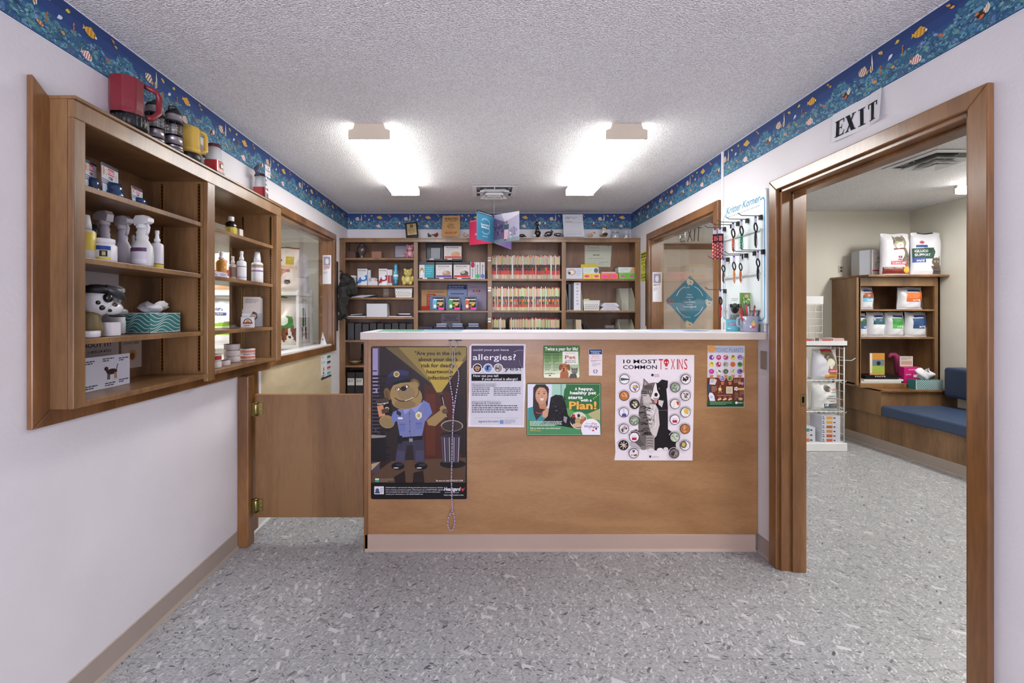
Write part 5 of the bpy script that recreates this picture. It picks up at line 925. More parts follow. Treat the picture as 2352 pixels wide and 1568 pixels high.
# ========================= STOCK ROOM BEHIND THE LEFT WINDOWS ===========
def bag(name, x, y, z, w_, h, d, rz, regs, label, group, base=(214, 212, 214), texts=(), lean=0, mats=None, top=.5, nu=44, nv=60):
    """filled pouch with a sealed top: (x, y, z) is the middle of its base; regs are coloured print areas in 0..1 (u right, v down)"""
    t = thing(name, label, 'pet food bag', (x, y, z), group); M = Matrix.Translation((x, y, z+.001)) @ Matrix.Rotation(rz, 4, 'Z') @ Matrix.Rotation(lean, 4, 'X'); rd = random.Random(int(abs(x*971+y*613+z*97)))
    p1, p2, p3 = rd.random()*6, rd.random()*6, rd.random()*6
    def S_(u, v, side=-1):
        q_ = 1-v; th = d/2*(min(1, (.72+q_*3))*max(.04, 1-max(0, (q_-top)/(1-top))**1.6)); e = abs(2*u-1); wd = w_*(1-.05*q_-.04*math.sin(q_*7+p1)*.6)
        if q_ > .9: wd *= 1+.02*math.sin(q_*60)
        zz = q_*h*(1-.03*(1-e*e)*0+.012*math.sin(u*9+p2)*(q_**3)); crk = .05*d*math.sin(u*13+v*11+p3)*math.sin(v*9+p1)*(1-e)
        return Vector(((u-.5)*wd*(1 if e < .96 else .99), side*(th*(1-e**3.2)**.75+ (crk if side < 0 else 0)), zz))
    def ins(u, v):
        c = None
        for r_ in regs:
            if r_[0] == 'r' and r_[1] <= u <= r_[3] and r_[2] <= v <= r_[4]: c = r_[5]
            if r_[0] == 'e' and ((u-r_[1])/r_[3])**2+((v-r_[2])/r_[4])**2 <= 1: c = r_[5]
            if r_[0] == 'p':
                pts = r_[1]; k = False; j = len(pts)-1
                for i in range(len(pts)):
                    if (pts[i][1] > v) != (pts[j][1] > v) and u < (pts[j][0]-pts[i][0])*(v-pts[i][1])/(pts[j][1]-pts[i][1])+pts[i][0]: k = not k
                    j = i
                if k: c = r_[2]
        return c or base
    vs = []; fs = []; cc = []
    for side in (-1, 1):
        o = len(vs)
        for j in range(nv+1):
            for i in range(nu+1): vs.append(M @ S_(i/nu, j/nv, side))
        for j in range(nv):
            for i in range(nu):
                f = (o+j*(nu+1)+i, o+(j+1)*(nu+1)+i, o+(j+1)*(nu+1)+i+1, o+j*(nu+1)+i+1); fs.append(f if side < 0 else f[::-1]); cc.append(ins((i+.5)/nu, (j+.5)/nv) if side < 0 else base)
    o = nv*(nu+1); o2 = o+(nv+1)*(nu+1); fs.append(tuple(range(o, o+nu+1))+tuple(range(o2+nu, o2-1, -1))); cc.append(base)
    b = B(); b.add([tuple(v) for v in vs], fs, [tuple(int(k_[i:i+2], 16) for i in (1, 3, 5)) if isinstance(k_, str) else k_ for k_ in cc], smooth=True)
    pc_ = b.build('pouch', mats or BAGM, t)
    if texts:
        n = (M.to_3x3() @ Vector((0, -1, 0))); A = Art(lambda u, v: tuple(M @ S_(min(max(u, .02), .98), min(max(v, .02), .98))), n, base=.0025, step=2e-5)
        for (s_, u, v, hh, ww, c_, bd) in texts: A.text(s_, u, v, hh, ww, c_, bd)
        A.b.build('print', PRINT, pc_)
    return t
def dogface(u, v, s_, c1='#8a4a2c', c2='#efe8e0', c3='#6a3420'):
    return [('e', u-.55*s_, v+.05*s_, .22*s_, .5*s_, c3), ('e', u+.55*s_, v+.05*s_, .22*s_, .5*s_, c3), ('e', u, v, .55*s_, .5*s_, c1), ('e', u, v+.1*s_, .16*s_, .55*s_, c2), ('e', u, v+.28*s_, .3*s_, .25*s_, c2), ('e', u, v+.2*s_, .12*s_, .09*s_, '#1a1412'), ('e', u-.24*s_, v-.05*s_, .09*s_, .07*s_, '#1a1412'), ('e', u+.24*s_, v-.05*s_, .09*s_, .07*s_, '#1a1412')]
t = thing('stock_shelf_rack', 'white enamelled rack of pet food bags in the room behind the display window', 'shelf rack', (-2.1, 4.07, 0))
for z in (1.565, 1.085, .60):
    B().box(-2.62, -1.645, 3.90, 4.26, z-.032, z).build('shelf', WHITE, t, bevel=.004)
for x, y in ((-2.62, 3.91), (-1.665, 3.91), (-2.62, 4.23), (-1.665, 4.23)): B().box(x, x+.022, y, y+.022, 0, 1.60 if y > 4 else 1.58).build('post', WHITE, t)
B().box(-2.62, -1.645, 3.88, 4.26, 0, .08).build('base', WHITE, t)
b = B()
for i in range(6): b.tube([(-1.642, 3.92+i*.06, 1.10), (-1.642, 3.92+i*.06, 1.50)], .0022, 6, (214, 214, 214))
for z in (1.2, 1.34, 1.48): b.tube([(-1.642, 3.92, z), (-1.642, 4.24, z)], .0022, 6, (214, 214, 214))
b.build('wire_side', PLASTIC, t)
CR = (226, 216, 204)
bag('pet_food_bag', -1.81, 3.985, 1.566, .29, .41, .12, .12, [('r', .05, .42, .95, .50, '#dcb9a0'), ('r', .1, .50, .75, .66, '#a85a38'), ('e', .72, .70, .24, .14, '#e6dccf'), ('e', .66, .78, .10, .05, '#3a302c'), ('r', .62, .22, .86, .40, '#c9b23c'), ('r', .0, .0, 1, .035, '#8a5a3c'), ('r', .12, .28, .5, .34, '#3b4f8c')], 'tall cream bag with an orange panel and small white dog on the upper rack shelf', 'pet food bags on the stock rack', CR, [("Hill's", .2, .26, .05, .2, '#2c3c78', .02), ('HEALTHY', .14, .325, .03, .3, '#efe8dc', .02)])
bag('pet_food_bag', -1.725, 4.17, 1.566, .15, .38, .09, 1.0, [('r', .1, .4, .9, .5, '#c9c4cc'), ('r', .1, .6, .9, .64, '#b0a8b4')], 'grey-white pet food bag behind the cream bag on the upper rack shelf', 'pet food bags on the stock rack', (206, 202, 208))
bag('pet_food_bag', -2.36, 3.99, 1.566, .30, .36, .12, -.1, [('r', .3, .45, .9, .6, '#b83a3c'), ('e', .6, .25, .12, .06, '#c83a3c'), ('r', .1, .7, .9, .95, '#d9a884')], 'pale pet food bag with a red panel seen through the second display bay', 'pet food bags on the stock rack', (230, 226, 222))
bag('pet_food_bag', -1.81, 3.99, 1.086, .32, .44, .13, .1, [('p', [(.0, .62), (.3, .60), (.62, .40), (.80, .42), (.86, .78), (.5, .82), (0, .80)], '#3f8a3a'), ('e', .52, .50, .17, .10, '#e9f0e2'), ('r', .05, .25, .45, .31, '#3b4f8c'), ('r', 0, .0, .6, .03, '#5a8a3a'), ('r', .0, .80, .42, .94, '#e4e6ea')]+dogface(.72, .78, .30), 'large cream bag with a green panel and brown hound on the lower rack', 'pet food bags on the stock rack', CR, [("Hill's", .12, .22, .05, .25, '#2c3c78', .02), ('HEALTHY', .07, .298, .03, .34, '#efe8dc', .02), ('CARE', .1, .72, .06, .35, '#e6f0e0', .02)])
bag('pet_food_bag', -1.745, 4.17, 1.086, .16, .42, .09, .9, [('r', .5, .2, .8, .6, '#2f5a40')]+dogface(.65, .75, .3, '#4a3226'), 'white pet food bag with a dark hound at the window end of the lower rack', 'pet food bags on the stock rack', (206, 204, 208))
bag('pet_food_bag', -2.37, 3.99, 1.086, .33, .42, .13, -.05, [('p', [(.1, .55), (.9, .5), (.95, .78), (.05, .80)], '#9ac43c'), ('r', .15, .30, .7, .37, '#3b4f8c'), ('r', .3, .60, .8, .64, '#e8f2c8')], 'white pet food bag with a lime green panel seen through the second display bay', 'pet food bags on the stock rack', (234, 232, 230), [("Hill's", .3, .26, .06, .3, '#2c3c78', .02), ('HEALTHY', .2, .355, .04, .42, '#efe8dc', .02)])
bag('pet_food_bag', -2.30, 3.95, .602, .30, .40, .13, 0, [('r', .0, .5, 1, .9, '#d9a884'), ('e', .62, .22, .25, .16, '#8a5a48'), ('e', .55, .22, .06, .04, '#2a2020'), ('e', .7, .22, .06, .04, '#2a2020')], 'pale peach pet food bag on the lowest rack shelf', 'pet food bags on the stock rack', (232, 224, 218))
# small things on the window sill
A = face_art(4.02); b = A.b; xs0 = px(735, 4.02); b.M = None
b = B(); b.prism([(px(736, 4.05), 1.0825), (px(750, 4.05), 1.0825), (px(741, 4.05), 1.195)], 4.045, 4.06, lambda a, c, k: (a, k, c), (206, 204, 212)); b.sph((px(742, 4.05), 4.046, 1.13), (.008, .003, .010), 8, (40, 50, 80)); b.build('table_sign', PLASTIC, label='small white triangular sign standing at the far end of the window sill', cat='sign')
A = face_art(4.150); A.k = 6e-4; b = A.b; b.box(px(741, 4.15), px(760.5, 4.15), 4.150, 4.1525, pz(652, 4.15), pz(586, 4.15), (224, 222, 226)); A.rect(743, 589, 758.5, 610, '#8f8c9c'); A.ell(751, 600, 4, 7, '#e2e0e6', 12); A.rect(743, 612, 758, 614, '#a83a34'); A.words(743, 757, 615, 620, 2, '#a83a34', 1.4, 2); A.words(743, 752, 623, 630, 3, '#5a5864', 1, 3)
b.build('leaflet', PAPER, label='narrow white leaflet taped to the far jamb of the left window', cat='leaflet')
A = left_art(XL+.0075, 3.86, .995); b = A.b; b.prism([(3.86, .995), (4.12, .998), (4.12, .775), (3.86, .78)], XL+.0062, XL+.0072, lambda a, c, k: (k, a, c), (222, 226, 228)); A.k = -1e-4
A.words(.02, .11, .012, .028, 1, '#8a9aa0', .008); A.text('love.', .02, .075, .03, .085, '#7a9a9c', .0); A.ell(.065, .125, .012, .02, '#b8444a', 10); A.ell(.06, .16, .014, .012, '#3a3a44', 10); A.words(.015, .11, .175, .20, 2, '#4a5a60', .008, 4)
for i, c_ in enumerate(('#3c7a4a', '#2c4a52', '#c9545a', '#4fb0a8')): A.rect(.15, .015+i*.05, .24, .036+i*.05, c_); A.words(.15, .235, .038+i*.05, .052+i*.05, 2, '#9aa4a8', .004, i)
A.rect(.0, .198, .26, .217, '#3a3c40'); b.build('wall_poster', PAPER, label='white and green notice on the pale plywood below the left window', cat='poster')
# black plastic bag hanging by the window
q = lambda x, y, D=4.20: (px(x, D), D, pz(y, D))
t = thing('plastic_bag', 'crumpled black plastic bag hanging between the left window and the back shelves', 'bag', q(788, 735)); b = B()
rd = random.Random(8)
def crump(P, r): 
    P = spline(P, 5); n = len(P); return [Vector(p)+Vector((rd.uniform(-.011, .011), rd.uniform(-.009, .009), rd.uniform(-.008, .008))) for p in P], [r[0]+(r[1]-r[0])*i/(n-1)+rd.uniform(-.006, .008)+(r[2] if len(r) > 2 else 0)*math.sin(3.14*i/(n-1)) for i in range(n)]
for P, r in (([q(785, 640), q(795, 638), q(806, 652), q(813, 680)], (.022, .022, .03)), ([q(787, 642), q(794, 660), q(791, 690), q(785, 728)], (.032, .02, .022)), ([q(790, 648), q(801, 664), q(806, 680)], (.03, .022, .012)), ([q(783, 648), q(782, 690), q(781, 715)], (.02, .014, .008)), ([q(786, 690), q(789, 715), q(793, 732)], (.022, .024)), ([q(785, 700), q(782, 722), q(780, 735)], (.018, .016)), ([q(784, 640), q(785, 630), q(783, 622)], (.010, .005))):
    pp, rr = crump(P, r); b.tube(pp, rr, 9, (9, 9, 10))
b.build('film', POLY, t)
# ========================= BACK BOOKCASE ================================
DF = 4.38; t = thing('bookcase', 'wide brown wooden bookcase of four open bays covering the back wall', 'bookcase', (.09, 4.51, 0))
sx = [(-1.425, -1.372), (-.683, -.640), (.061, .105), (.806, .850), (1.548, 1.596)]
b = B(); b.box(-1.425, 1.596, DF, DF+.02, 2.088, 2.128)
b.build('top_rail', W_CAB, t, bevel=.002); B().box(-1.427, 1.598, DF-.006, YB-.001, 2.119, 2.130).build('top_board', W_CAB, t, bevel=.002)
for a, c in sx: B().box(a, c, DF, DF+.02, .0, 2.088).build('stile', W_CAB, t, bevel=.002)
for i_, (a, c) in enumerate(sx): m_ = ((a+c)/2, -1.413, 1.584)[1 if i_ == 0 else 2 if i_ == 4 else 0]; B().box(m_-.01, m_+.01, DF+.02, YB-.012, .0, 2.119).build('upright_panel', W_CAB, t)
B().box(-1.425, 1.596, YB-.012, YB-.002, .0, 2.119).build('back_panel', W_BACK, t)
BZ = [[1.931, 1.655, 1.532, 1.335, 1.103, .849, .49, .10], [1.720, 1.401, 1.085, .77, .45, .10], [1.720, 1.401, 1.085, .77, .45, .10], [1.720, 1.401, 1.085, .77, .45, .10]]
for k in range(4):
    x0, x1 = (-1.402 if k == 0 else (sx[k][0]+sx[k][1])/2+.011), (1.573 if k == 3 else (sx[k+1][0]+sx[k+1][1])/2-.011)
    for z in BZ[k]: B().box(x0, x1, DF+.004, YB-.013, z-.02, z).build('shelf', W_CAB, t, bevel=.0015)
EPS = .0008
def bx(x0, x1, ytop, z, D, dep, col, b=None):
    """box whose front stands at depth D on a shelf of height z"""
    b = b or B(); b.box(px(x0, D), px(x1, D), D, D+dep, z+EPS, pz(ytop, D), col); return b
def simple(name, label, cat, b, mats=PAPER, group=None, bevel=0): return b.build(name, mats, bevel=bevel, label=label, cat=cat, group=group)
# --- bay 1
z = 1.931
simple('wooden_box', 'dark brown wooden box in the top left corner of the bookcase', 'box', bx(793, 816, 577, z, 4.43, .12, (70, 44, 34)), PLASTIC, bevel=.003)
b = B(); b.lathe([(.022, 0), (.030, .006), (.022, .014), (.030, .035), (.046, .07), (.048, .10), (.034, .125), (.022, .135), (.028, .142), (.020, .15), (.006, .158), (.005, .165)], (px(831, 4.46), 4.46, z+EPS), 22, (70, 58, 58))
simple('urn', 'dark glossy lidded urn on the top left shelf of the bookcase', 'urn', b, SHINY)
simple('wooden_box', 'reddish wooden box right of the dark urn', 'box', bx(853, 876, 577, z, 4.43, .10, (136, 92, 74)), PLASTIC, bevel=.003)
b = B(); b.box(px(905, 4.56), px(936, 4.56), 4.56, 4.568, z+EPS, pz(560, 4.56), (96, 88, 92)); A = face_art(4.56, b); A.rect(908, 565, 934, 590, '#aaa6b2'); A.words(909, 932, 567, 588, 8, '#7a7684', .9, 6)
simple('framed_paper', 'grey framed paper leaning on the top shelf behind the pink bear', 'frame', b)
def bear(x, y, z, s_, c, belly, label):
    t = thing('plush_bear', label, 'toy', (x, y, z)); b = B(); P = lambda a, bb, c_: (x+a*s_, y+bb*s_, z+c_*s_)
    b.sph(P(0, 0, .36), (.26*s_, .2*s_, .30*s_), 14, c); b.sph(P(0, -.02, .80), (.27*s_, .22*s_, .24*s_), 14, c)
    for k in (-1, 1): b.sph(P(.20*k, 0, 1.0), .10*s_, 10, c); b.sph(P(.30*k, -.08, .42), (.11*s_, .11*s_, .2*s_), 10, c); b.sph(P(.2*k, -.22, .14), (.13*s_, .2*s_, .135*s_), 10, c)
    b.build('body', FUR, t); b = B(); b.sph(P(0, -.14, .36), (.17*s_, .1*s_, .2*s_), 12, belly); b.sph(P(0, -.19, .74), (.12*s_, .08*s_, .09*s_), 10, belly); b.build('belly', FUR, t); b = B()
    for k in (-1, 1): b.sph(P(.09*k, -.22, .86), .032*s_, 8, (26, 20, 22))
    b.sph(P(0, -.265, .77), .03*s_, 8, (40, 26, 28)); b.build('eyes', SHINY, t)
bear(px(941, 4.44), 4.46, z+EPS, .135, (204, 132, 146), (226, 190, 196), 'small pink plush bear at the right end of the top left shelf')
z = 1.655
b = B(); b.lathe([(.035, 0), (.04, .004), (.04, .08), (.046, .088), (.044, .098), (.02, .104)], (px(810, 4.45), 4.45, z+EPS), 20, (196, 198, 202)); simple('tub', 'round white tub left of the blue printed carton', 'tub', b, PLASTIC)
def carton(x0, x1, y0, z, D, dep, label, base, draw=None, group=None, name='medicine_box', cat='box'):
    b = bx(x0, x1, y0, z, D, dep, base)
    if draw: A = face_art(D, b); A.k = 1e-4; draw(A)
    return simple(name, label, cat, b, PRINT, group)
zy = lambda z, D: CY+(H-z)*1000/D
def front_line(x0, x1, y0, y1, c, c2, vert=False):
    def d(A):
        w_ = x1-x0; A.text('FRONTLINE', x0+w_*.12, y0+(y1-y0)*.17, (y1-y0)*.09, w_*.7, '#2a2a34', .02); A.words(x0+w_*.1, x0+w_*.6, y0+(y1-y0)*.2, y0+(y1-y0)*.42, 3, '#b0a8a8', .8, int(x0))
        A.ell(x0+w_*.66, y0+(y1-y0)*.66, w_*.26, (y1-y0)*.22, c2); A.ell(x0+w_*.58, y0+(y1-y0)*.56, w_*.13, (y1-y0)*.12, lin_mix('#ffffff', '#8a6a50', .55)); A.rect(x0+1, y0+(y1-y0)*.80, x1-1, y1-1, c); A.words(x0+w_*.1, x0+w_*.5, y0+(y1-y0)*.5, y0+(y1-y0)*.76, 3, '#c9bdb8', .8, int(x1))
    return d
D = 4.42; yb = zy(z, D)
def tall_pack(x0, x1, y0, yb, c):
    def d(A):
        w_ = x1-x0; A.text('FRONTLINE', x0+1.5, y0+5.5, 2.8, w_*.8, '#33333c', .02); A.poly([(x0+w_*.0, y0+30), (x0+w_*.25, y0+20), (x0+w_, y0+14), (x0+w_, y0+26), (x0+w_*.5, yb-8), (x0, yb-4)], c); A.ell(x0+w_*.6, y0+21, w_*.25, 4.5, lin_mix('#ffffff', '#7aa0d0', .4)); A.rect(x0+w_*.4, y0+29, x1-.5, yb-.5, '#d9dde4'); A.words(x0+1, x0+w_*.7, y0+8, y0+13, 2, '#b8b4b8', .7, 3)
    return d
carton(821, 843, 617, z, D, .03, 'white upright carton printed with a blue swoosh on the second left shelf', (204, 206, 212), tall_pack(821, 843, 617, yb, '#3a72b0'))
carton(844.5, 851, 620, z, 4.46, .03, 'white carton just behind the blue swoosh carton', (196, 200, 208))
b = bx(845, 867, 646, z, 4.41, .06, (204, 202, 206)); b.lathe([(.035, .035), (.045, .07), (.02, .08), (.008, .062)], (px(856, 4.42), 4.445, z+EPS), 7, (196, 192, 198), smooth=False); simple('swab_box', 'short white open box of wrapped swabs between the two printed cartons', 'box', b)
for i, (a, c_) in enumerate(((870, 889), (890, 895.5), (896, 901))):
    carton(a, c_, 617 if not i else 619, z, D+.012*i, .03, ('white upright carton with a red swoosh on the second left shelf', 'white carton directly behind the red swoosh carton', 'outermost white carton right of the red swoosh carton')[i], (206, 204, 206), tall_pack(870, 889, 617, yb, '#9a2c34') if not i else (lambda A, a=a, c_=c_: A.rect(a+1, 632, c_, 650, '#9a3c40')))
b = B(); b.lathe([(.022, .0, (40, 60, 90)), (.026, .01, (50, 110, 140)), (.026, .06, (70, 170, 190)), (.026, .09, (220, 230, 236)), (.026, .11, (60, 140, 170)), (.026, .15, (46, 116, 150)), (.018, .172, (70, 160, 190)), (.016, .19), (.020, .197), (.012, .215)], (px(909, 4.43), 4.43, z+EPS), 16, (60, 150, 180)); simple('spray_can', 'blue and teal air freshener can on the second left shelf', 'can', b, SHINY)
bear(px(937, 4.44), 4.45, z+EPS, .16, (212, 194, 112), (220, 206, 140), 'yellow plush bear at the right end of the second left shelf')
z = 1.532
b = B(); rd = random.Random(2)
for i in range(6): x_ = px(803+i*5, 4.42); b.box(x_, x_+.14, 4.42, 4.58, z+EPS+i*.0045, z+EPS+.004+i*.0045, (200-i*6, 200-i*6, 206-i*6))
simple('paper_pile', 'loose pile of white papers on the narrow third shelf', 'papers', b)
b = B(); b.box(px(880, 4.63), px(893, 4.63), YB-.018, YB-.0125, z+.012, z+.115, (170, 148, 128)); 
for zz in (.03, .075): b.box(px(883, 4.63), px(890, 4.63), YB-.0195, YB-.018, z+.01+zz, z+.01+zz+.028, (200, 184, 166)); b.box(px(885, 4.63), px(886, 4.63), YB-.0205, YB-.0195, z+.02+zz, z+.03+zz, (40, 30, 26)); b.box(px(887.5, 4.63), px(888.5, 4.63), YB-.0205, YB-.0195, z+.02+zz, z+.03+zz, (40, 30, 26))
simple('wall_outlet', 'beige outlet on the back panel behind the narrow third shelf', 'outlet', b, PLASTIC)
def basket(x0, x1, yt, z, D, label, cols=10, rows=3):
    xa, xb, zt = px(x0, D), px(x1, D), pz(yt, D); t = thing('plastic_basket', label, 'basket', ((xa+xb)/2, D+.07, z+EPS), 'small white perforated baskets'); tp = .008; b = B(); y0, y1 = D, D+.15
    def ringp(e, zz): return [(xa+e, y0+e, zz), (xb-e, y0+e, zz), (xb-e, y1-e, zz), (xa+e, y1-e, zz)]
    V = ringp(tp, z+EPS)+ringp(0, zt)+ringp(.003, zt)+ringp(tp+.003, z+.004); fs = [(3, 2, 1, 0), (12, 13, 14, 15)]
    for i in range(4): j = (i+1) % 4; fs += [(i, j, 4+j, 4+i), (4+i, 4+j, 8+j, 8+i), (8+i, 8+j, 12+j, 12+i)]
    b.add(V, fs, (214, 212, 210)); b.build('tub', PLASTIC, t)
    A = face_art(D); 
    for r_ in range(rows):
        for c_ in range(cols): A.k = .0012 if False else 2e-4; u = x0+4+(x1-x0-8)*(c_+.5*(r_ % 2))/(cols-.5); v = yt+(zy(z, D)-yt)*(.42+.18*r_); A.k += .008*(1-(zy(z, D)-v)/(zy(z, D)-yt))*0; A.ell(u, v, .9, 1.0, '#2a2624', 6)
    b2 = A.b; b2.v = [(a, c-.0005, d) for a, c, d in b2.v]; b2.build('perforations', PLASTIC, t); b = B(); b.tube([(xa, y0, zt), (xb, y0, zt), (xb, y1, zt), (xa, y1, zt)], .004, 6, (218, 216, 214), closed=True); b.build('rim', PLASTIC, t)
basket(907, 947, 662, z, 4.42, 'white perforated basket on the narrow third shelf of the left bay', 8)
z = 1.335
carton(842, 889, 697, z, 4.43, .13, 'plain white closed box on the fourth left shelf', (206, 208, 214)); 
b = B(); b.box(px(797, 4.42), px(840, 4.42), 4.42, 4.55, z+EPS, z+.012, (206, 206, 212)); b.box(px(812, 4.43), px(840, 4.43), 4.43, 4.5, z+.012, z+.02, (40, 38, 40)); b.tube([(px(805, 4.43), 4.43, z+.022), (px(830, 4.43), 4.47, z+.03)], .004, 6, (214, 214, 216)); simple('paper_pile', 'white papers with pens on top left of the plain white box', 'papers', b)
b = B(); b.box(px(893, 4.42), px(946, 4.42), 4.42, 4.56, z+EPS, z+.010, (204, 200, 206)); simple('paper_pile', 'flat white papers right of the plain white box', 'papers', b)
b = B(); b.box(px(910, 4.44), px(936, 4.44), 4.44, 4.47, z+.0105, z+.022, (34, 32, 36)); b.box(px(914, 4.44), px(942, 4.44), 4.445, 4.465, z+.026, z+.036, (190, 190, 196)); b.box(px(912, 4.44), px(917, 4.44), 4.445, 4.465, z+.020, z+.03, (34, 32, 36)); simple('stapler', 'black and silver stapler on the flat papers', 'stapler', b, METAL)
def binder(x0, x1, z, D, h, label, group, lab=None, dep=.2, first=[None]):
    b = B(); b.box(x0, x1, D, D+dep, z+EPS, z+h, (30, 30, 33)); b.box(x0+.002, x1-.002, D-.002, D, z+.004, z+h-.004, (38, 38, 42))
    if lab: b.box(x0+.005, x1-.005, D-.003, D-.002, z+lab[0], z+lab[1], (206, 204, 200)); A = face_art(D-.003, b); A.k = 2e-4; u0, u1 = CX+(x0+.010)*1000/A.f(0, 0)[1], CX+(x1-.01)*1000/A.f(0, 0)[1]; v0 = CY+(H-z-lab[1])*1000/(D-.003); A.words(u0, u1, v0+2, v0+9, 2, '#6a6660', 1.6, 5)
    return simple('ring_binder', label, 'binder', b, PLASTIC, group, bevel=.002)
for i in range(9): binder(-1.36+i*.075, -1.36+i*.075+.066, 1.103, 4.42, .172-.004*(i % 3), 'plain black binder in the dark row on the fifth left shelf', 'plain black binders in a row')
z = .849
b = B(); b.lathe([(.03, 0), (.05, .02), (.062, .036), (.064, .04), (.058, .038), (.04, .01)], (px(816, 4.45), 4.45, z+EPS), 22, (186, 176, 150)); simple('metal_bowl', 'shallow steel bowl on the shelf seen beside the counter end', 'bowl', b, METAL)
b = B(); b.tube([(px(830, 4.55), 4.55, z+.01), (px(832, 4.58), 4.58, z+.20)], .010, 8, (28, 26, 28)); simple('dark_tool', 'slim dark tool standing behind the steel bowl', 'tool', b, PLASTIC)
for i in range(7): binder(-1.362+i*.086, -1.362+i*.086+.080, .49, 4.41, .285, ('left', 'right')[i % 2]+' black binder with a large white spine label above the gate' if i < 2 else 'black binder with a white spine label on the low shelf hidden behind the counter', 'black binders with white spine labels', (.155, .225))
# --- bay 2
z = 1.720
def holder(x0, x1, y0, z, D, label, draw, base, hdr=True, z0=None):
    t = thing('box_display', label, 'display box', (px((x0+x1)/2, D), D, z0 or z+EPS), 'black display holders of medicine boxes'); zz = (z0 or z)+EPS; b = B(); xa, xb = px(x0, D), px(x1, D); zt = pz(y0, D)
    b.box(xa, xb, D+.05, D+.054, zz, zt, (24, 24, 27)); b.box(xa, xa+.003, D-.006, D+.054, zz, zt-.01, (24, 24, 27)); b.box(xb-.003, xb, D-.006, D+.054, zz, zt-.01, (24, 24, 27)); b.box(xa, xb, D-.008, D+.054, zz, zz+.012, (24, 24, 27)); b.build('holder', PLASTIC, t)
    if draw is not None:
        ty = y0+8 if hdr else y0+2; b = B(); b.box(xa+.004, xb-.004, D, D+.045, zz+.012, pz(ty, D), base); A = face_art(D, b); A.k = 2e-4; draw(A, x0+1, x1-1, ty, zy(zz+.012, D)); b.build('carton', PRINT, t)
    b = B(); b.box(xa+.04, xa+.085, D-.0095, D-.008, zz+.001, zz+.012, (214, 208, 210)); b.build('price_tag', PAPER, t); return t
fl = lambda c, c2: (lambda A, x0, x1, y0, y1: front_line(x0, x1, y0, y1, c, c2)(A))
def teal(A, x0, x1, y0, y1): A.rect(x0+12, y0, x1, y1, '#3a9cab'); A.ell(x0+6, y0+14, 4.5, 8, '#a8835c'); A.ell(x0+6, y0+18, 3, 6, '#e6ded4'); A.words(x0+15, x1-4, y0+4, y1-8, 4, '#8fd0d8', 1, 3)
for args in ((962, 998, 600, 'teal box in a black display holder at the left of the lower row', teal, (206, 206, 210)), (1000, 1039, 600, 'white box with a purple foot and brown dog in a black holder', fl('#6a4a94', '#a88a6a'), (212, 208, 208)), (1041, 1080, 600, 'white box with a red foot and dark dog in a black holder, lower row', fl('#c23a3a', '#5a5250'), (214, 208, 206))):
    holder(args[0], args[1], args[2], z, 4.42, args[3], args[4], args[5])
# upper tier rests on a black riser
zz = pz(596, 4.47); b = B(); b.box(px(976, 4.47), px(1064, 4.47), 4.488, 4.60, zz-.008, zz, (22, 22, 25)); b.box(px(976, 4.47), px(978, 4.47), 4.488, 4.60, z+EPS, zz-.008, (22, 22, 25)); b.box(px(1062, 4.47), px(1064, 4.47), 4.488, 4.60, z+EPS, zz-.008, (22, 22, 25)); simple('display_riser', 'black riser stand carrying the two upper display holders', 'stand', b, PLASTIC)
t2 = holder(1019, 1061, 557, zz, 4.50, 'white box with an orange dog in the upper right black holder', fl('#c25a48', '#d99a6a'), (214, 206, 202))
t2 = holder(978, 1017, 557, zz, 4.50, 'black holder with a frosted clear insert at the upper left of the tier', None, None); b = B(); b.box(px(990, 4.5), px(1011, 4.5), 4.505, 4.54, zz+.013, pz(569, 4.5), (116, 120, 128)); b.build('frosted_insert', PLASTIC, t2)
for x0, x1, c, s_ in ((1080.5, 1091, '#a82c3c', 'red'), (1092, 1102, '#3aa860', 'green'), (1103.5, 1113.5, '#4a74b8', 'blue')):
    b = bx(x0, x1, 602, z, 4.42, .06, (216, 214, 216)); A = face_art(4.42, b); A.k = 2e-4; A.ell((x0+x1)/2, 608 if s_ == 'red' else 634, 4.4, 7 if s_ == 'red' else 5.6, c); A.text('FRONTLINE', (x0+x1)/2+1.6, 637 if s_ == 'red' else 628, 3.6, 20, '#1c1c22', .02, rot=-math.pi/2)
    simple('medicine_box', 'narrow upright white box with a %s circle right of the black holders' % s_, 'box', b, PRINT, 'narrow upright medicine boxes')
z = 1.401; D = 4.60
def flat(name, label, cat, pts, D, col, draw, th=.0015, mats=PAPER, k0=1e-4):
    b = B(); b.prism([(px(x, D), pz(y, D)) for x, y in pts], D, D+th, lambda a, c, k: (a, k, c), col); A = face_art(D, b); A.k = k0; draw(A); return simple(name, label, cat, b, mats)
def d_chart(A): A.rect(968, 666, 1026, 703, '#b8946c'); A.rect(980, 675, 1000, 704, '#a8402c'); A.words(983, 1024, 668, 674, 1, '#8a5a3c', 1.5, 2); A.rect(968, 703, 1026, 711.5, '#c23a32'); A.words(982, 998, 676, 702, 6, '#d9a890', 1.4, 4)
flat('product_chart', 'tan and red printed chart standing behind the left navy box', 'chart', [(968, 665), (1027, 665), (1027, 712), (968, 712)], 4.58, (184, 150, 112), d_chart)
def d_fly(A): A.rect(1028, 654, 1072, 664, '#2c4474'); A.text('Best coverage. Best price.', 1031, 658.5, 2.4, 36, '#c9d4e8', .02); A.text('Best pet insurance ever.', 1031, 662.5, 2.4, 34, '#c9d4e8', .02); A.rect(1035, 673, 1066, 676, '#4a6aa0')
flat('flyer', 'pale blue flyer with a dark blue heading behind the middle navy box', 'flyer', [(1028, 654), (1073, 654), (1073, 711), (1028, 711)], 4.595, (150, 162, 196), d_fly)
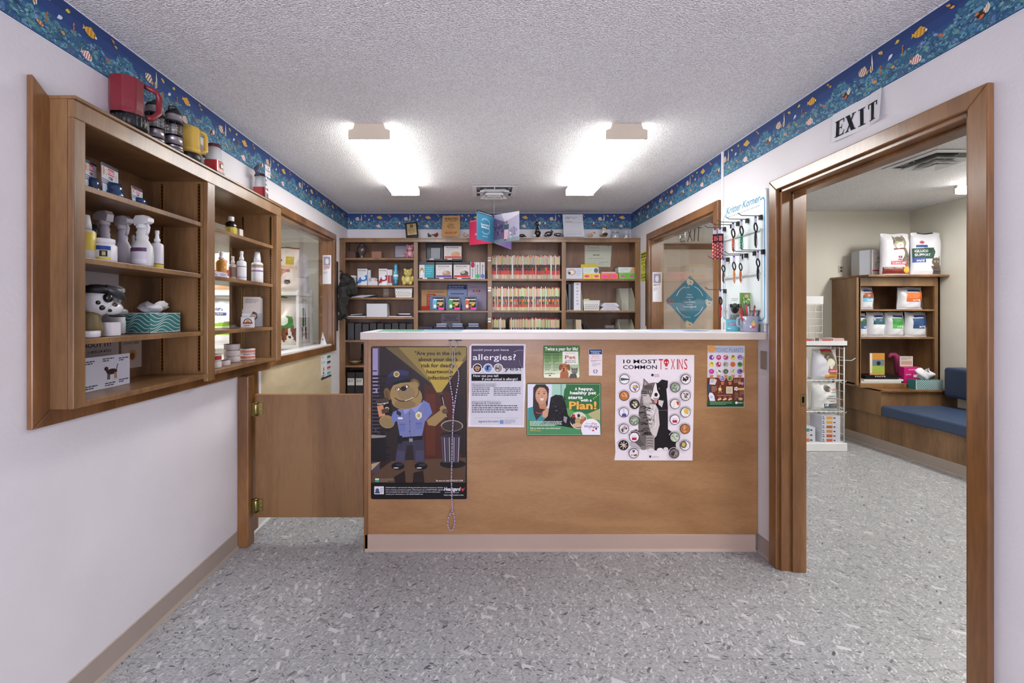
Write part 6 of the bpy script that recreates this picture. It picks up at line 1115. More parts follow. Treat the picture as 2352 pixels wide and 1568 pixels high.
def d_cert(A): A.ell(1088, 668, 2.5, 3, '#a85a5a'); A.ell(1095, 668, 2.5, 3, '#8a7a5a'); A.ell(1101, 668, 2.5, 3, '#a85a5a'); A.words(1082, 1108, 657, 661, 1, '#6a5f74', 1, 3); A.words(1080, 1110, 674, 700, 6, '#8a80a0', .9, 8)
flat('certificate', 'lavender certificate sheet leaning right of the navy boxes', 'certificate', [(1074, 652), (1118, 652), (1117, 712), (1074, 712)], 4.56, (158, 148, 170), d_cert)
for x0, c, s_ in ((987, '#5aa8d0', 'blue'), (1023.5, '#3a9a58', 'green'), (1061, '#b8603c', 'orange')):
    D = 4.43; t = thing('box_display', 'navy plastic case holding a box with a %s stripe and pink price tag' % s_, 'display box', (px(x0+17, D), D, z+EPS), 'navy cases of medicine boxes'); b = B(); xa, xb = px(x0, D), px(x0+34.5, D); zt = pz(679, D)
    b.prism(rrect(xa, z+EPS, xb, zt, .02, 4), D+.002, D+.06, lambda a, c_, k: (a, k, c_), (44, 54, 84)); b.prism(rrect(xa+.003, z+.004, xb-.003, zt-.004, .016, 4), D, D+.002, lambda a, c_, k: (a, k, c_), (70, 84, 120)); b.build('case', PLASTIC, t)
    A = face_art(D-.0002); u = x0; A.rect(u+7, 683, u+32, 710, '#17140f'); A.rect(u+7, 687, u+16, 709, c); A.text('Heartgard', u+9, 689, 3.6, 22, '#f0f0ec', .03); A.rect(u+17, 693, u+31, 698, '#a8946a'); A.ell(u+12, 703, 3, 4, '#e6dcc8'); A.ell(u+25, 699, 3.6, 3, '#d9a43c'); A.ell(u+20, 703, 4, 3, '#7a5c3a'); bf_ = A.b.build('box_front', PRINT, t)
    A = face_art(D-.0035); A.rect(u+20, 706, u+33, 711, '#e24aa8'); A.b.build('price_tag', PAPER, bf_)
z = 1.085
def d_dog(A): A.text('EVERY DOG', 1035.5, 727.5, 3.6, 28, '#4a4656', .01, al='c'); A.text('DESERVES', 1035.5, 732.5, 3.6, 24, '#4a4656', .01, al='c'); A.text('PROTECTION!', 1035.5, 737.5, 3.6, 34, '#4a4656', .01, al='c')
flat('notice', 'grey notice reading Every dog deserves protection behind the counter', 'notice', [(1013, 720), (1058, 720), (1058, 766), (1013, 766)], 4.58, (168, 162, 172), d_dog)
for i, x0 in enumerate((960, 996, 1033, 1070)):
    D = 4.44; b = B(); b.prism(rrect(px(x0, D), z+EPS, px(x0+34, D), pz(750, D), .022, 4), D, D+.14, lambda a, c, k: (a, k, c), (42, 50, 78)); b.prism(rrect(px(x0+2, D), z+.01, px(x0+32, D), pz(752, D), .018, 4), D-.002, D, lambda a, c, k: (a, k, c), (34, 40, 60))
    if i: b.box(px(x0+6, D), px(x0+29, D), D+.02, D+.12, pz(750, D), pz(743, D), (190, 190, 200)); b.box(px(x0+6, D), px(x0+29, D), D+.019, D+.02, pz(748, D), pz(745, D), (60, 90, 150))
    simple('storage_bin', ('empty navy bin', 'navy bin with white packs second from the left', 'navy bin with white packs third from the left', 'navy bin with white packs at the right')[i]+' just above the counter', 'bin', b, PLASTIC, 'navy bins above the counter', bevel=.002)
# --- bay 3: patient folders, each its own object
def folder_mesh(seed, kind):
    rd = random.Random(seed); b = B(); th = rd.uniform(.0058, .0094); h = .238+rd.uniform(-.008, .006); d = .19
    cream = [(214, 192, 160), (222, 202, 172), (206, 182, 150), (228, 214, 190)][seed % 4]
    topc = [(150, 50, 48), (200, 110, 96), (120, 40, 44), (222, 200, 180), (90, 60, 120)][rd.randrange(5)]
    if kind == 0: bands = [(.0, cream), (.045, (206, 84, 84)), (.085, rd.choice([(60, 70, 84), (160, 50, 70), (54, 120, 80), (210, 120, 70), (90, 50, 66), (70, 66, 80)])), (.115, rd.choice([(50, 60, 74), (120, 44, 60), (60, 110, 90), (90, 74, 80)])), (.145, cream), (.224, topc)]
    else: bands = [(.0, cream), (.035, (210, 96, 96)), (.062, rd.choice([(214, 110, 70), (60, 130, 80), (180, 60, 50), (150, 170, 190), (100, 60, 60)])), (.09, rd.choice([(230, 180, 90), (160, 60, 60), (60, 110, 90), (120, 80, 90), (210, 110, 80)])), (.115, rd.choice([(80, 100, 130), (110, 90, 110), (60, 100, 84), (150, 130, 150)])), (.142, cream), (.226, topc)]
    bands = [(q_[0]+(rd.uniform(-.003, .003) if q_[0] else 0), tuple(max(0, min(255, v*rd.uniform(.82, 1.08))) for v in q_[1])) for q_ in bands]; bands[-1] = (h-rd.uniform(.008, .02), bands[-1][1])
    if seed % 7 == 3: bands = [(0, (214, 210, 206)), (h*.5, (220, 216, 212))]
    zs = [q_[0] for q_ in bands]+[h]
    for i in range(len(bands)): b.box(-th/2, th/2, 0, .003, zs[i], zs[i+1], bands[i][1])
    b.box(-th/2+.0012, th/2-.0012, .003, d, 0, h-.004, cream); b.box(-th/2+.001, -th/2+.0018, -.0006, 0, .0, h*.98, (150, 120, 96)); return b, th
protos = {}
for k in (0, 1):
    for s_ in range(14):
        b, th = folder_mesh(s_+20*k, k); o = b.build('patient_folder', PAPER, label='x', cat='folder'); protos[(k, s_)] = (o, th, o.data)
used = set()
def folder_row(z, x0, x1, kind, rowname, seed, tilt):
    rd = random.Random(seed); x = x0; n = 0
    while x < x1-.009:
        k = (kind, rd.randrange(14)); o, th, me = protos[k]
        f = o if k not in used else o.copy()
        if k in used: C.objects.link(f)
        used.add(k); hw = (max(v.co.x for v in me.vertices)-min(v.co.x for v in me.vertices))
        f.location = (x+hw/2, 4.515+rd.uniform(-.004, .004), z+.001+abs(math.sin(tilt))*hw*.5); f.rotation_euler = (0, tilt, 0); f.location.z += 0
        f['label'] = 'cream patient folder with coloured tabs packed in the '+rowname; f['group'] = 'patient folders in the '+rowname; f['category'] = 'folder'; x += hw/math.cos(tilt)+.0006; n += 1
XA, XB = .098, .800
folder_row(1.720, XA, XB, 0, 'upper file row', 3, 0); folder_row(1.401, XA, XB, 1, 'middle file row', 4, 0)
folder_row(1.085, XA, .245, 1, 'lowest file row left part', 5, 0); folder_row(1.085, .285, XB, 1, 'lowest file row right part', 6, 0)
for x_, y_ in ((1124, 595), (1124, 664), (1124, 735)):
    A = face_art(DF-.0005); A.rect(x_-3.5, y_-5, x_+3.5, y_-1, '#dcd8d0'); A.rect(x_-3.5, y_+1, x_+3.5, y_+5, '#dcd8d0'); b = A.b; b.v = [(a, c+.0003, d) for a, c, d in b.v]; A.words(x_-2.6, x_+2.6, y_-5, y_-1, 1, '#6a665f', 1, 3)
    simple('shelf_label', {595: 'pair of small white labels on the upright beside the upper folders', 664: 'pair of small white labels on the upright beside the middle folders', 735: 'pair of small white labels on the upright just above the counter'}[y_], 'label', b)
# --- bay 4
z = 1.720
def d_c2(A):
    A.words(1352, 1396, 567, 571, 1, '#7a8a78', 1.2, 3); A.words(1350, 1398, 573, 578, 1, '#8a947f', 1, 4); A.words(1362, 1386, 583, 588, 1, '#4a5a50', 1.8, 5); A.words(1352, 1396, 591, 596, 1, '#8a947f', 1, 6); A.words(1376, 1398, 600, 608, 2, '#6a7468', .9, 7)
    for x_ in (1351, 1373, 1397): A.ell(x_, 565, 1, 1, '#3a3a34', 8)
flat('certificate', 'pale green certificate pinned to the back of the right bay', 'certificate', [(1343, 563), (1405, 564), (1402, 613), (1343, 612)], YB-.0145, (196, 200, 182), d_c2)
def gl(c, hand=False):
    def d(A, x0, x1, y0, y1): A.rect(x0, y1-(y1-y0)*.5, x1, y1, c)
    return d
D = 4.42
b = bx(1300.5, 1338, 615, z, D, .12, (198, 202, 216)); A = face_art(D, b); A.k = 2e-4; A.ell(1313, 625, 10, 7, '#b8a08c'); A.ell(1313, 625, 6, 4.5, '#e0d4c8'); A.ell(1308, 627, 3, 3, '#5a4a44'); A.words(1324, 1335, 618, 634, 4, '#8a94b4', 1, 3); simple('glove_box', 'white glove box with a pale picture at the left of the right bay', 'box', b, PRINT)
def gbox(x0, x1, y0, c, c2, label, top=None):
    b = bx(x0, x1, y0, z, D, .12, c)
    A = face_art(D, b); A.k = 2e-4; A.ell(x0+9, (y0+zy(z, D))/2, 6, 3, c2); A.ell(x1-9, (y0+zy(z, D))/2, 5.5, 3, c2); A.words(x0+15, x1-15, y0+2, zy(z, D)-2, 2, '#5a3a3a', .9, 3); simple('glove_box', label, 'box', b, PRINT)
gbox(1339, 1379, 627.5, (226, 196, 90), '#d2488a', 'yellow box with pink ovals in the right bay'); gbox(1380.5, 1420, 627.5, (226, 112, 96), '#e24a9a', 'coral orange box with pink ovals in the right bay'); gbox(1421.5, 1460, 626, (112, 192, 72), '#c85aa0', 'lime green box with pink ovals in the right bay')
def onbox(x0, x1, y0, yb_, D, dep, col, label, draw=None):
    b = B(); b.box(px(x0, 4.42+0), px(x1, 4.42), D, D+dep, pz(yb_, 4.42)+EPS, pz(y0, 4.42), col)
    if draw: A = face_art(D, b); A.k = 2e-4; draw(A)
    simple('glove_box', label, 'box', b, PRINT)
D2 = 4.423
onbox(1339, 1375.5, 614, 627.5, D2, .11, (206, 212, 210), 'white box on top of the yellow box', lambda A: (A.ell(1369, 621, 5, 5.5, '#5a6a7a'), A.words(1341, 1360, 616, 626, 3, '#8fb0a0', 1, 3)))
onbox(1382, 1415, 624, 627.5, D2, .10, (214, 176, 176), 'thin pink and white box lying on the coral box')
onbox(1420.5, 1461, 613.5, 626, D2, .11, (200, 212, 206), 'white box with a tan corner on top of the lime green box', lambda A: (A.poly([(1452, 614), (1460.5, 614), (1460.5, 625.5), (1446, 625.5)], '#c9a06c'), A.words(1424, 1442, 616, 624, 2, '#7a94b4', 1, 3)))
b = B(); b.box(px(1334, 4.45), px(1373, 4.45), 4.45, 4.52, pz(614, 4.42)+EPS, pz(607, 4.45), (196, 176, 62)); simple('carton', 'flat mustard yellow carton on the white box above the yellow box', 'box', b)
z = 1.401
def mag_file(x0, x1, y0, ylow, z, D, label, cutleft=False):
    xa, xb, zt, zl = px(x0, D), px(x1, D), pz(y0, D+.2), z+.10; t = thing('magazine_file', label, 'file holder', ((xa+xb)/2, D+.1, z+EPS), 'cream cardboard magazine files'); c = (196, 194, 178)
    prof = [(D, z+EPS), (D+.2, z+EPS), (D+.2, zt), (D+.10, zt), (D, zl)]
    for xs_ in ((xa, xa+.003), (xb-.003, xb)): b = B(); b.prism(prof, xs_[0], xs_[1], lambda a, cc, k: (k, a, cc), c); b.build('side', PAPER, t)
    B().box(xa+.003, xb-.003, D+.197, D+.2, z+EPS, zt, c).build('back', PAPER, t); B().box(xa+.003, xb-.003, D, D+.2, z+EPS, z+.004, c).build('bottom', PAPER, t); return t
mag_file(1303, 1338, 660, 0, z, 4.41, 'cream magazine file holding binders at the left of the middle right shelf')
b = B(); x0_ = px(1318, 4.43); b.box(x0_, px(1334, 4.43), 4.43, 4.60, z+.005, pz(648.5, 4.43), (210, 210, 216)); A = face_art(4.43, b); A.k = 2e-4
for i in range(7): A.words(1324, 1329.5, 652+i*7.4, 655+i*7.4, 1, '#4a4a58', 1.4, i)
simple('ring_binder', 'tall white binder with handwriting down the spine in the magazine file', 'binder', b, PAPER)
b = B(); b.box(px(1306, 4.44), px(1311, 4.44), 4.44, 4.59, z+.005, pz(652, 4.44), (90, 92, 100)); b.box(px(1312, 4.44), px(1317, 4.44), 4.44, 4.59, z+.005, pz(650, 4.44), (46, 48, 54)); simple('ring_binder', 'pair of slim dark grey folders left of the tall white binder', 'binder', b, PLASTIC)
basket(1340, 1378, 690, z, 4.42, 'white perforated basket on the middle shelf of the right bay', 8)
b = B(); b.box(px(1341, 4.45), px(1354, 4.45), 4.46, 4.50, z+.03, pz(686, 4.45), (196, 206, 110)); simple('note_pad', 'yellow green note pad sticking out of the basket of the right bay', 'note pad', b)
t = thing('paper_tray', 'pale grey two level paper tray beside the open file holder', 'tray', (px(1401, 4.42), 4.5, z+EPS))
for i in range(2):
    zz = z+EPS+i*.04; xa, xb = px(1379+i*2, 4.42), px(1424-i*2, 4.42); b = B(); b.prism([(xa, zz), (xb, zz), (xb, zz+.008), (xb-.03, zz+.038), (xa+.03, zz+.038), (xa, zz+.008)], 4.42, 4.57, lambda a, c, k: (a, k, c), (198, 198, 208)); b.build('tray', PLASTIC, t)
    b = B(); b.box(xa+.045, xb-.045, 4.4185, 4.42, zz+.016, zz+.024, (84, 84, 110)); b.box(xa+.045, xb-.045, 4.4180, 4.4185, zz+.019, zz+.0235, (222, 222, 226)); b.build('paper_slot', PAPER, t)
mag_file(1429, 1459, 662, 0, z, 4.42, 'large open cream file holder at the right end of the middle right shelf')
z = 1.085
mag_file(1302, 1338, 733, 0, z, 4.41, 'cream magazine file at the left of the lowest visible right shelf'); b = B(); b.box(px(1322, 4.45), px(1334, 4.45), 4.43, 4.58, z+.006, pz(734, 4.45), (196, 182, 160)); simple('folder_bundle', 'bundle of cream folders inside the lowest magazine file', 'folders', b)
t = thing('printer', 'black desktop printer just above the counter at the right', 'printer', (px(1380, 4.43), 4.5, z+EPS)); b = B(); b.box(px(1340, 4.42), px(1420, 4.42), 4.43, 4.62, z+EPS, z+.115, (28, 28, 31)); b.box(px(1340, 4.42), px(1350, 4.42), 4.42, 4.60, z+.115, z+.175, (24, 24, 27)); b.build('body', PLASTIC, t, bevel=.004)
b = B(); b.box(px(1352, 4.42), px(1418, 4.42), 4.42, 4.55, z+.125, z+.135, (60, 60, 66)); b.box(px(1350, 4.42), px(1420, 4.42), 4.50, 4.56, z+.115, z+.125, (20, 20, 22)); b.build('tray', PLASTIC, t); b = B(); b.box(px(1392, 4.42), px(1412, 4.42), 4.44, 4.50, z+.136, z+.165, (120, 112, 118)); b.build('paper_guide', PLASTIC, t)
mag_file(1426, 1459, 733, 0, z, 4.42, 'open cream file holder right of the black printer')
# --- on top of the bookcase
z = 2.1305
t = thing('award_plaque', 'black plaque with a gold plate tilted on top of the bookcase', 'plaque', (px(947, 4.45), 4.45, z)); b = B(); b.M = Matrix.Translation((px(947, 4.45), 4.45, z)) @ Matrix.Rotation(-.10, 4, 'Y') @ Matrix.Rotation(-.1, 4, 'X'); b.box(-.062, .066, 0, .014, .022, .178, (26, 24, 24)); b.box(-.03, .06, -.03, .05, .004, .024, (20, 20, 20)); bd_ = b.build('board', SHINY, t, bevel=.002)
b = B(); b.M = Matrix.Translation((px(947, 4.45), 4.45, z)) @ Matrix.Rotation(-.10, 4, 'Y') @ Matrix.Rotation(-.1, 4, 'X'); A = Art(lambda u, v: (u, -.0008, .178-v), (0, -1, 0), b, base=0); A.rect(-.045, .016, .050, .132, '#b9a67c'); A.rect(-.012, .026, .018, .052, '#2c2622'); A.text('NR', -.008, .046, .014, .022, '#b9a67c', .03); A.text('NRA', -.02, .062, .007, .04, '#4a4032', .02); A.words(-.032, .04, .068, .125, 7, '#6a5c44', .0035, 3); b.build('gold_plate', METAL, bd_)
def d_w(A):
    A.text('WANTED', 1036.5, 505, 5.2, 32, '#4a2a1a', .02, al='c'); A.text('BEST VETERINARY', 1036.5, 508.6, 2, 26, '#5a3a24', .02, al='c'); A.arc(1037, 519, 9, 30, 200, 1.2, '#6a4a30', rv=5)
    for i in range(4): A.line([(1030+i*3, 521), (1033+i*3, 512+i*.6)], 1.2, '#6a4a30')
    A.words(1024, 1050, 527, 530, 1, '#8a6a48', 1, 3); A.words(1022, 1052, 531.5, 537, 2, '#a83a30', 1.8, 4); A.words(1024, 1050, 538, 541, 1, '#8a6a48', 1, 5)
rd = random.Random(6); edge = [(1017, 495), (1026, 495.8), (1036, 494.8), (1048, 495.6), (1057, 495), (1056.4, 506), (1057, 518), (1055.6, 530), (1056, 540), (1053, 543.6), (1040, 543), (1028, 543.8), (1015, 543), (1014.4, 530), (1015.6, 515)]
b = B(); Dw = 4.50; b.prism([(px(x_, Dw), max(pz(y_, Dw), z)) for x_, y_ in edge], Dw, Dw+.012, lambda a, c, k: (a, k, c), (184, 144, 96)); A = face_art(Dw, b); A.k = 2e-4; d_w(A); simple('wooden_plaque', 'tan wood plaque headed WANTED with ragged edges on the bookcase', 'plaque', b)
def critter(name, label, cat, parts, mats=SHINY, D=4.47):
    b = B()
    for i_, (x_, y_, rx, rz, c) in enumerate(parts): zc_ = pz(y_, D); b.sph((px(x_, D), D-.004*i_, max(zc_, z+rz*D/1000)), (rx*D/1000, min(rx, rz)*D/1000, rz*D/1000), 12, c)
    return simple(name, label, cat, b, mats)
critter('bird_figurine', 'tiny dark green bird figurine on the bookcase top', 'figurine', [(986, 541, 4, 3.2, (50, 62, 44)), (984, 537.5, 2.2, 2.2, (40, 50, 36)), (989, 542, 3, 1.6, (40, 46, 36))])
critter('bird_figurine', 'small red bird figurine left of the wanted plaque', 'figurine', [(1001, 540, 5, 3.8, (120, 30, 40)), (1004, 537, 2.8, 3, (130, 34, 44)), (995, 539.5, 4, 1.4, (96, 30, 40))])
critter('cat_figurine', 'small cream lying cat figurine beside the hanging cards', 'figurine', [(1071, 540.5, 6.5, 3.4, (176, 160, 146)), (1066.5, 537.5, 3, 2.8, (184, 170, 156)), (1065, 534.8, 1, 1.5, (176, 160, 146)), (1068, 534.8, 1, 1.5, (176, 160, 146)), (1077, 542, 3, 1.6, (168, 150, 136))])
critter('mouse_figurine', 'dark humped mouse figurine right of the hanging cards', 'figurine', [(1199, 541, 7.5, 4, (52, 48, 50)), (1206, 543, 3.5, 1.4, (46, 42, 44)), (1193.5, 542, 3, 2.4, (48, 44, 46))])
critter('cat_figurine', 'black and white sitting cat statue looking up on the bookcase', 'figurine', [(1235, 536, 7.5, 9, (28, 26, 28)), (1235, 529, 5.5, 10, (32, 30, 32)), (1236.5, 530, 4, 11, (214, 212, 212)), (1234, 514.5, 5.5, 5, (28, 26, 28)), (1238, 513, 4, 4, (216, 212, 212)), (1231, 510, 1.6, 2.6, (28, 26, 28)), (1237, 509, 1.6, 2.4, (28, 26, 28)), (1227.5, 541.5, 3.5, 2, (214, 212, 212)), (1242.5, 541.5, 3.5, 2, (214, 212, 212))], D=4.46)
critter('cat_figurine', 'grey striped sleeping cat figurine, left of the pair beside the white sheet', 'figurine', [(1260, 537, 9, 6, (112, 106, 106)), (1254, 540, 4.5, 3.6, (124, 118, 118)), (1267, 532.5, 3.4, 3.4, (96, 90, 92)), (1266, 529.4, 1.2, 2, (90, 84, 86))], METAL)
critter('cat_figurine', 'flatter grey sleeping cat figurine touching the white sheet', 'figurine', [(1283, 539, 9.5, 4.4, (118, 110, 108)), (1276, 538.5, 4, 3.4, (100, 94, 94)), (1290, 541, 4.5, 2.4, (128, 122, 120))], METAL)
def d_s(A): A.words(1298, 1312, 497, 504, 2, '#5a5a64', 1.2, 3); A.words(1314, 1326, 497, 503, 2, '#8a8a94', 1, 4); A.line([(1298, 511), (1336, 511)], .5, '#6a6a74'); A.words(1298, 1320, 507, 510, 1, '#6a6a74', 1, 5); A.line([(1299, 531), (1337, 531)], .4, '#9a9aa4'); A.words(1299, 1338, 534, 541, 3, '#9a9aa4', .8, 7)
Ds = 4.50; b = B(); b.prism([(px(x_, Ds), max(z, pz(y_, Ds))) for x_, y_ in ((1292, 492), (1338, 492), (1342.5, 543.5), (1295, 543.5))], Ds, Ds+.003, lambda a, c, k: (a, k, c), (204, 206, 212)); A = face_art(Ds, b); A.k = 2e-4; d_s(A); simple('document_sheet', 'tall white document in a clear sleeve on top of the bookcase', 'document', b)
critter('duck_figurine', 'small tan duck figurine right of the white document', 'figurine', [(1356, 540.5, 6.5, 3.2, (186, 150, 116)), (1362.5, 536, 2.6, 3, (206, 186, 170)), (1366, 535.5, 2.4, 1, (196, 150, 90)), (1364, 534, 1.2, 1.2, (140, 40, 40))], PLASTIC)
critter('dog_figurine', 'brown and white dog figurine sitting on a brown rock', 'figurine', [(1386, 541, 9.5, 2.8, (120, 90, 56)), (1386, 533.5, 4.6, 6, (216, 206, 188)), (1387, 525.5, 5, 4.2, (206, 190, 166)), (1381.8, 523.5, 2, 3, (84, 54, 34)), (1391.5, 524, 2, 3, (84, 54, 34)), (1387, 523, 2.4, 2, (110, 70, 40)), (1389, 538, 6, 3, (50, 40, 34))], PLASTIC)
for x_, s_ in ((1414, 'left'), (1439, 'right')):
    Dj = 4.50; t = thing('glass_jar', s_+' clear lidded glass jar at the right end of the bookcase top', 'jar', (px(x_, Dj), Dj, z), 'clear lidded glass jars'); b = B(); r = .052; b.lathe([(r, 0), (r*1.02, .01), (r*1.02, .10), (r*.9, .118)], (px(x_, Dj), Dj, z), 22, (220, 226, 230)); b.build('jar_body', CLEAR, t)
    b = B(); b.lathe([(r*.9, .119), (r*.98, .122), (r*.96, .135), (r*.6, .15), (r*.22, .158), (r*.18, .166), (r*.4, .178), (r*.3, .195), (r*.1, .200)], (px(x_, Dj), Dj, z), 20, (200, 200, 206)); b.build('lid', CLEAR, t)
    b = B(); b.lathe([(r*.86, .004), (r*.86, .05)] if s_ == 'left' else [(.03, .004), (.025, .06)], (px(x_, Dj), Dj, z), 16, (190, 190, 196)); b.build('contents', PAPER, t)
    if s_ == 'left': A = face_art(Dj-r*1.02-.002); A.text('PET CORN', 1414, 535, 3, 16, '#2a2a30', .02, al='c'); A.b.build('print', PAPER, t)
# ---- hanging cards under the ceiling vent
t = thing('hanging_mobile', 'four printed cards joined at one edge hanging by a thread from the ceiling vent', 'mobile', (.108, 3.8, 1.985)); HX, HY = .108, 3.80
B().tube([(HX, HY, 2.225), (HX, HY, 2.379)], .0009, 5, (206, 206, 210)).build('thread', PLASTIC, t)
def card(ex, ey, zt0, zb0, zt1, zb1, col, draw, nm):
    o = Vector((HX, HY, 0)); d = Vector((ex-HX, ey-HY, 0)); L = d.length; d = d/L; n = Vector((d.y, -d.x, 0)); n = n if n.y < 0 else -n
    P = [o+Vector((0, 0, zb0)), o+d*L+Vector((0, 0, zb1)), o+d*L+Vector((0, 0, zt1)), o+Vector((0, 0, zt0))]; b = B(); b.add(P+[p-n*.0012 for p in P], [(0, 1, 2, 3), (7, 6, 5, 4), (0, 4, 5, 1), (1, 5, 6, 2), (2, 6, 7, 3), (3, 7, 4, 0)], col)
    ur = d if d.x > 0 else -d; st = 0 if d.x > 0 else -L
    A = Art(lambda u, v: tuple(o+d*(u*L if d.x > 0 else (1-u)*L)+Vector((0, 0, (zt0+(zt1-zt0)*(u if d.x > 0 else 1-u))*(1-v)+(zb0+(zb1-zb0)*(u if d.x > 0 else 1-u))*v))), n, b, base=2e-4); draw(A); b.build('card', PRINT, t)['label'] = nm
def d_t(A):
    A.rect(0, 0, 1, .085, '#1c2030'); A.text('Can prevent this type of behavior', .06, .062, .035, .88, '#e8ecf0', .02); A.arc(.5, .36, .24, 200, 400, .06, '#7ab0cc', rv=.13); A.arc(.5, .62, .24, -30, 150, .06, '#7ab0cc', rv=.13); A.arc(.5, .5, .24, -60, 60, .04, '#5f9cbc', rv=.1)
    A.text('Lagging', .24, .47, .065, .5, '#f2f4f6', .03); A.text('Behind', .26, .56, .065, .44, '#f2f4f6', .03); A.text('HEARTGARD', .32, .86, .03, .3, '#e2eaf0', .02)
card(-.039, 3.57, 2.229, 1.986, 2.223, 1.98, (66, 134, 164), d_t, 'teal card reading Lagging Behind')
def d_p(A):
    A.rect(0, 0, 1, 1, '#a9a2b8'); A.poly([(0, .12), (.45, .30), (.5, .95), (0, .95)], '#6c6080'); A.poly([(0, .9), (1, .86), (1, 1), (0, 1)], '#7c9094'); A.poly([(.45, .3), (1, .1), (1, .0), (.3, .0)], '#c9c6d2'); A.dots(.2, .55, .24, ['#554a68', '#8a80a0', '#4a4060'], 40, 3, .2); A.dots(.8, .65, .17, ['#8a86a0', '#7a7490'], 20, 5, .25)
    A.ell(.52, .33, .045, .05, '#8a6a5a', 12); A.poly([(.43, .40), (.62, .40), (.60, .58), (.44, .58)], '#3f5c66'); A.poly([(.44, .58), (.60, .58), (.56, .92), (.50, .92), (.52, .65), (.49, .92), (.43, .92)], '#d9b0bc'); A.rect(.42, .92, .52, .95, '#1c1a22'); A.ell(.72, .78, .06, .05, '#8c8890', 12); A.ell(.68, .72, .035, .035, '#d6d2d8', 10); A.line([(.70, .80), (.69, .92)], .02, '#d6d2d8'); A.line([(.76, .80), (.77, .91)], .02, '#8c8890'); A.line([(.6, .5), (.68, .72)], .006, '#3a3440')
card(.305, 3.53, 2.229, 1.986, 2.203, 1.966, (176, 170, 190), d_p, 'card with a photograph of a walker and a dog')
card(-.118, 4.2, 2.229, 1.986, 2.262, 2.03, (214, 60, 100), lambda A: (A.text('Can prevent', .05, .05, .03, .5, '#f4e8ec', .02), A.text('di', .25, .62, .10, .18, '#f4e8ec', .02)), 'magenta card')
card(.283, 4.12, 2.229, 1.986, 2.215, 1.975, (126, 108, 158), lambda A: A.rect(.1, .1, .9, .5, '#8a7ca8'), 'purple card')
# ========================= RIGHT WALL ITEMS =============================
# serif EXIT sheet above the doorway
def serif(A, s_, u, v, h, w_, col):
    st, th, se = h*.23, h*.07, h*.16; n = len(s_); cw = w_/n
    for i, ch in enumerate(s_):
        x0, x1 = u+i*cw+cw*.06, u+(i+1)*cw-cw*.06; t_, b_ = v-h, v
        if ch == 'E': A.rect(x0+cw*.1, t_, x0+cw*.1+st, b_, col); A.rect(x0, t_, x1, t_+th, col); A.rect(x0, b_-th, x1, b_, col); A.rect(x0+cw*.1, v-h*.54, x1-cw*.22, v-h*.47, col); A.poly([(x1-th, t_), (x1, t_), (x1, t_+h*.26), (x1-th*.6, t_+h*.26)], col); A.poly([(x1-th, b_), (x1+th*.5, b_-h*.28), (x1-th*.2, b_-h*.28), (x1-th*2, b_)], col); A.poly([(x1-cw*.26, v-h*.66), (x1-cw*.21, v-h*.66), (x1-cw*.21, v-h*.35), (x1-cw*.26, v-h*.35)], col)
        if ch == 'X': A.poly([(x0+cw*.04, t_), (x0+cw*.04+st*1.1, t_), (x1-cw*.02, b_), (x1-cw*.02-st*1.1, b_)], col); A.line([(x1-cw*.12, t_), (x0+cw*.14, b_)], th*1.2, col); [A.rect(a, c, a+cw*.36, c+th*.8, col) for a, c in ((x0-cw*.02, t_), (x1-cw*.30, t_), (x0-cw*.02, b_-th*.8), (x1-cw*.32, b_-th*.8))]
        if ch == 'I': m_ = (x0+x1)/2; A.rect(m_-st/2, t_, m_+st/2, b_, col); A.rect(m_-st, t_, m_+st, t_+th*.8, col); A.rect(m_-st, b_-th*.8, m_+st, b_, col)
        if ch == 'T': m_ = (x0+x1)/2; A.rect(m_-st/2, t_, m_+st/2, b_, col); A.rect(x0, t_, x1, t_+th, col); A.rect(m_-st, b_-th*.8, m_+st, b_, col); A.rect(x0, t_, x0+th, t_+h*.26, col); A.rect(x1-th, t_, x1, t_+h*.26, col)
b = B(); y0_, y1_ = 1.98, 1.735; V = []; n_ = 12
for i in range(n_+1):
    f_ = i/n_; yy = y0_+(y1_-y0_)*f_; curl = .010*max(0, f_-.75)*4+.004*math.sin(f_*7)+.006*(1-min(1, f_*6)); V += [(XR-.0015-curl*.25, yy, 2.272), (XR-.003-curl, yy, 2.147-.004*math.sin(f_*3.1)-.0*f_)]
b.add(V, [(2*i, 2*i+1, 2*i+3, 2*i+2) for i in range(n_)], (222, 222, 226)); A = right_art(XR-.0125, y0_, 2.272, b); A.k = 0; serif(A, 'EXIT', .015, .112, .072, .215, '#1c1c22'); nv = (n_+1)*2
for i in range(nv, len(b.v)):
    x_, y_, z_ = b.v[i]; f_ = (y0_-y_)/(y0_-y1_); g_ = (2.272-z_)/.125; curl = .010*max(0, f_-.75)*4+.004*math.sin(f_*7)+.006*(1-min(1, f_*6)); b.v[i] = (XR-.0015-curl*.25-(.0015+curl*.75)*g_-.0012, y_, z_)
simple('exit_sign', 'white paper sheet reading EXIT taped above the doorway', 'sign', b)
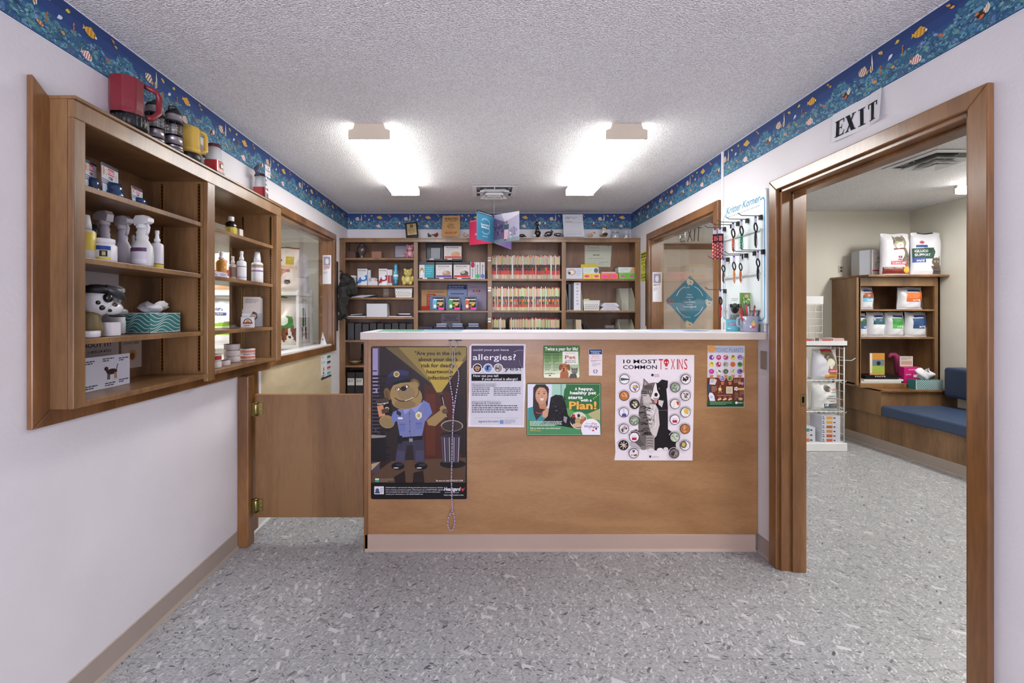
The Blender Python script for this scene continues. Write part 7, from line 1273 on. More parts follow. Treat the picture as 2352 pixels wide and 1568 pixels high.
# hand-painted EXIT over the far door, small red sign beside it
A = Art(lambda u, v: (px(u, YW), YW-.001, pz(v, YW)), (0, -1, 0)); A.k = 0; A.step = 5e-5; k_ = '#1d1716'
b = A.b; b.box(px(1556, YW), px(1618, YW), YW-.0012, YW-.0004, pz(557, YW), pz(519, YW), (206, 198, 182)); A.k = 1e-3
A.line([(1573, 535), (1563, 536), (1563, 555), (1574, 553)], 1.8, k_); A.line([(1563, 545), (1571, 544)], 1.8, k_); A.line([(1578, 524), (1590, 554)], 1.8, k_); A.line([(1589, 522), (1579, 555)], 1.8, k_); A.line([(1596, 523), (1594, 554)], 1.8, k_); A.line([(1598, 522), (1612, 523)], 1.8, k_); A.line([(1605, 523), (1603, 554)], 1.8, k_)
simple('exit_sign', 'hand lettered EXIT sheet over the far door seen through the right window', 'sign', b)
b = B(); b.box(px(1632, YW), px(1648, YW), YW-.02, YW-.0005, pz(512, YW), pz(503, YW), (196, 60, 54)); simple('exit_light', 'small red sign box up beside the far door lintel', 'sign', b, PLASTIC)
# teal diamond sign on the far door
Dd = YW-.0135; A = Art(lambda u, v: (px(u, Dd), Dd, pz(v, Dd)), (0, -1, 0)); b = A.b; b.prism([(px(x_, Dd), pz(y_, Dd)) for x_, y_ in ((1584.5, 633), (1637, 687), (1584.5, 752), (1530, 690))], Dd, Dd+.001, lambda a, c, k: (a, k, c), (66, 138, 164)); A.k = 2e-4
for a0, a1 in ((200, 250), (290, 340), (20, 70), (110, 160)): A.arc(1584, 692, 32, a0, a1, 1.5, '#e6eef0', rv=36)
for i, (s_, w_) in enumerate((('Pets', 10), ('account', 16), ('is', 4), ('important', 26), ('to us', 12), ('Heartgard', 30))): A.text(s_, 1584, 678+i*5.6, 3.4 if i < 5 else 4, w_, '#dfe8ec' if i < 5 else '#f2f4f4', .02, al='c')
A.words(1569, 1600, 657, 663, 1, '#a9c9d4', 2.4, 3); A.words(1568, 1600, 725, 731, 1, '#a9c9d4', 2.4, 4)
for x_, y_, c_ in ((1585, 648, '#e2d8c4'), (1541, 692, '#8a7a84'), (1628, 696, '#d9d2c4'), (1583, 745, '#e2d0b0')): A.ell(x_, y_, 8, 6, c_, 14); A.ell(x_-5, y_-5, 4, 4, c_, 10); A.line([(x_-4, y_+3), (x_-4, y_+8)], 2, c_); A.line([(x_+4, y_+3), (x_+4, y_+8)], 2, c_); A.ell(x_-6, y_-6, .9, .9, '#2a2422', 6); A.ell(x_+1, y_, 2.6, 2, lin_mix(c_, '#6a5a4a', .5), 8)
simple('diamond_sign', 'teal diamond shaped sign with four small animals on the far door', 'sign', b, PRINT)
Dj = RW[1]-.0175; b = B(); b.box(px(1499, Dj), px(1520, Dj), Dj, Dj+.001, pz(693, Dj), pz(625, Dj), (224, 222, 226)); A = face_art(Dj, b); A.k = 2e-4; A.rect(1501, 628, 1518, 650, '#8f8c9c'); A.ell(1509, 640, 4, 7, '#dcd8e0', 12); A.words(1501, 1518, 652, 657, 2, '#5a3a3a', 1.4, 2); A.words(1501, 1510, 660, 668, 3, '#6a6874', 1, 3)
simple('leaflet', 'narrow white leaflet with a grey picture taped to the right window jamb', 'leaflet', b)
A = right_art(XR-.0008, 4.372, pz(580, 4.3)); b = A.b; b.box(XR-.0009, XR-.0001, 4.205, 4.372, pz(646, 4.3), pz(578, 4.3), (206, 206, 84)); A.k = 1e-4; L_ = .167
A.rect(.008, .006, L_-.008, .05, '#1d1d18'); A.text('PLEASE', .014, .042, .026, L_-.03, '#d2d254', .02); A.text('TURN OFF', .012, .082, .020, L_-.024, '#1d1d18', .02); A.text('CELL PHONES', .010, .112, .018, L_-.02, '#1d1d18', .02); A.arc(.084, .155, .026, 0, 360, .005, '#1d1d18', 20); A.line([(.066, .174), (.102, .136)], .005, '#1d1d18'); A.text('ELECTRONIC', .010, .228, .018, L_-.02, '#1d1d18', .02); A.text('EQUIPMENT', .010, .256, .018, L_-.02, '#1d1d18', .02); A.text('IN USE', .04, .28, .014, L_-.08, '#1d1d18', .02)
simple('warning_sign', 'yellow sign asking to turn off cell phones between bookcase and right window', 'sign', b)
# display board with hooks
t = thing('display_board', 'white moulded leash display board headed Kritter Korner on the right wall', 'display board', (XR-.015, 2.635, 1.31)); XBd = XR-.022
b = B(); pr = rrect(2.415, 1.31, 2.857, 2.07, .018, 4); b.prism(pr, XBd, XR-.0005, lambda a, c, k: (k, a, c), (214, 222, 222))
b.build('panel', PLASTIC, t, bevel=.004)
for z0, z1 in ((1.60, 1.80), (1.365, 1.56), (1.84, 1.87)): 
    if z0 > 1.8: continue
b = B()
for z0 in (1.845, 1.60, 1.395): b.rbox(XBd-.012, XBd, 2.45, 2.82, z0-.008, z0+.006, .004, (196, 208, 206), ax='y')
for y_ in (2.452, 2.818): b.box(XBd-.006, XBd, y_-.004, y_+.004, 1.345, 1.84, (200, 212, 210))
b.build('rib', PLASTIC, t)
A = right_art(XBd, 2.852, 2.066); c_ = '#5f9cc2'; A.line([(.012, .72), (.012, .085), (.025, .064), (.045, .060)], .006, c_); A.line([(.385, .052), (.415, .046), (.425, .062), (.425, .72), (.40, .735), (.04, .735), (.012, .72)], .008, c_); A.text('Kritter Korner', .045, .060, .042, .345, '#4c94b4', .008, shear=.3); A.text('collars and accessories for your pets', .045, .086, .012, .34, '#9aa6a8', .0, shear=.2)
for z_ in (.205, .455, .665):
    for i in range(24): A.ell(.03+i*.0165, z_, .0015, .0015, '#5a6464', 6)
A.b.build('printed_title', PAPER, t)
ZM = 4.3556
def zp(x_, y_): return 1440+x_/ZM, 430+y_/ZM
hooks = [((1350, 285), (1150, 250)), ((1215, 320), (1028, 303)), ((1120, 350), (960, 330)), ((1060, 375), (897, 325)), ((985, 405), (815, 392)), ((1375, 630), (1175, 595)), ((1290, 645), (1095, 605)), ((1205, 668), (1030, 655)), ((1155, 680), (985, 655)), ((1020, 710), (850, 705)), ((990, 1025), (825, 1010))]
HK = []
for (bx_, by_), _ in hooks:
    x_, y_ = zp(bx_, by_); y_w = min(2.835, max(2.43, XBd/((x_-CX)/1000))); zz = pz(y_, y_w); HK.append((y_w, zz))
    b = B(); b.box(XBd-.014, XBd, y_w-.009, y_w+.009, zz-.022, zz+.004, (30, 30, 32)); b.tube([(XBd-.01, y_w, zz), (XBd-.115, y_w, zz+.002), (XBd-.135, y_w, zz+.016)], .0022, 6, (40, 40, 42)); b.build('hook', PLASTIC, t)
def hang(i, xc, ytop, ybot, wpx, label, cols, kind='collar'):
    """packaged collar or lead hanging from hook i"""
    y_, zh = HK[i]; x_, yt = zp(xc, ytop); X = px(x_, y_); zt = min(zh-.004, pz(zp(xc, ytop)[1], y_)); zb = pz(zp(xc, ybot)[1], y_); w_ = wpx/ZM*y_/1000; X = min(X, XBd-.036); t2 = thing('packaged_collar', label, 'pet collar', (X, y_, zb), 'collars and leads on the display hooks')
    b = B(); b.box(X-w_*.3, X+w_*.3, y_-.001, y_+.001, zt-.035, zh+.006 if False else zh-.003, (206, 204, 216)); b.box(X-w_*.22, X+w_*.22, y_-.0015, y_+.0015, zh-.012, zh-.003, (70, 74, 150)); b.build('hang_tag', PAPER, t2)
    L = zt-.035-zb; b = B(); n = 22; P = []
    if kind == 'lead':
        for k in range(5): xo = (k-2)*w_*.2; P = [(X+xo+w_*.05*math.sin(j*1.1+k), y_-.004+.008*((k % 2)), zt-.035-L*j/n) for j in range(n+1)]; b.tube(P, w_*.12, 6, [cols[(j+k) % len(cols)] for j in range(n)])
        b.build('strap', CLOTH, t2); b = B(); b.box(X-w_*.5, X+w_*.5, y_-.009, y_-.006, zt-.035-L*.34, zt-.035, (40, 30, 36)); b.box(X-w_*.3, X+w_*.3, y_-.0095, y_-.009, zt-.035-L*.28, zt-.035-L*.08, (190, 90, 96)); b.build('wrap_card', PRINT, t2)
    else:
        b.tube(spline([(X-w_*.1, y_, zt-.035), (X-w_*.42, y_-.004, zt-.035-L*.14), (X-w_*.3, y_-.006, zt-.035-L*.30), (X+w_*.1, y_-.004, zt-.035-L*.38), (X+w_*.42, y_, zt-.035-L*.2), (X+w_*.1, y_+.002, zt-.035)], 5), w_*.15, 6, (34, 32, 34)); b.tube(spline([(X, y_, zt-.035-L*.36), (X-w_*.12, y_, zt-.035-L*.6), (X-w_*.05, y_, zb+.01)], 6), w_*.16, 6, [cols[0], cols[-1]]); b.tube(spline([(X+w_*.15, y_+.003, zt-.035-L*.38), (X+w_*.3, y_+.003, zt-.035-L*.62), (X+w_*.12, y_, zb)], 6), w_*.14, 6, [cols[-1], cols[0], cols[0]]); b.build('strap', CLOTH, t2)
        b = B(); b.box(X+w_*.02, X+w_*.26, y_-.010, y_-.0085, zb+L*.08, zb+L*.36, (196, 192, 196)); b.build('size_label', PAPER, t2)
RED = [(196, 40, 50), (196, 40, 50), (226, 190, 190)]
hang(4, 950, 400, 725, 56, 'red patterned lead in black card, nearest the display board of the pair', [(150, 30, 50), (214, 150, 160), (140, 26, 44)], 'lead')
X_ = None
def hang2(i, *a): pass
y_s, z_s = HK[4]; HK.append((y_s+.02, z_s)); hang(11, 880, 395, 722, 54, 'red and white lead at the front of the highest left hook', RED, 'lead')
hang(2, 1080, 345, 650, 44, 'black and orange collar with pink strap, second column of the top hooks', [(200, 130, 60), (190, 70, 90)]); hang(1, 1145, 322, 630, 44, 'black and green collar on the top hook row', [(60, 170, 120), (26, 90, 70)])
hang(0, 1310, 290, 605, 44, 'black collar with a silver buckle at the right of the top hooks', [(60, 56, 60), (30, 28, 30)]); hang(9, 1000, 722, 960, 40, 'dark brown collar at the left of the lower hook row', [(110, 80, 76), (70, 50, 50)])
hang(8, 1070, 688, 960, 40, 'orange and black patterned collar on the lower hook row', [(222, 130, 60), (60, 40, 34), (230, 160, 90)]); hang(7, 1135, 700, 955, 38, 'orange collar right of the patterned one on the lower hook row', [(210, 110, 60), (180, 90, 54)])
hang(5, 1330, 650, 935, 44, 'black collar at the right end of the lower hook row', [(50, 48, 52), (28, 26, 30)]); hang(10, 935, 1040, 1305, 40, 'red strap with a red clip on the lowest hook', [(196, 44, 52), (170, 34, 44)])
# ---- things on the counter top
ZCt = 1.2662
t = thing('pen_mug', 'grey mug printed with a small yellow and pink figure, full of pens', 'mug', (px(1721, 2.49), 2.49, ZCt)); x, y = px(1721, 2.49), 2.49
b = B(); b.lathe([(.042, 0), (.045, .004), (.045, .090), (.041, .090), (.040, .01)], (x, y, ZCt), 28, (150, 154, 172)); b.tube(spline([(x-.046, y, ZCt+.078), (x-.066, y, ZCt+.076), (x-.068, y, ZCt+.04), (x-.046, y, ZCt+.028)], 6), .006, 8, (150, 154, 172)); mb_ = b.build('mug_body', SHINY, t)
b = B(); A = Art(lambda u, v: (x+.0455*math.sin(u/.0455), y-.0455*math.cos(u/.0455), ZCt+.090-v), (0, -1, 0), b); A.ell(-.004, .045, .010, .011, '#e2c45a', 14); A.ell(-.004, .030, .006, .005, '#e2c45a', 10); A.poly([(-.014, .056), (.006, .056), (.002, .070), (-.010, .070)], '#c9587a'); A.line([(-.009, .07), (-.009, .080)], .002, '#e6dcd8'); A.line([(.001, .07), (.001, .080)], .002, '#e6dcd8'); A.ell(.026, .066, .008, .010, '#b08a5a', 12); A.ell(.026, .056, .005, .005, '#c9a46a', 10); A.text('best', .017, .042, .006, .018, '#b8a08a', .02); b.build('mug_print', PAPER, mb_)
rd = random.Random(12)
for i, (dx, dy, tx, h_, c) in enumerate(((-.02, 0, -.30, .13, (170, 30, 40)), (-.01, .015, -.22, .14, (150, 26, 44)), (-.03, -.01, -.42, .12, (214, 60, 70)), (0, -.01, -.10, .135, (196, 200, 210)), (.01, .01, .02, .14, (120, 30, 50)), (.005, -.02, .10, .13, (160, 40, 60)), (.02, .01, .22, .125, (60, 40, 60)), (.03, 0, .45, .14, (120, 30, 50)), (-.015, -.018, -.16, .145, (190, 60, 80)), (.026, -.012, .3, .13, (40, 36, 60)))):
    b = B(); p0 = Vector((x+dx*.6, y+dy, ZCt+.012)); d = Vector((math.sin(tx), .1*dy*10, math.cos(tx))).normalized(); b.tube([p0, p0+d*h_*1.0, p0+d*h_*1.08], [.0042, .0042, .002], 7, [c, (40, 36, 40)]); o = simple('pen', 'pen standing in the grey mug among red and dark ones', 'pen', b, PLASTIC, 'pens in the grey mug')
b = B(); b.box(px(1673, 2.60), px(1701, 2.60), 2.60, 2.606, ZCt, ZCt+.16, (206, 208, 212)); A = face_art(2.60, b); A.k = 2e-4; A.words(1680, 1697, 684, 692, 2, '#7a8084', 1.2, 3); A.ell(1688, 708, 10, 12, '#6c6a6c'); A.ell(1688, 712, 6, 7, '#2a2829'); A.ell(1683, 704, 1.8, 1.8, '#141214', 8); A.ell(1692, 704, 1.8, 1.8, '#141214', 8); A.ell(1679, 702, 3, 5, '#3a3637', 8); A.ell(1697, 702, 3, 5, '#3a3637', 8); A.words(1677, 1698, 722, 734, 4, '#5a5c60', 1.4, 5)
simple('leaflet', 'standing leaflet with a grey pug dog face on the counter', 'leaflet', b, PRINT)
b = B(); b.box(px(1668, 2.55), px(1698, 2.55), 2.55, 2.556, ZCt, ZCt+.070, (112, 190, 200)); A = face_art(2.55, b); A.k = 2e-4; A.rr(1673, 741, 1689, 746, 1, '#b04a8a'); A.rect(1674, 742, 1688, 745, '#cfb4c8'); A.rect(1671, 753, 1679, 755, '#d9eef0'); simple('card_pad', 'small aqua card propped in front of the pug leaflet', 'card', b, PRINT)
b = B(); b.box(px(1700, 2.545), px(1724, 2.545), 2.545, 2.551, ZCt, pz(672, 2.545), (120, 160, 90)); A = face_art(2.545, b); A.k = 2e-4; A.dots(1712, 688, 11, ['#6a9a4a', '#9ac46a', '#c9d8b0', '#4a7a34'], 50, 3, .2); A.ell(1714, 680, 5, 4, '#d9b08a'); A.rect(1702, 700, 1706, 745, '#a8a8a4'); simple('brochure', 'green leafy brochure standing behind the pens', 'brochure', b, PRINT)
b = B(); b.box(1.583, 1.598, 2.435, 2.475, ZCt, ZCt+.045, (216, 218, 222)); simple('white_box', 'small white box on the counter beside the doorway trim', 'box', b, PLASTIC, bevel=.004)
def sheet(x0, x1, y0, y1, z0, col, label, rz=0, name='paper_sheet'):
    b = B(); b.M = Matrix.Translation(((x0+x1)/2, (y0+y1)/2, z0)) @ Matrix.Rotation(rz, 4, 'Z'); w_, d_ = (x1-x0)/2, (y1-y0)/2; b.box(-w_, w_, -d_, d_, 0, .0012, col); simple(name, label, 'papers', b)
sheet(-.62, -.36, 2.56, 2.80, ZCt, (90, 140, 120), 'green tinted sheet lying at the left end of the counter', .05); sheet(-.35, -.12, 2.60, 2.80, ZCt, (120, 150, 170), 'pale blue sheet lying right of the green sheet on the counter', -.04)
sheet(.92, 1.20, 2.52, 2.72, ZCt, (206, 210, 220), 'white sheet lying on the counter left of the pens', .1); sheet(1.02, 1.36, 2.60, 2.82, ZCt+.0014, (150, 164, 190), 'bluish grey folder lying partly over the white sheet', -.03)
# ========================= WAITING ROOM =================================
t = thing('corner_cabinet', 'brown wooden bookshelf cabinet standing on the bench end in the waiting room', 'cabinet', (4.33, 4.68, .59)); yf, xl, xr_ = 4.50, 3.90, 4.74
B().box(xl, xl+.02, yf, YW-.002, .63, 1.745).build('side_panel', W_CAB, t); B().box(xr_-.02, xr_, yf, YW-.002, .63, 1.745).build('side_panel', W_CAB, t)
b = B(); b.box(px(1967, yf), px(1976, yf), yf, yf+.02, .63, 1.745); b.box(px(2147, yf), px(2159, yf), yf, yf+.02, .63, 1.745); b.box(px(1976, yf), px(2147, yf), yf, yf+.02, 1.654, 1.745); b.build('face_frame', W_CAB, t, bevel=.002)
b = B(); b.prism([(xl-.02, YW-.002), (xl-.02, yf+.1), (xl+.04, yf-.07), (4.765, yf-.07), (4.765, YW-.002)], 1.746, 1.768, lambda a, c, k: (a, c, k)); b.build('top_board', W_TRIM, t, bevel=.003); B().box(xl+.02, xr_-.02, YW-.014, YW-.003, .65, 1.745).build('back_panel', W_BACK, t)
for z_ in (1.415, 1.127): B().box(xl+.02, xr_-.02, yf+.003, YW-.015, z_-.018, z_).build('shelf', W_CAB, t)
B().box(xl, xr_, yf-.02, YW-.002, .607, .648).build('bottom_board', W_CAB, t, bevel=.002)
t = thing('built_in_bench', 'brown wooden bench base running along the side wall of the waiting room', 'bench', (4.4, 3.7, 0))
b = B(); b.box(4.0, XW-.002, 4.36, YW-.002, .345, .604); b.build('end_box', W_CAB, t, bevel=.002); b = B(); b.box(4.03, XW-.002, -.3, YW-.002, .10, .345); b.build('seat_base', W_CAB, t); B().box(4.0, XW-.002, 4.33, YW-.002, .588, .606).build('end_box_top', W_TRIM, t, bevel=.002)
cove(B(), 4.03, 0, -.3, YW-.003, (-1, 0), .10).build('base_strip', COVE, t)
b = B(); b.rbox(3.995, XW-.08, .6, 4.352, .3465, .45, .02, (54, 70, 98), ax='y'); b.build('seat_cushion', LEATHER, bevel=.006, label='long blue vinyl seat cushion on the waiting room bench', cat='cushion')
b = B(); b.rbox(4.57, XW-.003, .6, 4.30, .549, .84, .03, (42, 54, 80), ax='y'); b.build('back_cushion', LEATHER, bevel=.006, label='dark blue vinyl backrest cushion fixed along the waiting room wall', cat='cushion')
D = yf+.04; wx = lambda x_: px(x_, D)
def shelfbag(x0, x1, y0, z, c, c2, code, label, animal=None, D=4.55):
    xa, xb = px(x0, D), px(x1, D); h_ = pz(y0, D)-z; regs = [('r', .28, .12, .85, .22, '#2c3f78'), ('p', [(.22, .26), (.9, .22), (.95, .50), (.2, .52)], c), ('p', [(.22, .52), (.95, .50), (.93, .64), (.2, .66)], c2)]
    if animal: regs += [('e', .86, .80, .13, .16, animal), ('e', .86, .66, .09, .08, animal)]
    bag('pet_food_bag', (xa+xb)/2, D+.06, z, (xb-xa), h_, .12, 0, regs, label, 'small pet food bags in the waiting room cabinet', (206, 206, 212), [(code, .42, .62, .08, .3, '#eef0f4', .02)], top=.6, nu=20, nv=24)
shelfbag(1976, 2016, 659, 1.415, '#8a4a34', '#6ab0d0', 'k/d', 'white bag with brown and light blue bands on the top cabinet shelf', '#6a5a4a'); shelfbag(2072, 2130, 659, 1.415, '#d9763c', '#c9602c', 'c/d', 'white bag with orange bands on the top cabinet shelf', '#5a5450')
shelfbag(1971, 1999, 719, 1.127, '#2f5a4a', '#3a5a9a', 'w/d', 'white bag with dark green bands at the left of the lower cabinet shelf'); shelfbag(1999, 2043, 717, 1.127, '#2c5564', '#dfe4e8', 'r/d', 'white bag with a slanting slate teal band', '#b0b4b4'); shelfbag(2043, 2087, 717, 1.127, '#3f8a44', '#52b050', 'r/d', 'white bag with bright green bands on the lower cabinet shelf', '#8a8480'); shelfbag(2089, 2140, 717, 1.127, '#2f4f7c', '#27406a', 'z/d', 'white bag with navy bands at the right of the lower cabinet shelf', '#7a6452')
z = .649; D = 4.56
b = B(); b.box(px(1998, D), px(2032, D), D, D+.012, .728, pz(811, D), (196, 150, 90)); A = face_art(D, b); A.k = 2e-4; A.rect(2004, 812, 2031, 826, '#c98a3c'); A.rect(2004, 826, 2031, 840, '#6a7a8a'); A.ell(2018, 834, 5, 5, '#2a2a2c', 10); A.rect(2004, 840, 2031, 856, '#9ab04a'); A.rect(1998, 811, 2003, 857, '#d9d2c4'); simple('magazine', 'upright magazine with an orange and green cover in the cabinet', 'magazine', b, PRINT)
for i, (xa, xb, c, lab) in enumerate(((1978, 2070, (206, 204, 200), 'lowest large pale magazine of the flat stack in the cabinet'), (1986, 2076, (220, 218, 214), 'pale book above the lowest magazine of the flat stack'), (1990, 2066, (40, 36, 36), 'black book second from the top of the flat stack'), (1990, 2072, (30, 28, 30), 'topmost black book reading FACTS on the flat stack'))):
    b = B(); b.M = Matrix.Translation((0, 0, 0)); b.box(px(xa, 4.52), px(xb, 4.52), 4.52+.004*i, 4.70, z+EPS+i*.0192, z+.019+i*.0192, c)
    if i == 3: A = face_art(4.52+.004*i, b); A.k = 2e-4; v_ = CY+(H-(z+.004+i*.0192))*1000/(4.52+.012); A.text('FACTS', 2010, v_, 2.6, 24, '#e6e2dc', .02)
    simple('book', lab, 'book', b, PRINT, 'flat stack of books in the cabinet')
b = B(); P = [(px(x_, 4.68), 4.68, pz(y_, 4.68)) for x_, y_ in ((2041, 820), (2045, 814), (2054, 814), (2061, 822), (2064, 836), (2066, 850), (2070, 862))]; b.tube(P, [.016, .02, .024, .034, .040, .044, .046], 12, (176, 62, 108)); simple('pet_toy', 'curved deep pink plastic toy shape behind the pink leaflet box', 'toy', b, PLASTIC)
b = B(); Dp = 4.53; b.box(px(2077, Dp), px(2115, Dp), Dp, Dp+.06, z+EPS, pz(843, Dp), (196, 34, 116)); A = face_art(Dp, b); A.k = 2e-4; A.rect(2087, 847, 2107, 850, '#dc7ab0'); A.rect(2098, 860, 2113, 866, '#e6dce2'); A.text('pawline', 2081, 861, 3, 12, '#f0c8dc', .01); simple('leaflet_box', 'bright pink leaflet box in the waiting room cabinet', 'box', b, PLASTIC, bevel=.003)
b = B(); b.M = Matrix.Translation((px(2088, 4.56), 4.595, pz(843, Dp)+.002)) @ Matrix.Rotation(.0, 4, 'Y'); b.box(-.06, .075, 0, .01, -.0, .105, (206, 196, 190)); A = Art(lambda u, v: (u, 0, .105-v), (0, -1, 0), b, base=2e-4); A.words(-.05, .06, .006, .04, 4, '#8a6a60', .004, 3); A.rect(-.05, .05, .065, .09, '#b89a86'); simple('leaflets', 'cream leaflets standing up out of the bright pink box', 'leaflets', b)
x0, x1, y0, y1 = px(2104, 4.38), px(2166, 4.38), 4.38, 4.465; Zt = .6065
wave_box(x0, x1, y0, y1, Zt, Zt+.095, 'teal leaf pattern tissue box on the bench end beside the blue backrest', [(lambda u, v: (x0+u, y0, Zt+.095-v), (0, -1, 0), x1-x0, 1.0)], tis=2.1)
# on top of the corner cabinet
z = 1.7685
b = B(); Dq = 4.60; b.box(px(1985, Dq), px(2002, Dq), Dq+.06, Dq+.16, z, pz(574, Dq), (186, 188, 192)); b.add([(px(1985, Dq), Dq+.06, z), (px(2003, Dq), Dq-.02, z), (px(2003, Dq), Dq-.02, pz(573, Dq)), (px(1985, Dq), Dq+.06, pz(574, Dq))], [(0, 1, 2, 3)], (180, 184, 194)); b.box(px(2003, Dq-.02), px(2030, Dq-.02), Dq-.02, Dq+.10, z, pz(573, Dq-.02), (214, 210, 208)); A = face_art(Dq-.02, b); A.k = 2e-4; A.words(2007, 2027, 579, 584, 2, '#c9b0a4', 1, 3); A.ell(2017, 597, 4.5, 6, '#d4ccc6'); A.ell(2017, 592, 3.4, 3.4, '#c0b6ae'); A.ell(2017, 593, 1, .8, '#2a2422', 8); A.line([(2011, 612), (2013, 602), (2021, 602), (2023, 612)], 1, '#5a5450'); A.rect(2004, 619.5, 2023, 622.5, '#a83a5a')
simple('carton', 'white carton printed with a small seated dog on the corner cabinet', 'box', b, PRINT)
catr = [('p', [(.30, .15), (.33, .04), (.42, .12)], '#7a7064'), ('p', [(.62, .12), (.70, .03), (.74, .16)], '#7a7064'), ('e', .52, .24, .23, .17, '#8a8074'), ('e', .52, .31, .14, .09, '#e6e2dc'), ('e', .43, .22, .045, .03, '#a8b070'), ('e', .62, .22, .045, .03, '#a8b070'), ('e', .52, .29, .03, .02, '#c98a80'), ('p', [(.32, .38), (.72, .36), (.92, .55), (.98, .85), (.9, .98), (.6, .7), (.4, .6)], '#6a6056'), ('e', .5, .50, .19, .15, '#efece8'), ('p', [(.3, .37), (.72, .35), (.72, .385), (.3, .405)], '#6a3a30'), ('p', [(.33, .10), (.36, .20), (.31, .28)], '#3a342e'), ('r', .40, .15, .64, .17, '#4a4238'), ('r', .42, .11, .62, .125, '#4a4238'), ('r', .76, .55, .94, .57, '#2f2a26'), ('r', .78, .63, .96, .655, '#2f2a26'), ('r', .78, .72, .96, .745, '#2f2a26'), ('r', .22, .67, .76, .76, '#c2283c'), ('r', .04, .82, .96, .98, '#74281f'), ('r', .04, .82, .65, .86, '#5a1d1a'), ('e', .78, .88, .13, .08, '#d9a43c'), ('r', .42, .53, .62, .66, '#f0eeee'), ('r', .44, .55, .51, .61, '#c2283c'), ('r', .52, .55, .60, .61, '#2c3f78')]
bag('pet_food_bag', 4.27, 4.505, z, .30, pz(535, 4.45)-z, .12, 0, catr, 'white dry food bag with a large tabby cat on the corner cabinet', 'large pet food bags on the corner cabinet', (214, 212, 218), [('SCIENCE DIET', .25, .74, .045, .48, '#f2e8ea', .02), ("Hill's", .42, .655, .035, .2, '#2c3050', .02), ('HAIRBALL CONTROL', .06, .855, .028, .55, '#e6d0c0', .02)], top=.75, nu=84, nv=104)
catd = [('p', [(.02, .38), (.60, .36), (.66, .46), (.58, .62), (.02, .64)], '#23463c'), ('r', .02, .60, .36, .71, '#3a4f94'), ('r', .10, .30, .42, .36, '#2c4478'), ('e', .24, .24, .07, .035, '#a83a48'), ('e', .70, .70, .16, .10, '#5c5048'), ('p', [(.52, .80), (.88, .76), (.95, .99), (.60, .99)], '#54483f'), ('p', [(.55, .66), (.56, .58), (.64, .64)], '#4a4038'), ('p', [(.76, .63), (.84, .56), (.86, .68)], '#4a4038'), ('e', .65, .69, .03, .02, '#b0b070'), ('e', .77, .69, .03, .02, '#b0b070'), ('r', .2, .0, .75, .025, '#23232c'), ('r', .6, .84, .9, .86, '#2a2420'), ('r', .62, .91, .92, .93, '#2a2420')]
bag('pet_food_bag', 4.59, 4.505, z, .318, pz(533, 4.45)-z, .11, 0, catd, 'white dry food bag with a dark green panel and crouching brown cat', 'large pet food bags on the corner cabinet', (208, 208, 214), [('GLUCO', .06, .47, .055, .36, '#dfe8e4', .02), ('SUPPORT', .06, .56, .055, .44, '#dfe8e4', .02), ('m/d', .1, .69, .06, .2, '#e6eaf4', .02)], top=.75, nu=84, nv=104)
for x_, c, s_ in ((1931, (188, 178, 160), 'beige double outlet on the wall left above the corner cabinet'), (1960, (206, 184, 130), 'yellowed square adapter plugged in beside the beige outlet')):
    b = B(); b.box(px(x_-6, YW), px(x_+6, YW), YW-(.006 if x_ < 1950 else .035), YW-.0003, pz(626, YW), pz(611, YW), c)
    if x_ < 1950: b.box(px(x_-2, YW), px(x_+2, YW), YW-.008, YW-.006, pz(617, YW), pz(613, YW), (60, 50, 44)); b.box(px(x_-2, YW), px(x_+2, YW), YW-.008, YW-.006, pz(624, YW), pz(620, YW), (60, 50, 44))
    simple('wall_outlet', s_, 'outlet', b, PLASTIC)
# ---- wire rack of treats by the doorway
t = thing('wire_display_rack', 'white wire display rack with a blank header behind the doorway jamb', 'display rack', (3.36, 4.5, 0)); xa, xb, ya, yb_ = 3.02, 3.605, 4.33, 4.50
B().box(xa, px(1947, 4.32), 4.32, 4.54, 0, .085).build('base', WHITE, t, bevel=.008); b = B(); c = (216, 216, 218)

for x_, y_ in ((xa, ya), (xb, ya), (xa, yb_), (xb, yb_)): b = B(); b.tube([(x_, y_, .085), (x_, y_, 1.10)], .006, 8, c); b.build('post', PLASTIC, t)
for x_ in (xa, xb):
    b = B()
    for i in range(11): b.tube([(x_, ya, .17+i*.085), (x_, yb_, .17+i*.085)], .003, 6, c)
    for j in (1, 2): b.tube([(x_, ya+(yb_-ya)*j/3, .085), (x_, ya+(yb_-ya)*j/3, 1.10)], .003, 6, c)
    b.build('wire_side', PLASTIC, t)
for z_ in (.40, .71):
    b = B()
    for i in range(13): x_ = xa+(xb-xa)*i/12; b.tube([(x_, ya, z_-.003), (x_, yb_, z_-.003)], .0025, 5, c); b.tube([(x_, ya-.004, z_-.003), (x_+.012, ya-.004, z_-.02), (x_+.024, ya-.004, z_-.003)], .002, 5, c)
    b.tube([(xa, ya, z_-.004), (xb, ya, z_-.004)], .005, 6, c); b.tube([(xa, yb_, z_-.004), (xb, yb_, z_-.004)], .005, 6, c); b.build('wire_shelf', PLASTIC, t)
b = B(); b.box(xa-.03, px(1946, 4.30), 4.30, 4.54, 1.045, 1.055, (220, 220, 222)); b.box(xa-.03, px(1946, 4.30), 4.30, 4.305, 1.045, 1.10, (222, 222, 224)); b.build('top_tray', PLASTIC, t)
b = B()
for i in range(8): b.tube([(3.53-i*.07, 4.51, 1.05), (3.53-i*.07, 4.51, 1.49)], .003, 6, c)
for i in range(6): b.tube([(xa, 4.51, 1.10+i*.072), (3.53, 4.51, 1.10+i*.072)], .003, 6, c)
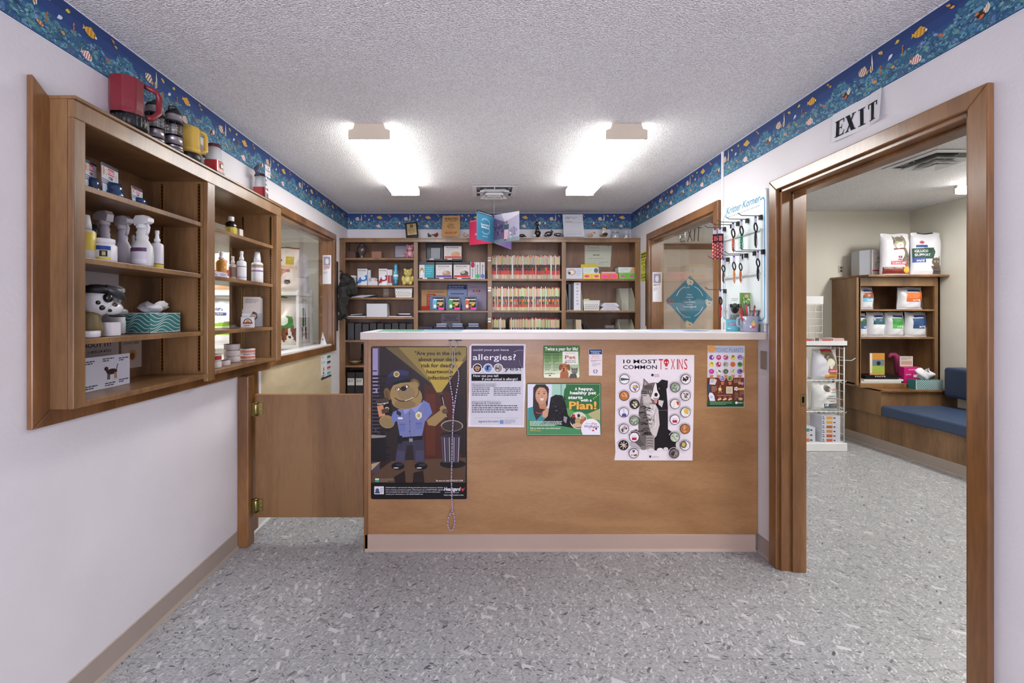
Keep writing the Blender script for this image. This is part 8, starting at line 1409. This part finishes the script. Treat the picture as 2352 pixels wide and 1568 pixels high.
b.build('wire_back', PLASTIC, t); B().box(xa, px(1890, 4.51), 4.503, 4.517, 1.47, 1.55, (218, 218, 218)).build('header', WHITE, t)
b = B(); b.tube([(xb, 4.40, .90), (xb+.10, 4.36, .90), (xb+.13, 4.35, .925)], .0035, 6, c); b.build('side_hook', PLASTIC, t)
GR = 'pet food bags on the wire rack'
bag('pet_food_bag', 3.475, 4.42, .712, .25, .30, .13, -.06, [('p', [(.32, .02), (.78, .02), (.80, .14), (.32, .1)], '#c23a44'), ('p', [(.28, .1), (.78, .1), (.92, .55), (.90, .95), (.55, .95), (.50, .5)], '#8a7a5c'), ('e', .60, .28, .2, .12, '#5c5240'), ('e', .62, .45, .16, .14, '#d9d2c0'), ('r', .50, .66, .92, .78, '#c2404a'), ('r', .36, .84, .95, .97, '#d99a3c'), ('e', .62, .6, .07, .06, '#f0eee8')], 'white bag with a tan picture and orange foot, upper rack shelf', GR, (214, 214, 222), [('SCIENCE DIET', .52, .75, .05, .38, '#f4e8e8', .02)], nu=60, nv=70)
bag('pet_food_bag', 3.205, 4.42, .712, .22, .32, .12, .08, [('e', .6, .22, .25, .16, '#6a5a50'), ('e', .6, .28, .12, .08, '#c9beb4'), ('p', [(.3, .0), (.9, .0), (.8, .12), (.4, .1)], '#8a3a44')], 'white bag with a dark kitten face at the left of the upper rack shelf', GR, (206, 208, 220))
bag('pet_food_bag', 3.475, 4.42, .402, .245, .27, .13, -.05, [('e', .52, .22, .15, .12, '#5a5854'), ('r', .60, .22, .92, .28, '#c98a8a'), ('r', .60, .32, .90, .36, '#7ab09a'), ('r', .34, .76, .92, .86, '#3a3f44'), ('r', .34, .86, .92, .93, '#4a7a80'), ('r', .55, .78, .88, .84, '#a86a6a')], 'white bag with a grey dog marked NF on the middle rack shelf', GR, (218, 218, 216), [('NF', .37, .85, .08, .14, '#f0f0f0', .03), ('PURINA', .5, .50, .04, .3, '#4a4a50', .01), ('VETERINARY', .42, .59, .045, .44, '#4a4a50', .01), ('DIETS', .52, .68, .045, .24, '#4a4a50', .01)], nu=60, nv=70)
bag('pet_food_bag', 3.205, 4.42, .402, .22, .26, .12, .05, [], 'plain grey white bag at the left of the middle rack shelf', GR, (196, 200, 210))
rd = random.Random(4)
def tbox(x0, x1, D, z0, h, c, label, rz=0):
    b = B(); xa_, xb_ = px(x0, D), px(x1, D); b.M = Matrix.Translation(((xa_+xb_)/2, D+.08, z0)) @ Matrix.Rotation(rz, 4, 'Z'); w_ = (xb_-xa_)/2; b.box(-w_, w_, -.08, .08, 0, h, (206, 208, 218)); A = Art(lambda u, v: (u, -.08, h-v), (0, -1, 0), b, base=3e-4); A.rect(-w_*.52, h*.2, w_*.15, h*.85, c); A.words(-w_*.95, -w_*.6, h*.1, h*.9, 2, '#5a5a70', h*.2, 3); A.words(w_*.25, w_*.85, h*.3, h*.8, 1, '#5a4a50', h*.3, 4); simple('treat_box', label, 'box', b, PRINT, 'flat food cartons on the wire rack base')
zs = .0865
for i in range(6): tbox(1888, 1930, 4.342, zs+i*.0445, .0435, ['#c96a44', '#b8603c', '#c98a4a', '#b06a48', '#e0a040', '#e0a040'][i], ('lowest', 'second', 'third', 'fourth', 'fifth', 'topmost')[i]+' flat carton counted upward in the right stack on the rack base')
for i in range(3): tbox(1840, 1872, 4.342, zs+i*.05, .049, ['#d9784a', '#c9c4cc', '#4a8a8a'][i], ('lowest', 'middle', 'topmost')[i]+' flat carton in the left stack on the rack base', .05)
for i, (x0_, x1_, c) in enumerate(((1843, 1868, '#b8404a'), (1870, 1884, '#6a5a54'), (1886, 1912, '#c25a4a'), (1914, 1940, '#c9a8a4'))):
    b = B(); Dk = 4.31; b.box(px(x0_, Dk), px(x1_-1, Dk), Dk, Dk+.16, 1.0555, 1.105+.018*(i % 2), (206, 190, 192)); A = face_art(Dk, b); A.k = 3e-4; A.rect(x0_+2, 776 if i % 2 else 780, x1_-3, 784, c); simple('treat_pack', ('red and white pack at the left of', 'small brown pack second from the left in', 'red trimmed pack third from the left in', 'pale pink pack at the right of')[i]+' the rack top tray', 'pack', b, PRINT, 'packs in the rack top tray')
for o in list(bpy.data.objects):
    if '_w' in o: del o['_w']
